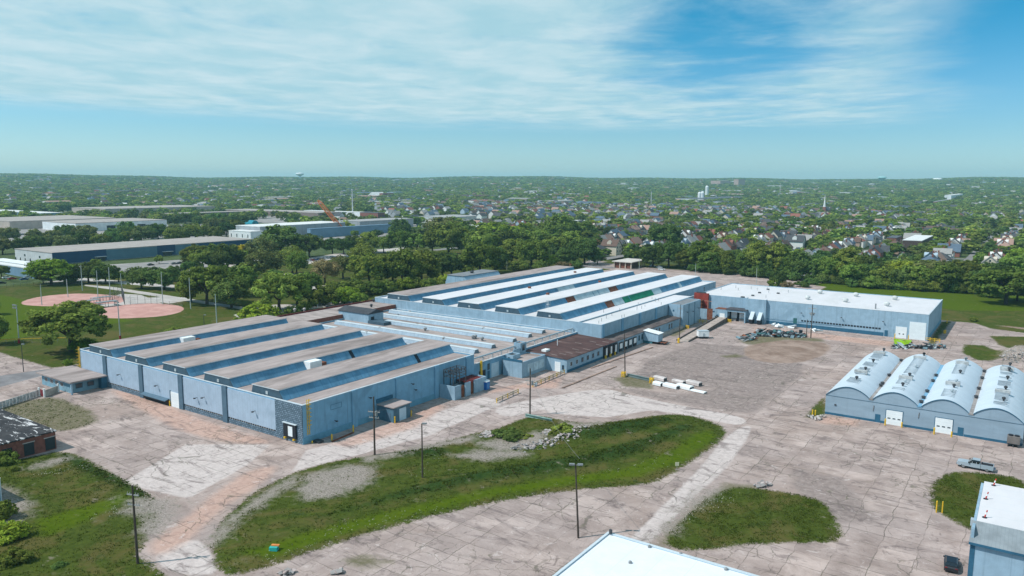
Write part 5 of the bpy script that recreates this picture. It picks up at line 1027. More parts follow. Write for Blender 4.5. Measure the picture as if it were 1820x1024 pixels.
# ================================================================== vehicles
CARP = objmat('car_paint', 0.35, 0.02); CARP.node_tree.nodes['Principled BSDF'].inputs['Specular IOR Level'].default_value = 0.5
TYRE = mat('tyre_rubber', (0.02, 0.02, 0.02), 0.9, 0.05); RIM = mat('wheel_rim', (0.35, 0.36, 0.38), 0.35, 0.05, metal=0.6); CG = mat('car_glass', (0.015, 0.02, 0.025), 0.08, 0.0, spec=0.7); LAMP = mat('clear_lamp', (0.6, 0.62, 0.64), 0.2); RLAMP = mat('red_lamp', (0.35, 0.01, 0.01), 0.3); BLKP = mat('black_plastic', (0.02, 0.02, 0.022), 0.6)
def loft(secs, mi=0):
    """join cross-sections (lists of points) into one skin"""
    b = MB(); n = len(secs[0]); vs = [p for s in secs for p in s]; fs = []
    for k in range(len(secs)-1):
        for i in range(n): fs.append((k*n+i, (k+1)*n+i, (k+1)*n+(i+1) % n, k*n+(i+1) % n))
    fs += [tuple(range(n)), tuple((len(secs)-1)*n+i for i in reversed(range(n)))]
    return b.add(vs, fs, mi)
def sec(x, w, zb, zt, wt=None, r=0.12):
    wt = w if wt is None else wt
    return [(x, -w, zb), (x, w, zb), (x, w, zt-r*1.6), (x, wt, zt), (x, -wt, zt), (x, -w, zt-r*1.6)]
def wheels(o, xs, w, r):
    for x in xs:
        for s in (-1, 1):
            t_ = MB().cyl((x, s*(w-0.22), r), (x, s*(w+0.02), r), r, 18).build('tyre', TYRE, o, world=False)
            MB().cyl((x, s*(w+0.021), r), (x, s*(w+0.04), r), r*0.62, 14).build('rim', RIM, t_, world=False)
def make_car(name, label, loc, rz, color, group=None, wagon=False):
    o = thing(name, label, 'car', loc, group, rz)
    b = loft([sec(-2.25, 0.72, 0.42, 0.80), sec(-2.1, 0.86, 0.28, 0.98), sec(-1.2, 0.90, 0.24, 1.02), sec(0.9, 0.90, 0.24, 0.98), sec(1.75, 0.88, 0.26, 0.88), sec(2.2, 0.74, 0.38, 0.72)]).build('body', CARP, o, world=False, smooth=False); b.color = (*color, 1)
    cb = loft([sec(-2.0 if wagon else -1.75, 0.80, 0.95, 1.08, 0.74), sec(-1.75 if wagon else -0.95, 0.78, 0.95, 1.50, 0.62), sec(0.15, 0.80, 0.95, 1.52, 0.64), sec(1.05, 0.82, 0.92, 1.0, 0.78)]).build('window_band', CG, o, world=False)
    rf = loft([sec(-1.7 if wagon else -0.9, 0.60, 1.502, 1.535), sec(0.12, 0.62, 1.522, 1.56)]).build('roof', CARP, o, world=False); rf.color = (*color, 1)
    wheels(o, (-1.35, 1.4), 0.86, 0.33)
    for s in (-1, 1):
        MB().box(2.05, 2.19, s*0.62-0.14, s*0.62+0.14, 0.60, 0.72).build('headlight', LAMP, o, world=False); MB().box(-2.24, -2.12, s*0.62-0.16, s*0.62+0.16, 0.72, 0.88).build('tail_light', RLAMP, o, world=False)
        MB().box(0.75, 0.95, s*0.97-0.08, s*0.97+0.08, 0.98, 1.12).build('mirror', BLKP, o, world=False)
    return o
p = G(1690, 1008); make_car('car', 'black car parked alone on cracked concrete beside the mansard shed', (p[0], p[1], 0.0), math.pi/2+0.08, (0.012, 0.016, 0.022), None, True)
p = G(1733, 833); o = thing('pickup_truck', 'silver pickup truck with a dark open load bed driving past the barrel-roofed warehouse', 'truck', (p[0], p[1], 0), rz=math.pi-0.02); SC = (0.34, 0.395, 0.44, 1)
b = loft([sec(0.55, 0.98, 0.55, 1.28), sec(2.2, 0.97, 0.5, 1.24), sec(2.9, 0.92, 0.5, 1.16), sec(3.02, 0.84, 0.55, 1.05)]).build('hood', CARP, o, world=False); b.color = SC
b = loft([sec(-0.9, 0.98, 0.5, 1.28), sec(0.9, 0.98, 0.5, 1.28)]).build('cab', CARP, o, world=False); b.color = SC
loft([sec(-0.88, 0.92, 1.25, 1.5, 0.86), sec(-0.75, 0.9, 1.25, 1.92, 0.74), sec(0.5, 0.9, 1.25, 1.93, 0.74), sec(1.2, 0.92, 1.22, 1.3, 0.9)]).build('window_band', CG, o, world=False)
b = loft([sec(-0.78, 0.74, 1.90, 1.96), sec(0.5, 0.74, 1.92, 1.985)]).build('roof', CARP, o, world=False); b.color = SC
for x in (0.5, -0.2, -0.8):
    b = MB().box(x-0.05, x+0.05, -0.935, 0.935, 1.27, 1.6).build('pillar', CARP, o, world=False); b.color = SC
b = MB().box(-2.95, -0.95, 0.86, 0.98, 0.5, 1.32).box(-2.95, -0.95, -0.98, -0.86, 0.5, 1.32).box(-3.05, -2.951, -0.98, 0.98, 0.5, 1.30).build('load_bed', CARP, o, world=False); b.color = SC
MB().box(-2.94, -0.96, -0.855, 0.855, 0.6, 0.8).build('bed_floor', DARK, o, world=False); MB().box(-2.9, -1.0, -0.85, 0.85, 0.95, 1.25).build('load', mat('dark_tarp', (0.02, 0.022, 0.028), 0.8), o, world=False)
MB().box(-3.35, -3.06, -0.85, 0.85, 0.5, 0.72).build('bumper', RIM, o, world=False); MB().box(3.02, 3.15, -0.88, 0.88, 0.5, 0.75).build('bumper', RIM, o, world=False)
wheels(o, (-2.0, 1.95), 0.95, 0.42)
for s in (-1, 1): MB().box(2.92, 3.03, s*0.7-0.16, s*0.7+0.16, 0.85, 1.05).build('headlight', LAMP, o, world=False); MB().box(0.95, 1.15, s*1.1-0.12, s*1.1+0.12, 1.25, 1.5).build('mirror', BLKP, o, world=False); MB().box(-3.07, -3.0, s*0.9-0.06, s*0.9+0.06, 0.9, 1.25).build('tail_light', RLAMP, o, world=False)
# ================================================================== ball-field fences
def chain(pts, h, label, mesh_gap=1.2, rails=True):
    P = [G(*p) for p in pts]; o = thing('chain_fence', label, 'fence', P[0], 'chain-link fences at the ball fields'); b = MB(); r = MB()
    for p, q in zip(P[:-1], P[1:]):
        d = q-p; n = max(1, int(np.linalg.norm(d)/3.0))
        for k in range(n+1): c = p+d*k/n; b.cyl(c, c+[0, 0, h], 0.06, 5)
        for z in (h, h*0.5, 0.15): r.cyl(p+[0, 0, z], q+[0, 0, z], 0.035, 4)
        m_ = max(1, int(np.linalg.norm(d)/0.5))
        for k in range(m_): c = p+d*(k+0.5)/m_; r.cyl(c+[0, 0, 0.1], c+[0, 0, h], 0.012, 3)
    b.build('post', DSTEEL, o); r.build('wire_mesh', STEEL, o)
chain([(178, 541), (200, 533), (216, 526)], 3.5, 'dark chain-link backstop behind the farther ball field')
chain([(196, 534), (217, 528), (222, 543)], 6.0, 'tall chain-link backstop between the two ball fields')
chain([(232, 541), (258, 539), (290, 541)], 4.0, 'dark chain-link fence behind the nearer ball field')
chain([(290, 541), (325, 544)], 1.6, 'low chain-link fence at the far corner of the nearer ball field')
chain([(0, 512), (60, 507), (150, 504)], 1.8, 'chain-link fence between the street parking and the far lawn')
pf0, pf1 = G(-20, 612), G(118, 608); o = thing('outfield_fence', 'yellow-topped outfield fence on the lawn in front of the big broad tree', 'fence', pf0)
d = pf1-pf0; L = np.linalg.norm(d); b = MB(); b.obox((pf0+pf1)/2, math.atan2(d[1], d[0]), L/2, 0.09, 1.45, 1.65); b.build('top_rail', YEL, o)
b = MB()
for k in range(int(L/2.5)+1): c = pf0+d*k/int(L/2.5); b.cyl(c, c+[0, 0, 1.44], 0.05, 5)
b.build('post', STEEL, o)
for px, py, l in ((158, 543, 'low pale dugout bench at the farther ball field'), (181, 537, 'long dark dugout roof at the farther ball field'), (190, 545, 'long dark dugout roof between the two ball fields')):
    p = G(px, py); o = thing('dugout', l, 'dugout', p, 'dugouts at the ball fields'); MB().box(p[0]-1.5, p[0]+1.5, p[1]-4.5, p[1]+4.5, 2.2, 2.4).build('roof', STEEL, o)
    b = MB()
    for dx in (-1.3, 1.3):
        for dy in (-4.2, 0, 4.2): b.box(p[0]+dx-0.07, p[0]+dx+0.07, p[1]+dy-0.07, p[1]+dy+0.07, 0, 2.2)
    b.build('post', DSTEEL, o)

# ================================================================== buildings beyond the works
EXC = []     # rectangles kept free of scattered trees and houses
def excl(x0, x1, y0, y1, m=5): EXC.append((x0-m, x1+m, y0-m, y1+m))
FW_ = {}
def fm(name, c, **k): return mat('far_'+name, c, 0.8, k.pop('var', 0.06), 0.2, **k)
FROOF = fm('tan_roof', (0.36, 0.315, 0.29), c2=(0.29, 0.26, 0.245), s2=0.03); FGREY = fm('grey_roof', (0.34, 0.33, 0.33), c2=(0.26, 0.255, 0.26), s2=0.03); FWHITE = fm('white_roof', (0.66, 0.66, 0.65)); FDARK = fm('dark_roof', (0.10, 0.105, 0.12))
FRIB = fm('ribbed_grey', (0.33, 0.35, 0.37), seams=(0.12, 0.12, 0), seamc=(0.24, 0.25, 0.27))
FBEIGE = fm('beige_wall', (0.44, 0.37, 0.325)); FBROWN = fm('brown_wall', (0.20, 0.155, 0.14)); FBLUE = fm('navy_cladding', (0.022, 0.065, 0.14)); FBLG = fm('blue_glass_cladding', (0.10, 0.19, 0.26), c2=(0.14, 0.25, 0.33), s2=0.1); FPALE = fm('pale_wall', (0.52, 0.53, 0.54)); FWW = fm('white_wall', (0.70, 0.72, 0.73)); FBRICK = fm('brick_wall', (0.24, 0.10, 0.08)); FBLW = fm('blue_wall', (0.16, 0.26, 0.36)); FRED = fm('red_roof', (0.26, 0.08, 0.065)); FPINK = fm('pink_wall', (0.45, 0.32, 0.28)); FDBRN = fm('dark_brown_wall', (0.08, 0.055, 0.05))
def fbox(name, label, cat, c, l, r, h, wm, rm, group=None, wins=0, par=0.5, sub=None):
    """flat-roofed block from its near ground corner c, a point l on its left front edge line and a point r on its right edge line"""
    C_ = GT(*c); xw = onY(l[0], l[1], C_[1])[0]; yl = onX(r[0], r[1], C_[0])[1]
    xw = max(min(xw, C_[0]-4), C_[0]-420); yl = min(max(yl, C_[1]+4), C_[1]+420)
    z0 = float(terr(C_[0], C_[1])); o = thing(name, label, cat, (C_[0], C_[1], z0), group)
    b = MB(); b.box(xw, C_[0], C_[1], yl, z0-1.5, z0+h); b.build('wall', wm, o)
    MB().box(xw-0.2, C_[0]+0.2, C_[1]-0.2, yl+0.2, z0+h+0.003, z0+h+par).build('roof', rm, o); excl(xw, C_[0], C_[1], yl)
    if wins:
        for k in range(wins):
            y = C_[1]+(k+0.5)*(yl-C_[1])/wins; w_ = min(2.0, (yl-C_[1])/wins*0.5); MB().box(C_[0]+0.002, C_[0]+0.08, y-w_/2, y+w_/2, z0+h*0.35, z0+h*0.75).build('window', GLASS, o)
    return o, (xw, C_[0], C_[1], yl, z0, h)
o, e = fbox('blue_warehouse', 'long low warehouse with navy and glassy blue cladding beyond the ball fields', 'warehouse', (94, 472), (28, 466), (452, 447), 7.6, FPALE, FROOF)
x1, ya, yb = e[1], e[2], e[3]
def seg(px, py): return float(onX(px, py, x1)[1])
for a, b_, mm, z1 in ((seg(94, 472), seg(190, 466), FBLUE, 7.9), (seg(190, 466), seg(280, 460), FBLG, 7.4), (seg(280, 460), seg(312, 458), FBLUE, 8.0), (seg(312, 458), seg(352, 455), FBLG, 7.4), (seg(352, 455), yb, FBLUE, 7.6)):
    MB().box(x1+0.01, x1+0.25, a+0.02, b_-0.02, 0.3, z1).build('cladding_panel', mm, o)
for px in (178, 298): y = seg(px, 462); MB().box(x1+0.26, x1+2.0, y-4, y+4, 3.0, 3.3).build('entrance_canopy', FWHITE, o); MB().box(x1+0.26, x1+0.32, y-3.5, y+3.5, 0.2, 2.9).build('entrance', GLASS, o)
for k in range(3): MB().box(e[0]+14+k*22, e[0]+16+k*22, ya-0.1, ya-0.002, 3.5, 5.0).build('window', GLASS, o)
fbox('white_warehouse', 'white warehouse with a tan roof and dark loading doors behind the far tree belt', 'warehouse', (135, 413), (76, 406), (297, 405), 9, FWW, FROOF)
bx = EXC[-1]; 
for px in (198, 252): q = onX(px, 409, bx[1]-5); MB().box(q[0]+0.02, q[0]+0.2, q[1]-5, q[1]+5, 0.0, 5.5).build('loading_door', DARK, bpy.data.objects['white_warehouse'])
for px in (263, 270, 277): q = onX(px, 408, bx[1]-5); MB().box(q[0]+0.02, q[0]+0.2, q[1]-2, q[1]+2, 1.0, 4.5).build('dock_door', DARK, bpy.data.objects['white_warehouse'])
fbox('beige_warehouse', 'wide beige warehouse with a pinkish roof left of the white warehouse', 'warehouse', (18, 409), (-60, 398), (205, 394), 9, FBEIGE, FROOF)
fbox('tan_warehouse', 'long tan warehouse with a brown side wall farther behind the white warehouse', 'warehouse', (188, 384), (128, 379), (382, 374), 11, FBEIGE, FROOF, wins=0)
fbox('brown_warehouse', 'long brown warehouse with a pale roof among trees right of the white warehouse', 'warehouse', (306, 390), (288, 388), (452, 379), 8, FBROWN, FROOF)
fbox('blue_roofed_depot', 'low blue and white depot at the far edge of the industrial estate', 'building', (74, 388), (-30, 379), (112, 386), 7, FBLW, FWHITE)
fbox('white_factory_block', 'white windowed office block at the end of the grey factory', 'building', (446, 430), (407, 425), (468, 428), 9, FWW, FWHITE)
for k in range(4): bx = EXC[-1]; xx = bx[0]+5+(k+0.5)*(bx[1]-bx[0]-10)/4; MB().box(xx-0.6, xx+0.6, bx[2]+5-0.1, bx[2]+5-0.002, 3.5, 6.5).build('window', GLASS, bpy.data.objects['white_factory_block'])
fbox('grey_factory', 'long grey ribbed factory behind the park trees', 'factory', (463, 428), (420, 423), (614, 416), 13, FRIB, FWHITE)
fbox('blue_grey_factory', 'long low blue-grey factory shed in front of the ribbed grey factory', 'factory', (552, 424), (546, 423), (702, 414), 9, FBLW, FBLW)
fbox('grey_plant_hall', 'dark grey plant hall with a pale roof right of the crane', 'factory', (640, 414), (600, 408), (735, 408), 12, FRIB, FGREY)
fbox('white_terminal', 'long white-roofed freight terminal behind the crane', 'building', (730, 389), (540, 376), (742, 388), 7, FWW, FWHITE)
fbox('brick_mill', 'reddish brick mill block between the crane and the white terminal', 'building', (672, 396), (640, 392), (684, 394), 13, FBRICK, FDARK, wins=4)
fbox('dark_roofed_shop', 'low shop with a dark roof in front of the first houses', 'building', (840, 412), (740, 404), (872, 406), 5, FPALE, FDARK)
fbox('long_brown_shed', 'long low brown shed with pale roof left of the brick mill', 'warehouse', (566, 388), (400, 380), (606, 385), 8, FBROWN, FROOF)
fbox('pale_long_shed', 'long pale shed with a grey roof behind the dark-roofed shop', 'warehouse', (800, 398), (744, 394), (860, 395), 8, FPALE, FGREY)
fbox('scalloped_workshop', 'workshop with a bright white roof next to the brick block', 'building', (868, 416), (800, 410), (892, 411), 7, FBRICK, FWHITE)
fbox('brick_block', 'brown brick block beside the white-roofed workshop', 'building', (895, 421), (873, 418), (903, 419), 8, FBRICK, FGREY, wins=2)
fbox('flat_shop', 'flat white-fronted shop among the trees behind the houses', 'building', (1000, 404), (968, 402), (1012, 403), 5, FWW, FGREY)
fbox('flat_office', 'blue-grey flat-roofed office block among the trees behind the houses', 'building', (1036, 402), (1018, 400), (1046, 400), 6, FBLW, FWHITE)
o, e = fbox('apartment_block', 'dark brown three-storey apartment block with a pale flat roof beside the far street', 'apartments', (1637, 450), (1603, 446), (1656, 446), 9.5, FDBRN, FWHITE, wins=5)
for z in (3.2, 6.2): MB().box(e[1]+0.09, e[1]+0.9, e[2]+1, e[3]-1, z, z+0.15).build('balcony', FBROWN, o)
fbox('brick_corner_house', 'red brick corner building next to the apartment block', 'building', (1592, 440), (1575, 437), (1602, 437), 8, FBRICK, FDARK, wins=2)
fbox('brick_school', 'long reddish brick building with white bands far behind the houses on the right', 'building', (1664, 368), (1658, 366), (1730, 366), 12, FBRICK, FGREY, wins=8)
fbox('white_school', 'long white low building with many windows far away on the right', 'building', (1690, 358), (1678, 357), (1826, 354), 16, FWW, FWHITE, wins=12)
fbox('far_plant', 'long grey plant with purple-grey roof far away in the middle of the treetops', 'factory', (1250, 362), (1200, 358), (1365, 357), 12, FPALE, FDARK)
fbox('pink_block', 'pinkish block with stepped roof on the far ridge, left of two', 'building', (1280, 331), (1263, 330), (1298, 330), 26, FPINK, FPINK, 'pink blocks on the far ridge')
fbox('pink_block', 'pinkish block on the far ridge, right of two and taller', 'building', (1312, 333), (1304, 332), (1324, 332), 36, FPINK, FPINK, 'pink blocks on the far ridge')
fbox('blue_roofed_hall', 'hall with a bright blue roof edge far away among treetops', 'building', (1120, 363), (1108, 362), (1152, 361), 9, FBLW, FBLUE)
fbox('red_roofed_hall', 'hall with a red roof beside the blue-edged hall far away', 'building', (1140, 357), (1128, 356), (1150, 356), 10, FPINK, FRED)
fbox('cream_shop_row', 'long cream row of shops far away between the treetops', 'building', (1330, 351), (1245, 345), (1352, 350), 9, FWW, FPINK)
fbox('white_roofed_store', 'bright white-roofed store near the tall mast far away', 'building', (1400, 349), (1386, 348), (1408, 348), 9, FWW, FWHITE)
fbox('garden_shed_row', 'row of pale low sheds beyond the industrial estate trees', 'building', (238, 368), (180, 364), (262, 367), 6, FWW, FWHITE)
# church-like hall with gabled white roof
p = GT(668, 353); z0 = float(terr(p[0], p[1])); o = thing('gabled_hall', 'large hall with a bright white gabled roof and brick wing far behind the crane', 'building', (p[0], p[1], z0)); excl(p[0]-40, p[0]+30, p[1]-20, p[1]+60)
MB().box(p[0]-32, p[0], p[1], p[1]+44, z0-2, z0+8).build('wall', FPINK, o); MB().prism([(p[0]-34, z0+8.003), (p[0]+2, z0+8.003), (p[0]-16, z0+19)], 'y', p[1]-1, p[1]+45).build('roof', FWHITE, o); MB().box(p[0]+0.01, p[0]+14, p[1]+15, p[1]+60, z0-2, z0+16).build('brick_wing', FBRICK, o)
# teal tank, twin stacks, crane, water towers, spire, masts
p = G(446, 402); o = thing('tank', 'teal half-round storage tank beside the white office block', 'tank', (p[0], p[1], 0)); excl(p[0]-14, p[0]+14, p[1]-14, p[1]+14)
b = MB(); n = 14; zt = top_z(p, 391.5); prof = [(5*math.cos(math.pi*k/n), zt-5+5*math.sin(math.pi*k/n)) for k in range(n+1)]+[(-5, -0.5), (5, -0.5)]; b.prism([(p[1]+a, z) for a, z in prof], 'x', p[0]-9, p[0]+9); b.build('shell', fm('teal_tank', (0.02, 0.25, 0.33)), o)
q = G(613, 418); o = thing('crane', 'orange lattice crane with its boom leaning to the left above the grey factory', 'crane', (q[0], q[1], 0)); OR = fm('orange_steel', (0.62, 0.17, 0.06))
MB().box(q[0]-4, q[0]+4, q[1]-3, q[1]+3, 0, 1.6).build('track', DSTEEL, o); MB().box(q[0]-3, q[0]+4, q[1]-2.4, q[1]+2.4, 1.603, 4.5).build('cab', OR, o)
dep = proj(q)[2]; tip = q+np.array(RT)*((567-613)*dep/FOC); tip[2] = top_z(q, 356)
foot = q+np.array([0, 0, 3.0]); b = MB(); ax = (tip-foot); Lb = np.linalg.norm(ax); ax /= Lb; s1 = np.cross(ax, FW); s1 /= np.linalg.norm(s1); s2_ = np.cross(ax, s1)
def bw(u): return 1.7*min(1, u*5+0.3, (1-u)*5+0.35)
N = 26; prev = None
for k in range(N+1):
    u = k/N; c = foot+ax*Lb*u; w_ = bw(u); cs = [c+s1*w_*a+s2_*w_*b2 for a, b2 in ((-1, -1), (1, -1), (1, 1), (-1, 1))]
    if prev is not None:
        for i in range(4): b.cyl(prev[i], cs[i], 0.28, 4); b.cyl(prev[i], cs[(i+1) % 4], 0.18, 4)
    prev = cs
b.build('boom', OR, o)
def water_tower(px, by, ty, label, m_, pedestal=True):
    p = G(px, by); d = 5200.0; r_ = ray(px, 400); r_ = r_/np.linalg.norm(r_[:2]); x, y = r_[0]*d, r_[1]*d; z0 = float(terr(x, y)); h = top_z((x, y), ty)-z0; o = thing('water_tower', label, 'water tower', (x, y, z0), 'water towers on the horizon'); R_ = 26
    if pedestal: MB().lathe((x, y, z0), [(9, -3), (6, 8), (5.5, h-24), (12, h-18)], 16).build('stem', m_, o)
    else:
        b = MB()
        for k in range(6): a = k*math.pi/3; b.cyl((x+16*math.cos(a), y+16*math.sin(a), z0-3), (x+13*math.cos(a), y+13*math.sin(a), z0+h-18), 1.4, 6)
        b.cyl((x, y, z0-3), (x, y, z0+h-18), 3, 8); b.build('leg', m_, o)
    MB().lathe((x, y, z0+h), [(11.5, -18.5), (R_*0.8, -15), (R_, -9), (R_*0.92, -4), (R_*0.6, -1), (R_*0.2, 0)], 20).build('tank', m_, o)
WT = fm('tower_white', (0.72, 0.75, 0.76)); WT2 = fm('tower_teal', (0.30, 0.52, 0.52))
water_tower(536, 330, 307, 'white water tower standing alone above the left half of the horizon', WT); water_tower(1562, 335, 313.5, 'pale teal water tower, the larger of two on the right horizon', WT2, False); water_tower(1660, 338, 316.5, 'small white water tower right of the teal one on the horizon', WT, False)
p = G(1465, 384); o = thing('church', 'church with a slim white spire among treetops far behind the houses', 'church', (p[0], p[1], 0)); MB().box(p[0]-5, p[0]+5, p[1], p[1]+25, -1, 10).build('nave', FBRICK, o); MB().prism([(p[0]-5.5, 10.003), (p[0]+5.5, 10.003), (p[0], 16)], 'y', p[1]-0.5, p[1]+25).build('roof', FDARK, o); MB().box(p[0]-2.5, p[0]+2.5, p[1]-5, p[1]-0.51, 0, 16).build('tower', FBRICK, o); MB().lathe((p[0], p[1]-2.6, 16), [(2.3, 0), (1.0, 10), (0.1, 22)], 8).build('spire', FWW, o); excl(p[0]-8, p[0]+8, p[1]-8, p[1]+27)
for px, by, ty, l in ((627, 385, 338, 'thin tall mast behind the crane'), (1386, 350, 327, 'tall pale mast by the white-roofed store far away'), (1157, 372, 342, 'slim white chimney among far treetops')):
    p = GT(px, by); h = top_z(p, ty); o = thing('mast', l, 'mast', p, 'tall masts far away'); MB().cyl(p-[0, 0, 1], (p[0], p[1], h), 1.1, 6, 0.7).build('pole', FPALE, o); MB().cyl((p[0], p[1], h), (p[0], p[1], h+1.5), 2.0 if by < 355 else 1.2, 8).build('head', FPALE, o)
for k, (px, py, ty) in enumerate(((1243, 358, 341), (1248, 358, 340), (1256, 352, 330))):
    p = GT(px, py); h = top_z(p, ty); o = thing('silo', 'pale silo at the far plant, '+['leftmost', 'middle', 'rightmost and tallest'][k]+' of three', 'silo', p, 'silos at the far plant'); MB().lathe((p[0], p[1], 0), [(5, p[2]-2), (5, h-4), (3, h-1), (0.5, h)], 12).build('tank', FWW, o); MB().box(p[0]+5.01, p[0]+6, p[1]-.5, p[1]+.5, p[2], h-5).build('ladder_cage', FPALE, o)
# canopy garage beyond the far lot
c0, c1 = G(1121.5, 478), G(1093.4, 475.5); o = thing('canopy_garage', 'flat-roofed garage with brown doors and open canopy by the far parking lot', 'garage', c0); yl = onX(1146, 472, c0[0])[1]; xl = c1[0]; excl(xl, c0[0], c0[1], yl)
MB().box(xl-1.2, c0[0]+1.2, c0[1]-1.2, yl+1, 4.0, 4.5).build('roof', fm('cream_roof', (0.56, 0.51, 0.47)), o); MB().box(xl, c0[0]-0.4, c0[1]+0.4, c0[1]+(yl-c0[1])*0.55, -0.2, 3.99).build('wall', FDBRN, o)
b = MB()
for k in range(4): x = xl+(c0[0]-xl)*k/3; b.box(x-0.3, x+0.3, c0[1]-0.3, c0[1]+0.39, 0, 3.99)
for y in np.linspace(c0[1]+(yl-c0[1])*0.6, yl, 4): b.box(c0[0]-0.25, c0[0]+0.25, y-0.25, y+0.25, 0, 3.99)
b.build('post', fm('cream_post', (0.55, 0.46, 0.38)), o)
for k in range(3): x = xl+(c0[0]-xl)*(k+0.12)/3; MB().box(x, x+(c0[0]-xl)*0.25, c0[1]+0.32, c0[1]+0.399, 0, 3.2).build('garage_door', fm('brown_door', (0.17, 0.065, 0.045)), o)
# depot corner at the left edge by the street parking
o, e = fbox('street_depot', 'low blue and white depot at the street parking behind the far lawn', 'building', (62, 494), (-40, 486), (80, 491), 4.2, FBLW, FWHITE)
q = G(30, 482); q_ = thing('long_canopy', 'long pale flat canopy sloping behind the street depot', 'canopy', q); MB().box(q[0]-40, q[0]+14, q[1], q[1]+9, 4.6, 5.0).build('roof', FWW, q_)
b = MB()
for k in range(6): b.box(q[0]-38+k*10-0.2, q[0]-38+k*10+0.2, q[1]+0.5, q[1]+0.9, 0, 4.59)
b.build('post', STEEL, q_)

# paved ground of the industrial estate
EG = mat('estate_paving', (0.27, 0.25, 0.24), 0.9, 0.1, 0.1, (0.38, 0.35, 0.33), 0.03, 0.6)
for poly in ([(-60, 428), (-60, 404), (410, 398), (405, 418), (330, 424), (60, 430)], [(95, 476), (250, 467), (450, 452), (470, 462), (330, 482), (120, 490)], [(470, 445), (560, 432), (720, 416), (880, 408), (880, 396), (620, 392), (470, 398), (440, 420)], [(440, 396), (900, 400), (900, 380), (440, 376)]):
    Q = [G(*p) for p in poly]; b = MB(); b.add([(q[0], q[1], 0.03) for q in Q], [tuple(range(len(Q)))]); kind(b.build('estate_paving', EG), 'structure')
# ================================================================== cars in the lots beyond
proto = {}
def lot_car(px, py, rz, color, label, group):
    p = G(px, py)
    if 'c' not in proto:
        o = thing('parked_car', label, 'car', p, group, rz); b = loft([sec(-2.2, 0.75, 0.35, 0.85), sec(-1.2, 0.9, 0.25, 1.0), sec(0.9, 0.9, 0.25, 0.98), sec(2.2, 0.74, 0.35, 0.75)]).build('body', CARP, o, world=False)
        loft([sec(-1.8, 0.8, 0.95, 1.05, 0.74), sec(-1.1, 0.78, 0.95, 1.42, 0.62), sec(0.15, 0.8, 0.95, 1.45, 0.64), sec(1.05, 0.82, 0.92, 1.0, 0.78)]).build('window_band', CG, o, world=False); r_ = loft([sec(-1.05, 0.6, 1.43, 1.47), sec(0.12, 0.62, 1.455, 1.5)]).build('roof', CARP, o, world=False)
        for x in (-1.35, 1.4):
            for s in (-1, 1): MB().cyl((x, s*0.66, 0.33), (x, s*0.88, 0.33), 0.33, 10).build('wheel', TYRE, o, world=False)
        proto['c'] = o
    else: o = dup(proto['c'], p, rz, label, group)
    for ch in o.children:
        if ch.name.split('.')[0] in ('body', 'roof'): ch.color = (*color, 1)
CN = {'white': (0.7, 0.71, 0.72), 'silver': (0.42, 0.44, 0.46), 'black': (0.02, 0.022, 0.026), 'red': (0.30, 0.02, 0.02), 'blue': (0.03, 0.08, 0.20), 'grey': (0.14, 0.145, 0.15)}
for px, py, c_, l in ((1159, 474, 'white', 'white car on the dark asphalt next to the canopy garage'), (1176, 480, 'white', 'white car in the middle of the dark asphalt lot'), (1172, 476.5, 'silver', 'silver car just behind the white one on the dark asphalt lot'), (43, 498, 'blue', 'dark blue car beside the street depot'), (3, 505, 'black', 'black car at the edge of the street parking'), (12, 495, 'white', 'white car in the street parking before the depot'), (22, 497, 'red', 'dark red car in the street parking before the depot'), (50, 495, 'silver', 'silver car next to the dark blue one by the street depot'), (1687, 438, 'silver', 'silver car on the far street by the apartment block'), (268, 472, 'black', 'dark car in front of the glassy blue cladding'), (310, 470, 'grey', 'grey car near the entrance of the blue warehouse'), (320, 469, 'black', 'black car right of the grey one by the blue warehouse')):
    lot_car(px, py, 0.1 if px > 1000 else 1.5, CN[c_], l, 'cars parked beyond the works')
rc = random.Random(21); k = 0
for row, (xa, ya_, xb, yb_, n) in enumerate(((30, 418, 70, 417, 10), (60, 421, 130, 421, 12), (300, 407, 372, 404, 22), (310, 410, 360, 409, 16), (330, 413, 350, 412.5, 8), (545, 465, 600, 458, 9), (590, 461, 640, 454, 7))):
    for i in range(n):
        u = (i+0.5)/n; cn = rc.choice(['white', 'white', 'silver', 'silver', 'black', 'red', 'blue', 'grey'])
        where = ['left of the white warehouse', 'in front of the white warehouse', 'in the back row beside the white warehouse', 'in the middle row beside the white warehouse', 'in the front row beside the white warehouse', 'on the road behind the park lawn', 'on the near road side behind the park'][row]
        lot_car(xa+(xb-xa)*u, ya_+(yb_-ya_)*u, 1.4+0.2*rc.random(), CN[cn], '%s car %s, %s' % (cn, where, nthl(i)), 'cars parked in the industrial estate')
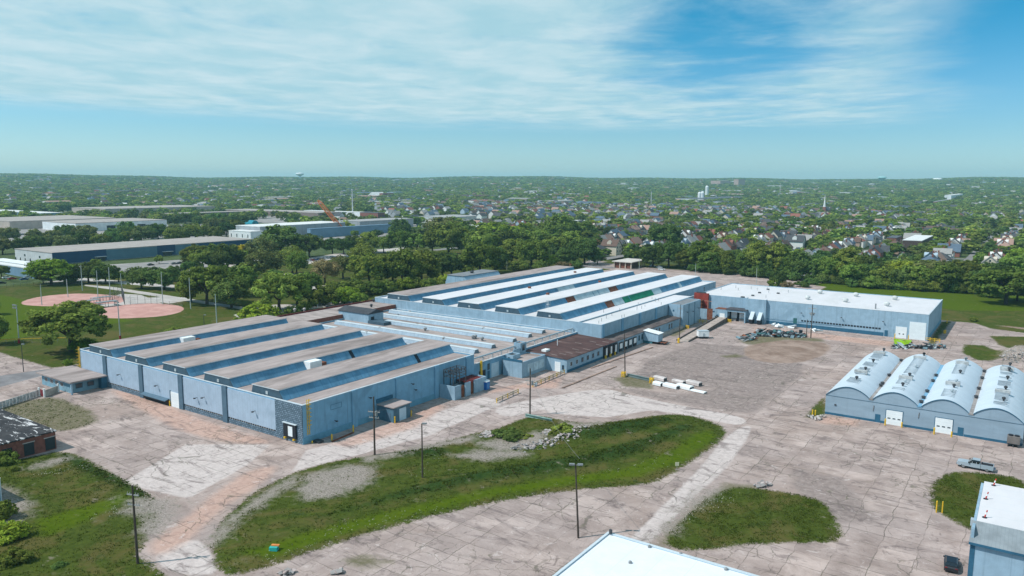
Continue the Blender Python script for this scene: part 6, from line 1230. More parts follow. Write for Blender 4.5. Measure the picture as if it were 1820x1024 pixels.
# ================================================================== houses
WALLM = objmat('house_siding', 0.8, 0.05, 0.5); ROOFM = objmat('house_shingles', 0.9, 0.12, 0.6)
def house_proto(w_, l_, h, pitch, hip=False, dormer=False, porch=False):
    """returns meshes: wall, roof, chimney, windows..."""
    o = thing('house', 'house', 'house', (0, 0, -500)); rh = w_/2*pitch
    if hip:
        MB().box(-w_/2, w_/2, -l_/2, l_/2, -1, h).build('wall', WALLM, o, world=False); e = 0.5; k = w_/2*0.95
        b = MB(); b.add([(-w_/2-e, -l_/2-e, h), (w_/2+e, -l_/2-e, h), (w_/2+e, l_/2+e, h), (-w_/2-e, l_/2+e, h), (0, -l_/2+k, h+rh), (0, l_/2-k, h+rh)], [(0, 1, 4), (1, 2, 5, 4), (2, 3, 5), (3, 0, 4, 5), (3, 2, 1, 0)])
    else:
        b = MB(); b.prism([(-w_/2, -1), (w_/2, -1), (w_/2, h), (0, h+rh), (-w_/2, h)], 'y', -l_/2, l_/2); b.build('wall', WALLM, o, world=False); e = 0.45; s = pitch
        b = MB(); b.prism([(-w_/2-e, h-e*s+0.02), (0, h+rh+0.02), (w_/2+e, h-e*s+0.02), (w_/2+e, h-e*s+0.27), (0, h+rh+0.3), (-w_/2-e, h-e*s+0.27)], 'y', -l_/2-0.4, l_/2+0.4)
    r_ = b.build('roof', ROOFM, o, world=False); c = MB().box(-0.35+w_*0.15, 0.35+w_*0.15, -0.4, 0.4, h+rh*0.5, h+rh+0.9).build('chimney', BRICK, r_, world=False)
    if dormer:
        zz = h+rh*0.25
        for s in (-1, 1): MB().prism([(-1.4, zz), (1.4, zz), (1.4, zz+rh*0.35), (0, zz+rh*0.72), (-1.4, zz+rh*0.35)], 'x', s*w_*0.12, s*w_*0.42).build('dormer', WALLM, o, world=False)
    if porch: MB().box(-w_/2+0.3, w_/2-0.3, -l_/2-2.2, -l_/2-0.002, 2.4, 2.7).build('porch_roof', ROOFM, o, world=False)
    for s in (-1, 1):
        for x in ((-w_*0.24, w_*0.24) if w_ > 6 else (0,)):
            for z in ([1.2, h-1.6] if h > 4.4 else [1.2]): MB().box(x-0.5, x+0.5, s*l_/2-(0.06 if s < 0 else -0.002), s*l_/2-(0.002 if s < 0 else -0.06), z, z+1.25).build('window', GLASS, o, world=False)
    if not hip: MB().box(-0.45, 0.45, -l_/2-0.06, -l_/2-0.002, h+rh*0.2, h+rh*0.2+1.1).build('gable_window', GLASS, o, world=False)
    for y in (-l_*0.25, l_*0.25): MB().box(w_/2+0.002, w_/2+0.06, y-0.5, y+0.5, 1.2, 2.5).build('window', GLASS, o, world=False)
    return o
HP = [house_proto(7.4, 11, 5.2, 0.95, dormer=True), house_proto(7.8, 12, 3.4, 1.05, porch=True), house_proto(8.6, 10.5, 5.4, 0.62, hip=True), house_proto(7.0, 10, 5.6, 0.8, porch=True), house_proto(8.4, 12, 3.2, 0.75, hip=True), house_proto(6.8, 12, 5.0, 1.1)]
WC = {'white': (0.66, 0.66, 0.64), 'cream': (0.55, 0.49, 0.40), 'grey': (0.36, 0.38, 0.40), 'pale blue': (0.36, 0.45, 0.52), 'tan': (0.40, 0.30, 0.23), 'red brick': (0.24, 0.10, 0.08)}
RC = {'dark grey': (0.07, 0.073, 0.08), 'reddish': (0.25, 0.10, 0.075), 'brown': (0.13, 0.085, 0.07), 'pinkish tan': (0.33, 0.21, 0.17), 'blue-grey': (0.10, 0.14, 0.19), 'pale grey': (0.30, 0.29, 0.28)}
spots = []; rh_ = random.Random(77)
for ks in range(-14, 9):
    xs = -335+ks*74.0+0.0
    for side in (-1, 1):
        y = 478.0
        while y < 1500:
            if (y-478) % 190 > 168: y += 12; continue
            if rh_.random() < 0.9: spots.append((xs+side*(17+rh_.uniform(-2, 2)), y+rh_.uniform(-1.5, 1.5), side))
            if rh_.random() < 0.22: spots.append((xs+side*(31+rh_.uniform(-2, 2)), y+rh_.uniform(-3, 3), 0))
            y += rh_.uniform(13.2, 16.0)
RSV = []
def okhouse(x, y):
    px, py, d = proj((x, y, 3)); 
    if d < 400 or px < 840 or px > 1900 or py > 486: return False
    if px < 1060 and py > 412: return False
    if px < 1500 and py > 455-max(0, (1250-px))*0.02+max(0, px-1250)*0.05: return False
    if px >= 1500 and py > 470+(px-1500)*0.03: return False
    for a, b_, c, e in EXC:
        if a-6 < x < b_+6 and c-8 < y < e+8: return False
    return True
spots = [s for s in spots if okhouse(s[0], s[1])]
spots.sort(key=lambda s: s[0]**2+s[1]**2)
near_h, far_h = spots[:285], spots[285:]
hl = []
for i, (x, y, sd) in enumerate(near_h):
    k = rh_.choices(range(6), [4, 3, 2, 3, 2, 3])[0] if sd else 1
    wn = rh_.choices(list(WC), [10, 4, 3, 2, 2, 1])[0]; rn = rh_.choices(list(RC), [6, 2, 3, 2, 3, 5])[0]
    rz = (math.pi/2 if rh_.random() < 0.2 else 0)+(0 if rh_.random() < .5 else math.pi)
    hl.append((x, y, sd, k, wn, rn, rz))
KN = ['dormered two-storey house', 'low gabled bungalow', 'hip-roofed two-storey house', 'gabled porch house', 'low hip-roofed bungalow', 'steep-gabled narrow house']
cnt = {}
order = sorted(range(len(hl)), key=lambda i: proj((hl[i][0], hl[i][1], 4))[0])
lab = {}
def band(i):
    d = proj((hl[i][0], hl[i][1], 4))[2]
    return 0 if d < 560 else 1 if d < 650 else 2 if d < 760 else 3
BN = ['behind the tree belt', 'in the second blocks', 'in the middle blocks', 'far back']
grp = {}
for i in order: grp.setdefault((band(i), hl[i][4], hl[i][5], hl[i][3]), []).append(i)
for key, ids in grp.items():
    for q, i in enumerate(ids):
        s = '%s %s, %s roof, %s' % (key[1], KN[key[3]], key[2], BN[key[0]])
        lab[i] = s if len(ids) == 1 else s+', '+nthl(q)
for i, (x, y, sd, k, wn, rn, rz) in enumerate(hl):
    sc = rh_.uniform(1.05, 1.32) if sd else 0.7
    o = dup(HP[k], (x, y, float(terr(x, y))), rz, lab[i], 'houses of the neighbourhood behind the tree belt', (sc, sc, sc))
    for ch in o.children:
        n = ch.name.split('.')[0]
        if n in ('wall', 'dormer'): ch.color = (*WC[wn], 1)
        elif n in ('roof', 'porch_roof'): ch.color = (*RC[rn], 1)
    if proj((x, y, 4))[2] > 640:   # too small in view to show their windows
        for ch in list(o.children):
            if ch.name.split('.')[0] in ('window', 'gable_window', 'porch_roof'): bpy.data.objects.remove(ch)
for o in HP:
    for ch in list(o.children):
        for g in list(ch.children): bpy.data.objects.remove(g)
        bpy.data.objects.remove(ch)
    bpy.data.objects.remove(o)
# houses farther off, read as one mass
DWC = [mat('dh_wall_%s' % n.replace(' ', '_'), c, 0.8, 0.03) for n, c in WC.items()]; DRC = [mat('dh_roof_%s' % n.replace(' ', '_'), c, 0.9, 0.05) for n, c in RC.items()]
ra, rb = random.Random(5), MB(); fh_ = list(far_h)
for k in range(1900):
    a = math.atan2(FW[1], FW[0])+ra.uniform(-0.66, 0.66); d = ra.uniform(900, 5200) if ra.random() < 0.75 else ra.uniform(900, 2200); fh_.append((d*math.cos(a), d*math.sin(a), 1))
HB = []
for x, y, sd in fh_:
    if any(a-4 < x < b_+4 and c-4 < y < e+4 for a, b_, c, e in EXC): continue
    px, py, d = proj((x, y, 3))
    if (px < 600 and d < 1500) or (px < 870 and d < 900) or (d > 1000 and d < 2300 and px > 870 and rh_.random() < 0.45): continue
    big = 1 if d < 1500 else 1.0+ra.random()*1.2*(ra.random() < 0.25)*4
    w_, l_, h = 9.0*big, 12.5*big, (ra.uniform(3.4, 5.6) if d < 1050 else ra.uniform(6.5, 10.5))*(1 if big == 1 else 1.15); rz = ra.random() < 0.25; z = float(terr(x, y)); rh = w_/2*ra.uniform(0.6, 1.05); iw, ir = ra.choices(range(6), [8, 4, 2, 2, 3, 2])[0], 6+ra.choices(range(6), [6, 1.5, 3, 1.5, 3, 5])[0]
    if big > 1: rh = 1.5
    HB.append((x, y)); P = [(-w_/2, -1), (w_/2, -1), (w_/2, h), (0, h+rh), (-w_/2, h)]
    o_ = len(rb.v); t_ = MB(); t_.prism(P, 'y', -l_/2, l_/2, iw); t_.prism([(-w_/2-.4, h-.3), (0, h+rh+.03), (w_/2+.4, h-.3), (w_/2+.4, h), (0, h+rh+.4), (-w_/2-.4, h)], 'y', -l_/2-.4, l_/2+.4, ir)
    rb.v += [((-q[1] if rz else q[0])+x, (q[0] if rz else q[1])+y, q[2]+z) for q in t_.v]; rb.f += [tuple(i+o_ for i in f) for f in t_.f]; rb.m += t_.m
o = rb.build('distant_houses', DWC+DRC); kind(o, 'stuff')
for x, y, *_ in near_h: HB.append((x, y))

# neighbourhood streets (ground level sheets)
SM = mat('suburb_asphalt', (0.22, 0.205, 0.20), 0.9, 0.08, 0.3)
for ks in range(-6, 9):
    xs = -335+ks*74.0
    MB().box(xs-4.5, xs+4.5, 476, 1250, -0.3, 0.03).build('street', SM); kind(bpy.data.objects[[k for k in bpy.data.objects.keys() if k.startswith('street')][-1]], 'structure')
for ob in list(COL.objects):
    if ob.name.split('.')[0] == 'street' and 'kind' not in ob: ob['kind'] = 'structure'
yy = 478+179
for kk in range(3): kind(MB().box(-800, 250, yy+kk*190-4, yy+kk*190+4, -0.3, 0.024).build('street', SM), 'structure')

# ================================================================== trees
def leafmat(name, c1, c2):
    m, t = newmat(name); oi = t.n('ObjectInfo'); pos = t.n('NewGeometry').outputs['Position']; at = t.n('Attribute', {'attribute_name': 'tint'}).outputs['Color']
    f = t.noise(pos, 0.35, 3, 0.6); c = t.mix(t.ss(f, 0.3, 0.7), c1, c2)
    c = t.mix(1.0, c, at, 'MULTIPLY')
    hs = t.n('HueSaturation'); t.set(hs.inputs['Color'], c); r_ = oi.outputs['Random']
    t.set(hs.inputs['Hue'], t.math('ADD', 0.468, t.math('MULTIPLY', r_, 0.044))); t.set(hs.inputs['Value'], t.math('ADD', 0.90, t.math('MULTIPLY', t.math('FRACT', t.math('MULTIPLY', r_, 7.31)), 0.85))); hs.inputs['Saturation'].default_value = 1.0
    d = t.n('BsdfDiffuse', {}, Color=hs.outputs[0]); tr_ = t.n('BsdfTranslucent', {}, Color=hs.outputs[0]); mx = t.n('MixShader', {}, i0=0.38, i1=d.outputs[0], i2=tr_.outputs[0]); o = t.n('OutputMaterial'); t.t.links.new(mx.outputs[0], o.inputs[0]); return m
LEAF = {'mid green': leafmat('leaves_green', (0.098, 0.145, 0.030), (0.155, 0.208, 0.044)), 'dark green': leafmat('leaves_dark', (0.062, 0.108, 0.030), (0.102, 0.155, 0.042)), 'bright green': leafmat('leaves_bright', (0.135, 0.205, 0.024), (0.195, 0.27, 0.036)),
        'olive green': leafmat('leaves_olive', (0.110, 0.140, 0.046), (0.155, 0.175, 0.064)), 'yellow': leafmat('leaves_yellow', (0.34, 0.33, 0.02), (0.45, 0.40, 0.03)), 'brownish': leafmat('leaves_brownish', (0.165, 0.135, 0.066), (0.215, 0.170, 0.085)), 'blue-green': leafmat('leaves_conifer', (0.020, 0.045, 0.030), (0.032, 0.062, 0.040))}
BARK = mat('bark', (0.065, 0.05, 0.04), 0.95, 0.2, 1.5)
def crown_mesh(name, seed, nclump, per, size, shape, leaf, zc=0.62, flat=0.8, droop=0.0):
    """leaf-sized faces in clumps spread through a crown of unit width; height 1 unit of z = crown width"""
    r = np.random.default_rng(seed); C = []
    for k in range(nclump):
        if shape == 'round':
            th = r.uniform(0, 2*np.pi); u = r.uniform(-0.75, 1); q = r.uniform(0.55, 1.0)**0.6*(0.86+0.16*np.sin(3*th+seed)+0.09*np.sin(5*th+2*seed)); s_ = np.sqrt(max(0, 1-u*u)); C.append((0.5*q*s_*np.cos(th), 0.5*q*s_*np.sin(th), zc+0.5*flat*q*u))
        elif shape == 'cone':
            h = r.uniform(0, 1); th = r.uniform(0, 2*np.pi); q = (1-h)*0.42*r.uniform(0.6, 1); C.append((q*np.cos(th), q*np.sin(th), 0.12+h*1.55))
        elif shape == 'broad':
            th = r.uniform(0, 2*np.pi); q = np.sqrt(r.uniform(0, 1)); lay = r.integers(0, 3); C.append((0.5*q*np.cos(th)*(0.85+0.2*np.sin(3*th)), 0.5*q*np.sin(th), zc+flat*(0.42*np.sqrt(max(0, 1-q*q))-0.16*lay*(1-0.3*q)) + r.uniform(-.03, .03)))
    C = np.array(C); n = nclump*per; cs = np.repeat(C, per, 0); cr = np.repeat(r.uniform(0.6, 1.25, nclump), per)*size
    d = r.normal(size=(n, 3)); d /= np.linalg.norm(d, axis=1)[:, None]; pos = cs+d*(cr*r.uniform(0.35, 1, n)**0.5)[:, None]*np.array([1, 1, 0.75])
    ctr = np.array([0, 0, zc-0.1]); outw = pos-ctr; outw /= np.linalg.norm(outw, axis=1)[:, None]+1e-6
    nr_ = d*0.7+outw*0.6+r.normal(size=(n, 3))*0.55+np.array([0, 0, 0.25]); nr_ /= np.linalg.norm(nr_, axis=1)[:, None]
    a = np.cross(nr_, r.normal(size=(n, 3))); a /= np.linalg.norm(a, axis=1)[:, None]; b = np.cross(nr_, a); L = (leaf*r.uniform(0.6, 1.3, n))[:, None]
    v = np.stack([pos-a*L*0.5-b*L*0.32, pos+a*L*0.15-b*L*0.5, pos+a*L*0.55+b*L*0.1, pos+a*L*0.05+b*L*0.5, pos-a*L*0.5+b*L*0.3], 1).reshape(-1, 3)
    me = bpy.data.meshes.new(name); me.vertices.add(n*5); me.vertices.foreach_set('co', v.astype(np.float32).ravel()); me.loops.add(n*5); me.loops.foreach_set('vertex_index', np.arange(n*5, dtype=np.int32)); me.polygons.add(n); me.polygons.foreach_set('loop_start', np.arange(0, n*5, 5, dtype=np.int32))
    tint = np.repeat(np.clip(r.normal(1.0, 0.2, nclump), 0.55, 1.5), per)*np.clip(r.normal(1, 0.12, n), 0.7, 1.3); col = np.repeat(np.stack([tint*r.uniform(0.95, 1.05, n), tint, tint*r.uniform(.9, 1.05, n), np.ones(n)], 1), 5, 0)
    at = me.attributes.new('tint', 'FLOAT_COLOR', 'POINT'); at.data.foreach_set('color', col.astype(np.float32).ravel()); me.materials.append(LEAF['mid green']); me.update(calc_edges=True); me.validate(); return me
def trunk_mesh(name, seed, fork=0.34, spread=0.26, top_=0.8):
    r = random.Random(seed); b = MB(); b.cyl((0, 0, -0.06), (0.01, 0.0, fork*0.55), 0.038, 7, 0.028).cyl((0.01, 0, fork*0.55), (0, 0.01, fork), 0.028, 7, 0.024)
    for k in range(6):
        a = k*1.05+r.uniform(-.3, .3); m_ = (spread*0.55*math.cos(a), spread*0.55*math.sin(a), fork+(top_-fork)*0.5); e = (spread*math.cos(a+.2), spread*math.sin(a+.2), top_*r.uniform(0.85, 1.05)); b.cyl((0, 0, fork-0.02), m_, 0.018, 5, 0.011).cyl(m_, e, 0.011, 5, 0.004)
        e2 = (m_[0]*2.0, m_[1]*2.0, m_[2]+0.1); b.cyl(m_, e2, 0.009, 4, 0.003)
    me = bpy.data.meshes.new(name); me.from_pydata(b.v, [], b.f); me.materials.append(BARK); me.update(); return me
CM = {'round': [crown_mesh('crown_round', s, 120, 58, 0.105, 'round', 0.043, 0.53, 0.86) for s in (1, 2, 3)], 'tall': [crown_mesh('crown_tall', s, 120, 58, 0.105, 'round', 0.043, 0.68, 1.12) for s in (4, 5)],
      'broad': [crown_mesh('crown_broad', s, 150, 75, 0.085, 'broad', 0.032, 0.46, 0.80) for s in (6, 7)], 'airy': [crown_mesh('crown_airy', s, 120, 40, 0.095, 'round', 0.036, 0.55, 0.82) for s in (8, 9)], 'bush': [crown_mesh('crown_bush', s, 70, 56, 0.115, 'round', 0.048, 0.26, 0.62) for s in (10, 11)], 'cone': [crown_mesh('crown_cone', 12, 80, 34, 0.06, 'cone', 0.045)]}
TM = {'round': trunk_mesh('trunk_a', 1), 'tall': trunk_mesh('trunk_b', 2, 0.4, 0.24, 1.0), 'broad': trunk_mesh('trunk_c', 3, 0.26, 0.36, 0.66), 'airy': trunk_mesh('trunk_d', 4, 0.3, 0.30, 0.8), 'bush': trunk_mesh('trunk_e', 5, 0.08, 0.2, 0.3), 'cone': trunk_mesh('trunk_f', 6, 0.2, 0.1, 0.5)}
TREES = []; TP = []
def tree(x, y, w_, shp, col, label, group, hs=1.0, seed=0):
    r = random.Random(int(x*13+y*7)+seed); z = float(terr(x, y)); nm = {'cone': 'conifer_tree', 'bush': 'shrub'}.get(shp, 'leafy_tree')
    o = thing(nm, label, 'shrub' if shp == 'bush' else 'tree', (x, y, z), group, r.random()*6.28); o.scale = (w_, w_, w_*hs)
    for n_, me in (('trunk', TM[shp]), ('crown', r.choice(CM[shp]))):
        c = bpy.data.objects.new(n_, me); COL.objects.link(c); c.parent = o
        if n_ == 'crown': c.material_slots[0].link = 'OBJECT'; c.material_slots[0].material = LEAF[col]
    TREES.append(o); TP.append((x, y, w_*0.5)); return o
Gc = {'g': 'mid green', 'd': 'dark green', 'b': 'bright green', 'o': 'olive green', 'y': 'yellow', 'n': 'brownish', 'c': 'blue-green'}
SH = {'r': 'round', 't': 'tall', 'w': 'broad', 'a': 'airy', 'u': 'bush', 'k': 'cone'}
SHN = {'r': 'rounded', 't': 'tall', 'w': 'broad-crowned', 'a': 'airy', 'u': 'low', 'k': 'pointed'}
def batch(zone, group, rows):
    rows = sorted(rows, key=lambda q: q[0]); gr = {}
    for q in rows: gr.setdefault(q[3], []).append(q)
    for code, L in gr.items():
        for i, (x, y, w_, c, *rest) in enumerate(L):
            p = G(x, y); d = proj(p)[2]; ww = w_*d/FOC*(1.12 if 'park' in zone else 1.0); nm = 'shrub' if code[0] == 'u' else 'conifer' if code[0] == 'k' else 'tree'
            l = '%s %s %s %s' % (SHN[code[0]], Gc[code[1]], nm, zone)
            if len(L) > 1: l += ', '+nthl(i)+('' if i else '')
            tree(p[0], p[1], ww, SH[code[0]], Gc[code[1]], l, group, (rest[0] if rest else 1.0)*((0.86 if 'park' in zone else 0.80) if code[0] in 'rwat' else 1.0))
batch('by the ball fields', 'trees around the ball fields', [(91, 506, 80, 'wb', 0.85), (77, 504, 30, 'rg'), (158, 503, 52, 'rd'), (188, 504, 48, 'rd'), (170, 490, 30, 'tg'), (252, 513, 52, 'rd', 1.05), (292, 514.5, 60, 'rd', 0.95), (211, 501, 30, 'rg', .9), (121, 503, 34, 'ug', .8), (128, 624, 140, 'wg', 0.92), (-8, 612, 52, 'rg', 1.3), (3, 492, 28, 'rg'), (283, 469, 16, 'tg'), (150, 624, 48, 'ub', .8), (134, 500, 26, 'rg'), (322, 505, 34, 'rd'), (335, 486, 30, 'rd'), (-18, 560, 40, 'rd')])
batch('against the wall of the blue warehouse', 'conifers by the blue warehouse', [(29, 472, 9, 'kc'), (37.5, 473, 9, 'kc'), (46, 474, 9, 'kc'), (55, 474.5, 9, 'kc')])
batch('in the park behind the factory hall', 'trees in the park', [(350, 478, 46, 'rg', 1.1), (361, 482, 46, 'rg'), (384, 480, 46, 'rd', 1.1), (405, 483, 54, 'rd'), (421, 472, 40, 'ry', 1.0), (424, 478, 44, 'rg', .9), (465, 470, 56, 'ao', .95), (499, 458, 78, 'rd', .8), (482, 455, 44, 'rd', .9), (550, 457, 48, 'rd', 1.0), (520, 487, 50, 'ag', 1.1), (528, 491, 44, 'ag', 1.1), (469, 498, 66, 'ao', .95), (578, 506, 52, 'an', 1.0), (368, 541, 80, 'wg', 1.05), (340, 536, 44, 'rg'), (412, 547, 64, 'rd', .95), (430, 526, 58, 'rg', 1.0), (497, 554, 90, 'wg', .95), (528, 542, 54, 'rg', 1.1), (551, 519, 38, 'rg'), (462, 570, 66, 'ub', .72), (574, 542, 58, 'ug', .9), (612, 540, 48, 'ub', .85), (591, 450, 32, 'rd'), (611, 452, 34, 'rd'), (628, 447, 34, 'rd'), (655, 449, 40, 'rg', 1.0), (682, 450, 32, 'ag', 1.1), (712, 450, 44, 'rg', 1.1), (741, 451, 34, 'tg', .9), (769, 451, 40, 'tg', .95), (797, 453, 64, 'rg', 1.0), (712, 424, 38, 'rd'), (829, 451, 48, 'rd', 1.1), (786, 432, 60, 'ro', .9), (812, 436, 50, 'rg'), (855, 460, 54, 'rg', 1.1), (874, 433, 64, 'rb', .7), (899, 456, 50, 'rd', 1.0), (853, 492, 64, 'rg', 1.1), (820, 488, 36, 'to', .9), (656, 511, 64, 'rg', 1.1), (610, 496, 48, 'ao', 1.0), (644, 478, 54, 'ag', .9), (698, 501, 54, 'rg', .95), (714, 509, 68, 'rg', 1.05), (749, 505, 64, 'rg', 1.0), (767, 492, 58, 'rg', .95), (786, 495, 48, 'rd', 1.0), (802, 491, 48, 'rd', 1.0), (721, 514, 32, 'ub'), (762, 514, 30, 'ug'), (792, 509, 32, 'ub'), (667, 523, 38, 'ug'), (630, 526, 52, 'ug', .9), (618, 533, 46, 'ub', .8), (880, 485, 50, 'rd'), (735, 512, 30, 'ug'), (775, 512, 28, 'ug'), (690, 518, 30, 'ug'), (445, 500, 40, 'ag'), (488, 520, 44, 'rd'), (590, 520, 30, 'ug'), (638, 540, 30, 'ug'), (520, 560, 26, 'ug'), (540, 552, 24, 'ug'), (835, 498, 34, 'ug'), (810, 505, 28, 'ub'), (395, 500, 34, 'rg'), (310, 500, 30, 'rd'), (640, 462, 26, 'ug'), (755, 470, 24, 'ug', .8)])
batch('in the wood past the white-roofed hall', 'trees at the far end of the works', [(910, 470, 54, 'rg', 1.1), (944, 476, 64, 'rg', 1.1), (976, 476, 34, 'rb', .9), (1005, 474, 44, 'rd', 1.0), (1039, 470, 58, 'rd', 1.05), (1062, 470, 30, 'rd'), (1058, 448, 28, 'tn', .9), (998, 432, 64, 'rg', 1.0), (1032, 430, 52, 'rg', 1.0), (932, 428, 44, 'rb', .95), (975, 428, 48, 'rg', 1.0), (910, 432, 44, 'rb', .9), (955, 446, 54, 'rg', 1.0), (920, 450, 54, 'rg', 1.0), (985, 452, 50, 'rg', .9), (1015, 452, 54, 'rg', 1.0), (1045, 452, 40, 'rd'), (890, 478, 40, 'ug', .9), (925, 481, 40, 'ug', .8), (1000, 479, 28, 'rn', .7), (880, 446, 44, 'rg'), (866, 430, 40, 'rg'), (960, 480, 30, 'ug'), (1025, 477, 26, 'ud')])
belt = [(1127, 459, 28, 'rd', 1.0), (1160, 475, 44, 'rd', 1.1), (1188, 476, 50, 'rd', 1.1), (1208, 472, 40, 'rd'), (1181, 448, 60, 'rd', 1.0), (1150, 468, 34, 'rd')]
rt_ = random.Random(3)
for k in range(15): u = k/14; belt.append((1222+u*278+rt_.uniform(-5, 5), 479+u*25+rt_.uniform(-1.5, 1), 40+rt_.uniform(-6, 8), rt_.choice(['rd', 'rg', 'rd', 'tg', 'rg']), rt_.uniform(0.95, 1.2)))
for k in range(12): u = k/11; belt.append((1230+u*275+rt_.uniform(-6, 6), 466+u*22+rt_.uniform(-2, 2), 38+rt_.uniform(-8, 8), rt_.choice(['rg', 'rd', 'rg', 'ro', 'rd']), rt_.uniform(0.8, 1.0)))
for k in range(13): u = k/12; belt.append((1226+u*285+rt_.uniform(-6, 6), 482+u*25, 24+rt_.uniform(-4, 6), 'ud', 1.0))
batch('in the belt behind the parking lot', 'trees in the dark belt behind the parking lot', belt)
belt2 = []
for k in range(9): u = k/8; belt2.append((1515+u*225+rt_.uniform(-6, 6), 508+u*12+rt_.uniform(-1.5, 1), 52+rt_.uniform(-8, 12), rt_.choice(['rd', 'rg', 'rd', 'rg']), rt_.uniform(0.9, 1.15)))
for k in range(9): u = k/8; belt2.append((1520+u*230+rt_.uniform(-6, 6), 492+u*10+rt_.uniform(-2, 2), 52+rt_.uniform(-8, 8), rt_.choice(['rg', 'rd', 'rg', 'rb', 'ro']), rt_.uniform(0.8, 1.0)))
for k in range(12): u = k/11; belt2.append((1512+u*240+rt_.uniform(-6, 6), 510+u*13, 30+rt_.uniform(-6, 8), rt_.choice(['ud', 'ug', 'ug']), 1.0))
belt2 += [(1788, 541, 100, 'rg', .9), (1815, 505, 80, 'rg', 1.0), (1760, 528, 50, 'ug', 1.0), (1840, 540, 90, 'rg', 1.0), (1808, 535, 60, 'rg', .9), (1775, 505, 56, 'rd', 1.0), (1815, 480, 56, 'rb', .9), (1850, 490, 60, 'rg')]
batch('along the grass beyond the wing', 'trees along the grass beyond the wing', belt2)
batch('at the back of the far parking lot', 'lone growth on the parking lot', [(1382, 509, 28, 'rd', 1.1), (1376, 510, 24, 'ug', 1.0), (1396, 511, 24, 'un', .7), (1427, 510, 26, 'ud', .6), (1441, 505, 26, 'ud', .6), (1517, 507, 9, 'un', 1.2), (1730, 571, 13, 'ug', .9)])
batch('in the weedy ground near the brick shed', 'shrubs in the near lawn', [(10, 826, 46, 'ug', .9), (14, 960, 70, 'ub', .8), (-10, 925, 70, 'ug', .9), (25, 1000, 60, 'ug', .7), (26, 838, 20, 'ug', .8), (105, 1010, 30, 'ud', .6)])
batch('on the grass island rubble', 'shrubs in the grass island', [(1000, 771, 44, 'ug', .7), (985, 776, 26, 'ug', .8), (905, 779, 60, 'ud', .42), (960, 800, 22, 'ug', .7), (1010, 764, 24, 'ub', .6), (930, 780, 36, 'ug', .4)])
batch('against the left end of the factory hall', 'shrubs at the hall end', [(122, 651, 16, 'ub', 1.4), (118, 647, 14, 'ug', 1.0), (310, 592, 36, 'ug', .5), (328, 589, 24, 'ug', .4)])
ind = []
for k in range(16): u = (k+.5)/16; ind.append((u*420+rt_.uniform(-9, 9), 452-u*30+rt_.uniform(-4, 4), 36+rt_.uniform(-6, 8), rt_.choice(['rg', 'rd', 'ro', 'rd']), 1.0))
for k in range(12): u = (k+.5)/12; ind.append((u*430+rt_.uniform(-9, 9), 432-u*16+rt_.uniform(-3, 3), 32+rt_.uniform(-6, 8), rt_.choice(['rg', 'rd', 'rd', 'ro']), 1.0))
ind += [(222, 428, 32, 'rd', 1.2), (150, 428, 30, 'ro', 1.1), (330, 400, 30, 'rd'), (310, 402, 26, 'rd'), (355, 404, 28, 'rd'), (385, 405, 34, 'rd'), (410, 407, 34, 'rd'), (430, 404, 26, 'rd', 1.2), (232, 392, 24, 'rd', 1.1), (212, 393, 22, 'rd'), (285, 394, 22, 'rd'), (120, 378, 20, 'rd'), (105, 380, 20, 'rd'), (90, 381, 18, 'rg'), (395, 384, 18, 'rd')]
batch('between the far warehouses', 'trees between the far warehouses', ind)

# scattered trees beyond: the largest become trees of their own, the rest one mass
heading = math.atan2(FW[1], FW[0]); pts = []
r_ = 395.0
while r_ < 8600:
    s_ = 10.0+max(0, r_-500)*0.0062; s_ = min(s_, 46); n = int(1.66*r_/s_); a = heading+(np.arange(n)+rng.uniform(-.45, .45, n))/n*1.66-0.83; rr_ = r_+rng.uniform(-.5, .5, n)*s_; pts.append(np.stack([rr_*np.cos(a), rr_*np.sin(a), np.full(n, s_)], 1)); r_ += s_*0.9
P = np.concatenate(pts); keep = np.ones(len(P), bool); D = np.hypot(P[:, 0], P[:, 1])
PXY = [proj((x, y, 0)) for x, y in P[:, :2]]; PXY = np.array(PXY)
keep &= ~((P[:, 0] > X0) & (P[:, 0] < X1) & (P[:, 1] < Y1+2) & (P[:, 1] > Y0))
for a, b_, c, e in EXC: keep &= ~((P[:, 0] > a-3) & (P[:, 0] < b_+3) & (P[:, 1] > c-10) & (P[:, 1] < e+3))
# open industrial ground on the left, kept clear except for its own trees
keep &= ~((PXY[:, 0] < 880) & (PXY[:, 1] > 424) & (PXY[:, 1] < 520)); keep &= ~((PXY[:, 0] < 520) & (PXY[:, 1] > 398)); keep &= ~((PXY[:, 0] < 880) & (PXY[:, 1] > 374) & (rng.uniform(0, 1, len(P)) < np.where(PXY[:, 0] < 560, 0.75, 0.8)))
keep &= ~((PXY[:, 0] > 1080) & (PXY[:, 0] < 1235) & (PXY[:, 1] > 466) & (PXY[:, 1] < 500)); keep &= ~((PXY[:, 0] > 1655) & (PXY[:, 0] < 1722) & (PXY[:, 1] > 430) & (PXY[:, 1] < 492) & (np.abs(PXY[:, 0]-(1655+(490-PXY[:, 1])*1.2)) < 16))
H = np.array(HB); 
from math import floor
cell = {}
for x, y in HB: cell.setdefault((floor(x/10), floor(y/10)), []).append((x, y))
for i in np.where(keep & (D < 5200))[0]:
    x, y = P[i, 0], P[i, 1]; cx, cy = floor(x/10), floor(y/10); bad = False; rad2 = 64 if D[i] < 1500 else 140
    for dx in (-1, 0, 1):
        for dy in (-1, 0, 1):
            for hx, hy in cell.get((cx+dx, cy+dy), ()):
                if (x-hx)**2+(y-hy)**2 < rad2: bad = True
                # leave the house fronts open to the south
                elif D[i] < 800 and i % 3 and abs((x-hx)*0.82+(y-hy)*0.57) < 5 and -17 < (x-hx)*(-0.57)+(y-hy)*0.82 < 0: bad = True
    if bad: keep[i] = False
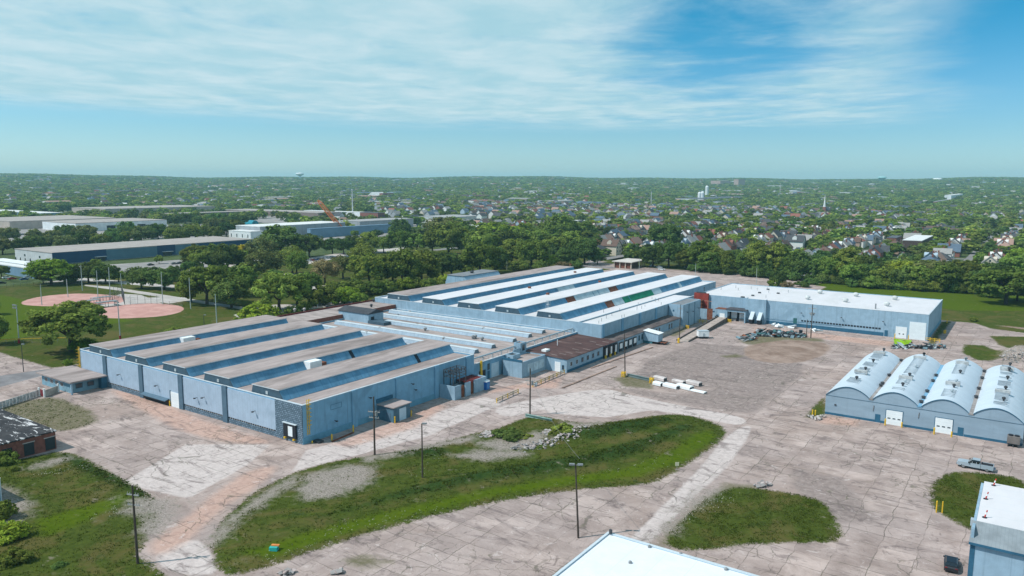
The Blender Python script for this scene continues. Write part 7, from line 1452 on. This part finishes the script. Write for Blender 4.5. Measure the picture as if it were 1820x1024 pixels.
st_ = (D < 1250) & (np.abs(((P[:, 0]+335+37) % 74)-37) < 6); keep &= ~st_
dens = np.where((PXY[:, 0] > 1000) & (D < 1100), 0.60, np.where(PXY[:, 0] > 1000, 0.9, 0.95)); dens = np.where(D > 1300, 0.97, dens); keep &= rng.uniform(0, 1, len(P)) < dens
P = P[keep]; D = D[keep]; PXY = PXY[keep]
nI = max(0, 298-len([o for o in TREES if o['category'] == 'tree'])); order = np.argsort(D)
vis = []
pick = [i for i in order if D[i] < 1000]; rt_.shuffle(pick)
for i in pick:   # the big crowns, kept apart so that each stands by itself
    if len(vis) >= nI: break
    if -10 < PXY[i, 0] < 1830 and all((P[i, 0]-P[j, 0])**2+(P[i, 1]-P[j, 1])**2 > 520 for j in vis) and D[i] > 520: vis.append(i)
code = ['rg', 'rd', 'rg', 'rd', 'tg', 'ro', 'rb']; sel = sorted(vis, key=lambda i: PXY[i, 0]); gr = {}
for i in sel:
    c = rt_.choice(code); z_ = 'among the houses' if PXY[i, 0] > 1060 else 'behind the industrial estate' if PXY[i, 0] < 700 else 'behind the park wood'
    gr.setdefault((c, z_), []).append(i)
for (c, z_), L in gr.items():
    for q, i in enumerate(L):
        l = '%s %s tree %s, %s' % (SHN[c[0]], Gc[c[1]], z_, nthl(q)); tree(P[i, 0], P[i, 1], rt_.uniform(11, 17) if z_ == 'among the houses' else rt_.uniform(9, 14), SH[c[0]], Gc[c[1]], l, 'trees '+z_, rt_.uniform(.62, .8))
rest = np.ones(len(P), bool); rest[vis] = False; P = P[rest]
def far_crown(name, seed, nm):
    me = crown_mesh(name, seed, 34, 10, 0.15, 'round', 0.15, 0.50, 0.90); me.materials.clear(); me.materials.append(LEAF[nm]); o = bpy.data.objects.new(name, me); return o
FC = [far_crown('far_crown', 31, 'mid green'), far_crown('far_crown', 32, 'dark green'), far_crown('far_crown', 33, 'mid green'), far_crown('far_crown', 34, 'olive green'), far_crown('far_crown', 35, 'dark green'), far_crown('far_crown', 36, 'bright green')]
src = bpy.data.collections.new('leaf_masses')
for o in FC: src.objects.link(o)
n = len(P); me = bpy.data.meshes.new('far_woodland'); co_ = np.stack([P[:, 0], P[:, 1], terr(P[:, 0], P[:, 1])-0.3], 1).astype(np.float32); me.vertices.add(n); me.vertices.foreach_set('co', co_.ravel())
sz = (P[:, 2]*rng.uniform(0.95, 1.35, n)); DD = np.hypot(P[:, 0], P[:, 1]); sz = np.where(DD < 700, sz*0.85, sz); sz = np.where((DD < 1300) & (DD > 640) & (rng.uniform(0, 1, n) < 0.3), sz*1.5, sz); sz = np.clip(sz, 7.0, 60); hz = rng.uniform(7.0, 11.5, n)*np.where(DD < 700, 0.85, 1.0)
sc_ = np.stack([sz, sz, np.maximum(hz, sz*0.55)], 1); sc_[:, 2] = hz*np.where(sz > 14.5, 1.25, 1.0)
idx = rng.choice(6, n, p=[.28, .30, .16, .12, .10, .04]).astype(np.int32); rot = rng.uniform(0, 6.28, n).astype(np.float32)
a = me.attributes.new('tscale', 'FLOAT_VECTOR', 'POINT'); a.data.foreach_set('vector', sc_.astype(np.float32).ravel()); a = me.attributes.new('tidx', 'INT', 'POINT'); a.data.foreach_set('value', idx); a = me.attributes.new('trot', 'FLOAT', 'POINT'); a.data.foreach_set('value', rot); me.update()
fo = bpy.data.objects.new('far_woodland', me); COL.objects.link(fo); kind(fo, 'stuff')
ng = bpy.data.node_groups.new('woodland', 'GeometryNodeTree'); ng.interface.new_socket('Geometry', in_out='INPUT', socket_type='NodeSocketGeometry'); ng.interface.new_socket('Geometry', in_out='OUTPUT', socket_type='NodeSocketGeometry')
N_ = ng.nodes; gi = N_.new('NodeGroupInput'); go = N_.new('NodeGroupOutput'); mp = N_.new('GeometryNodeMeshToPoints'); ip = N_.new('GeometryNodeInstanceOnPoints'); ci = N_.new('GeometryNodeCollectionInfo'); ci.inputs['Collection'].default_value = src; ci.inputs['Separate Children'].default_value = True; ci.inputs['Reset Children'].default_value = True
def natt(nm, dt): q = N_.new('GeometryNodeInputNamedAttribute'); q.data_type = dt; q.inputs['Name'].default_value = nm; return [s for s in q.outputs if s.enabled and s.name == 'Attribute'][0]
cx_n = N_.new('ShaderNodeCombineXYZ'); lk = ng.links.new
lk(gi.outputs[0], mp.inputs[0]); lk(mp.outputs[0], ip.inputs['Points']); lk(ci.outputs[0], ip.inputs['Instance']); ip.inputs['Pick Instance'].default_value = True; lk(natt('tidx', 'INT'), ip.inputs['Instance Index']); lk(natt('trot', 'FLOAT'), cx_n.inputs[2]); lk(cx_n.outputs[0], ip.inputs['Rotation']); lk(natt('tscale', 'FLOAT_VECTOR'), ip.inputs['Scale']); lk(ip.outputs[0], go.inputs[0])
md = fo.modifiers.new('woodland', 'NODES'); md.node_group = ng

# ================================================================== grass tufts and weeds
def in_poly(x, y, poly):
    Q = np.array(poly)[:, :2]; ins = np.zeros(len(x), bool)
    for i in range(len(Q)):
        a, b_ = Q[i], Q[(i+1) % len(Q)]; c = (a[1] > y) != (b_[1] > y)
        with np.errstate(divide='ignore', invalid='ignore'): ins ^= c & (x < (b_[0]-a[0])*(y-a[1])/(b_[1]-a[1]+1e-12)+a[0])
    return ins
def gridval(A, x, y):
    i = np.clip(((x-X0)/ST).round().astype(int), 0, NX-1); j = np.clip(((y-Y0)/ST).round().astype(int), 0, NY-1); return A[j*NX+i]
TX, TY, TS = [], [], []
for poly, n in ((island, 26000), (left_lawn, 16000), (low_isl, 7000), (right_isl, 4200), (weedlot, 2200)):
    Q = np.array(poly)[:, :2]; x = rng.uniform(Q[:, 0].min(), Q[:, 0].max(), n*2); y = rng.uniform(Q[:, 1].min(), Q[:, 1].max(), n*2); k = in_poly(x, y, poly)
    gvv = gridval(gravel, x, y); bv = gridval(bright, x, y); k &= (rng.uniform(0, 1, len(x)) < np.where(gvv > 0, 0.12, np.where(bv > 0.5, 0.25, 1.0)))
    vn = np.sin(x*0.9+1.7*np.sin(y*0.55))*np.sin(y*0.8+1.3*np.sin(x*0.47))+0.6*np.sin(x*0.31+2)*np.sin(y*0.27+1); k &= (vn > rng.uniform(-1.0, 0.7, len(x)))
    TX.append(x[k]); TY.append(y[k]); TS.append(np.where(gridval(darkg, x, y) > 0, 1.5, 0.9)[k])
# weeds in the yard cracks and along edges
n = 2600; x = rng.uniform(-150, 5, n); y = rng.uniform(90, 300, n); k = (gridval(grass, x, y) < 0) & (gridval(sparse, x, y) > -0.5); TX.append(x[k]); TY.append(y[k]); TS.append(np.full(k.sum(), 0.8))
TX = np.concatenate(TX); TY = np.concatenate(TY); TS = np.concatenate(TS)*rng.uniform(0.5, 1.4, len(TX)); n = len(TX); TZ = gridval(PZ, TX, TY)
nb = 4; ang = rng.uniform(0, 6.28, (n, nb)); lean = rng.uniform(0.15, 0.5, (n, nb)); hh = (TS[:, None]*rng.uniform(0.07, 0.22, (n, nb))); wd = 0.075*TS[:, None]*np.ones((1, nb))
bx_ = TX[:, None]+rng.normal(0, 0.13, (n, nb)); by_ = TY[:, None]+rng.normal(0, 0.13, (n, nb)); dx = np.cos(ang); dy = np.sin(ang); z0 = TZ[:, None]*np.ones((1, nb))-0.03
V = np.stack([np.stack([bx_-dy*wd, by_+dx*wd, z0], -1), np.stack([bx_+dy*wd, by_-dx*wd, z0], -1), np.stack([bx_+dx*lean*hh*1.6, by_+dy*lean*hh*1.6, z0+hh], -1)], 2).reshape(-1, 3)
me = bpy.data.meshes.new('grass'); m_ = n*nb; me.vertices.add(m_*3); me.vertices.foreach_set('co', V.astype(np.float32).ravel()); me.loops.add(m_*3); me.loops.foreach_set('vertex_index', np.arange(m_*3, dtype=np.int32)); me.polygons.add(m_); me.polygons.foreach_set('loop_start', np.arange(0, m_*3, 3, dtype=np.int32)); me.update(calc_edges=True)
m, t = newmat('grass_blades'); pos = t.n('NewGeometry').outputs['Position']; f = t.noise(pos, 0.16, 5, 0.65, 0.5); c = t.mix(t.ss(f, 0.35, 0.65), (0.050, 0.080, 0.010), (0.100, 0.120, 0.022)); c = t.mix(t.math('MULTIPLY', t.ss(t.noise(pos, 0.5, 4, 0.7), 0.58, 0.68), 0.7), c, (0.17, 0.135, 0.06))
d_ = t.n('BsdfDiffuse', {}, Color=c); tr_ = t.n('BsdfTranslucent', {}, Color=c); mx = t.n('MixShader', {}, i0=0.35, i1=d_.outputs[0], i2=tr_.outputs[0]); oo = t.n('OutputMaterial'); t.t.links.new(mx.outputs[0], oo.inputs[0]); me.materials.append(m)
go_ = bpy.data.objects.new('grass', me); COL.objects.link(go_); kind(go_, 'stuff')
# small white flowers and litter specks in the grass
fx, fy = [], []
for (a, b_, nn) in (((560, 955), (780, 905), 70), ((780, 905), (1000, 868), 15), ((1000, 866), (1190, 820), 40), ((470, 1000), (600, 960), 50), ((1195, 930), (1300, 880), 130), ((740, 850), (800, 780), 60), ((60, 850), (160, 830), 60), ((180, 920), (280, 880), 70)):
    p, q = G(*a), G(*b_); u = rng.uniform(0, 1, nn); fx.append(p[0]+(q[0]-p[0])*u+rng.normal(0, 1.1, nn)); fy.append(p[1]+(q[1]-p[1])*u+rng.normal(0, 1.1, nn))
b = MB(); fx = np.concatenate(fx); fy = np.concatenate(fy); fz = gridval(PZ, fx, fy)
for x, y, z in zip(fx, fy, fz): s = random.uniform(0.03, 0.075); zz = z+random.uniform(0.15, 0.30); b.add([(x-s, y, zz), (x, y-s, zz+0.02), (x+s, y, zz), (x, y+s, zz+0.03)], [(0, 1, 2, 3)])
kind(b.build('white_flowers', mat('flower_white', (0.62, 0.60, 0.55), 0.9, 0.1)), 'stuff')

# ================================================================== haze: one closed box of thin air round everything
HAZE = 9.5e-5
b = MB(); b.box(-9800, 9800, -9800, 9800, -4.0, 190.0); hz_ = b.build('haze', []); hz_['kind'] = 'stuff'
m = bpy.data.materials.new('thin_air'); m.use_nodes = True; t = NT(m.node_tree); pv = t.n('VolumePrincipled'); pv.inputs['Color'].default_value = (0.46, 0.85, 0.98, 1); pv.inputs['Density'].default_value = HAZE; pv.inputs['Anisotropy'].default_value = 0.0
o = t.n('OutputMaterial'); t.t.links.new(pv.outputs[0], o.inputs['Volume']); hz_.data.materials.append(m)
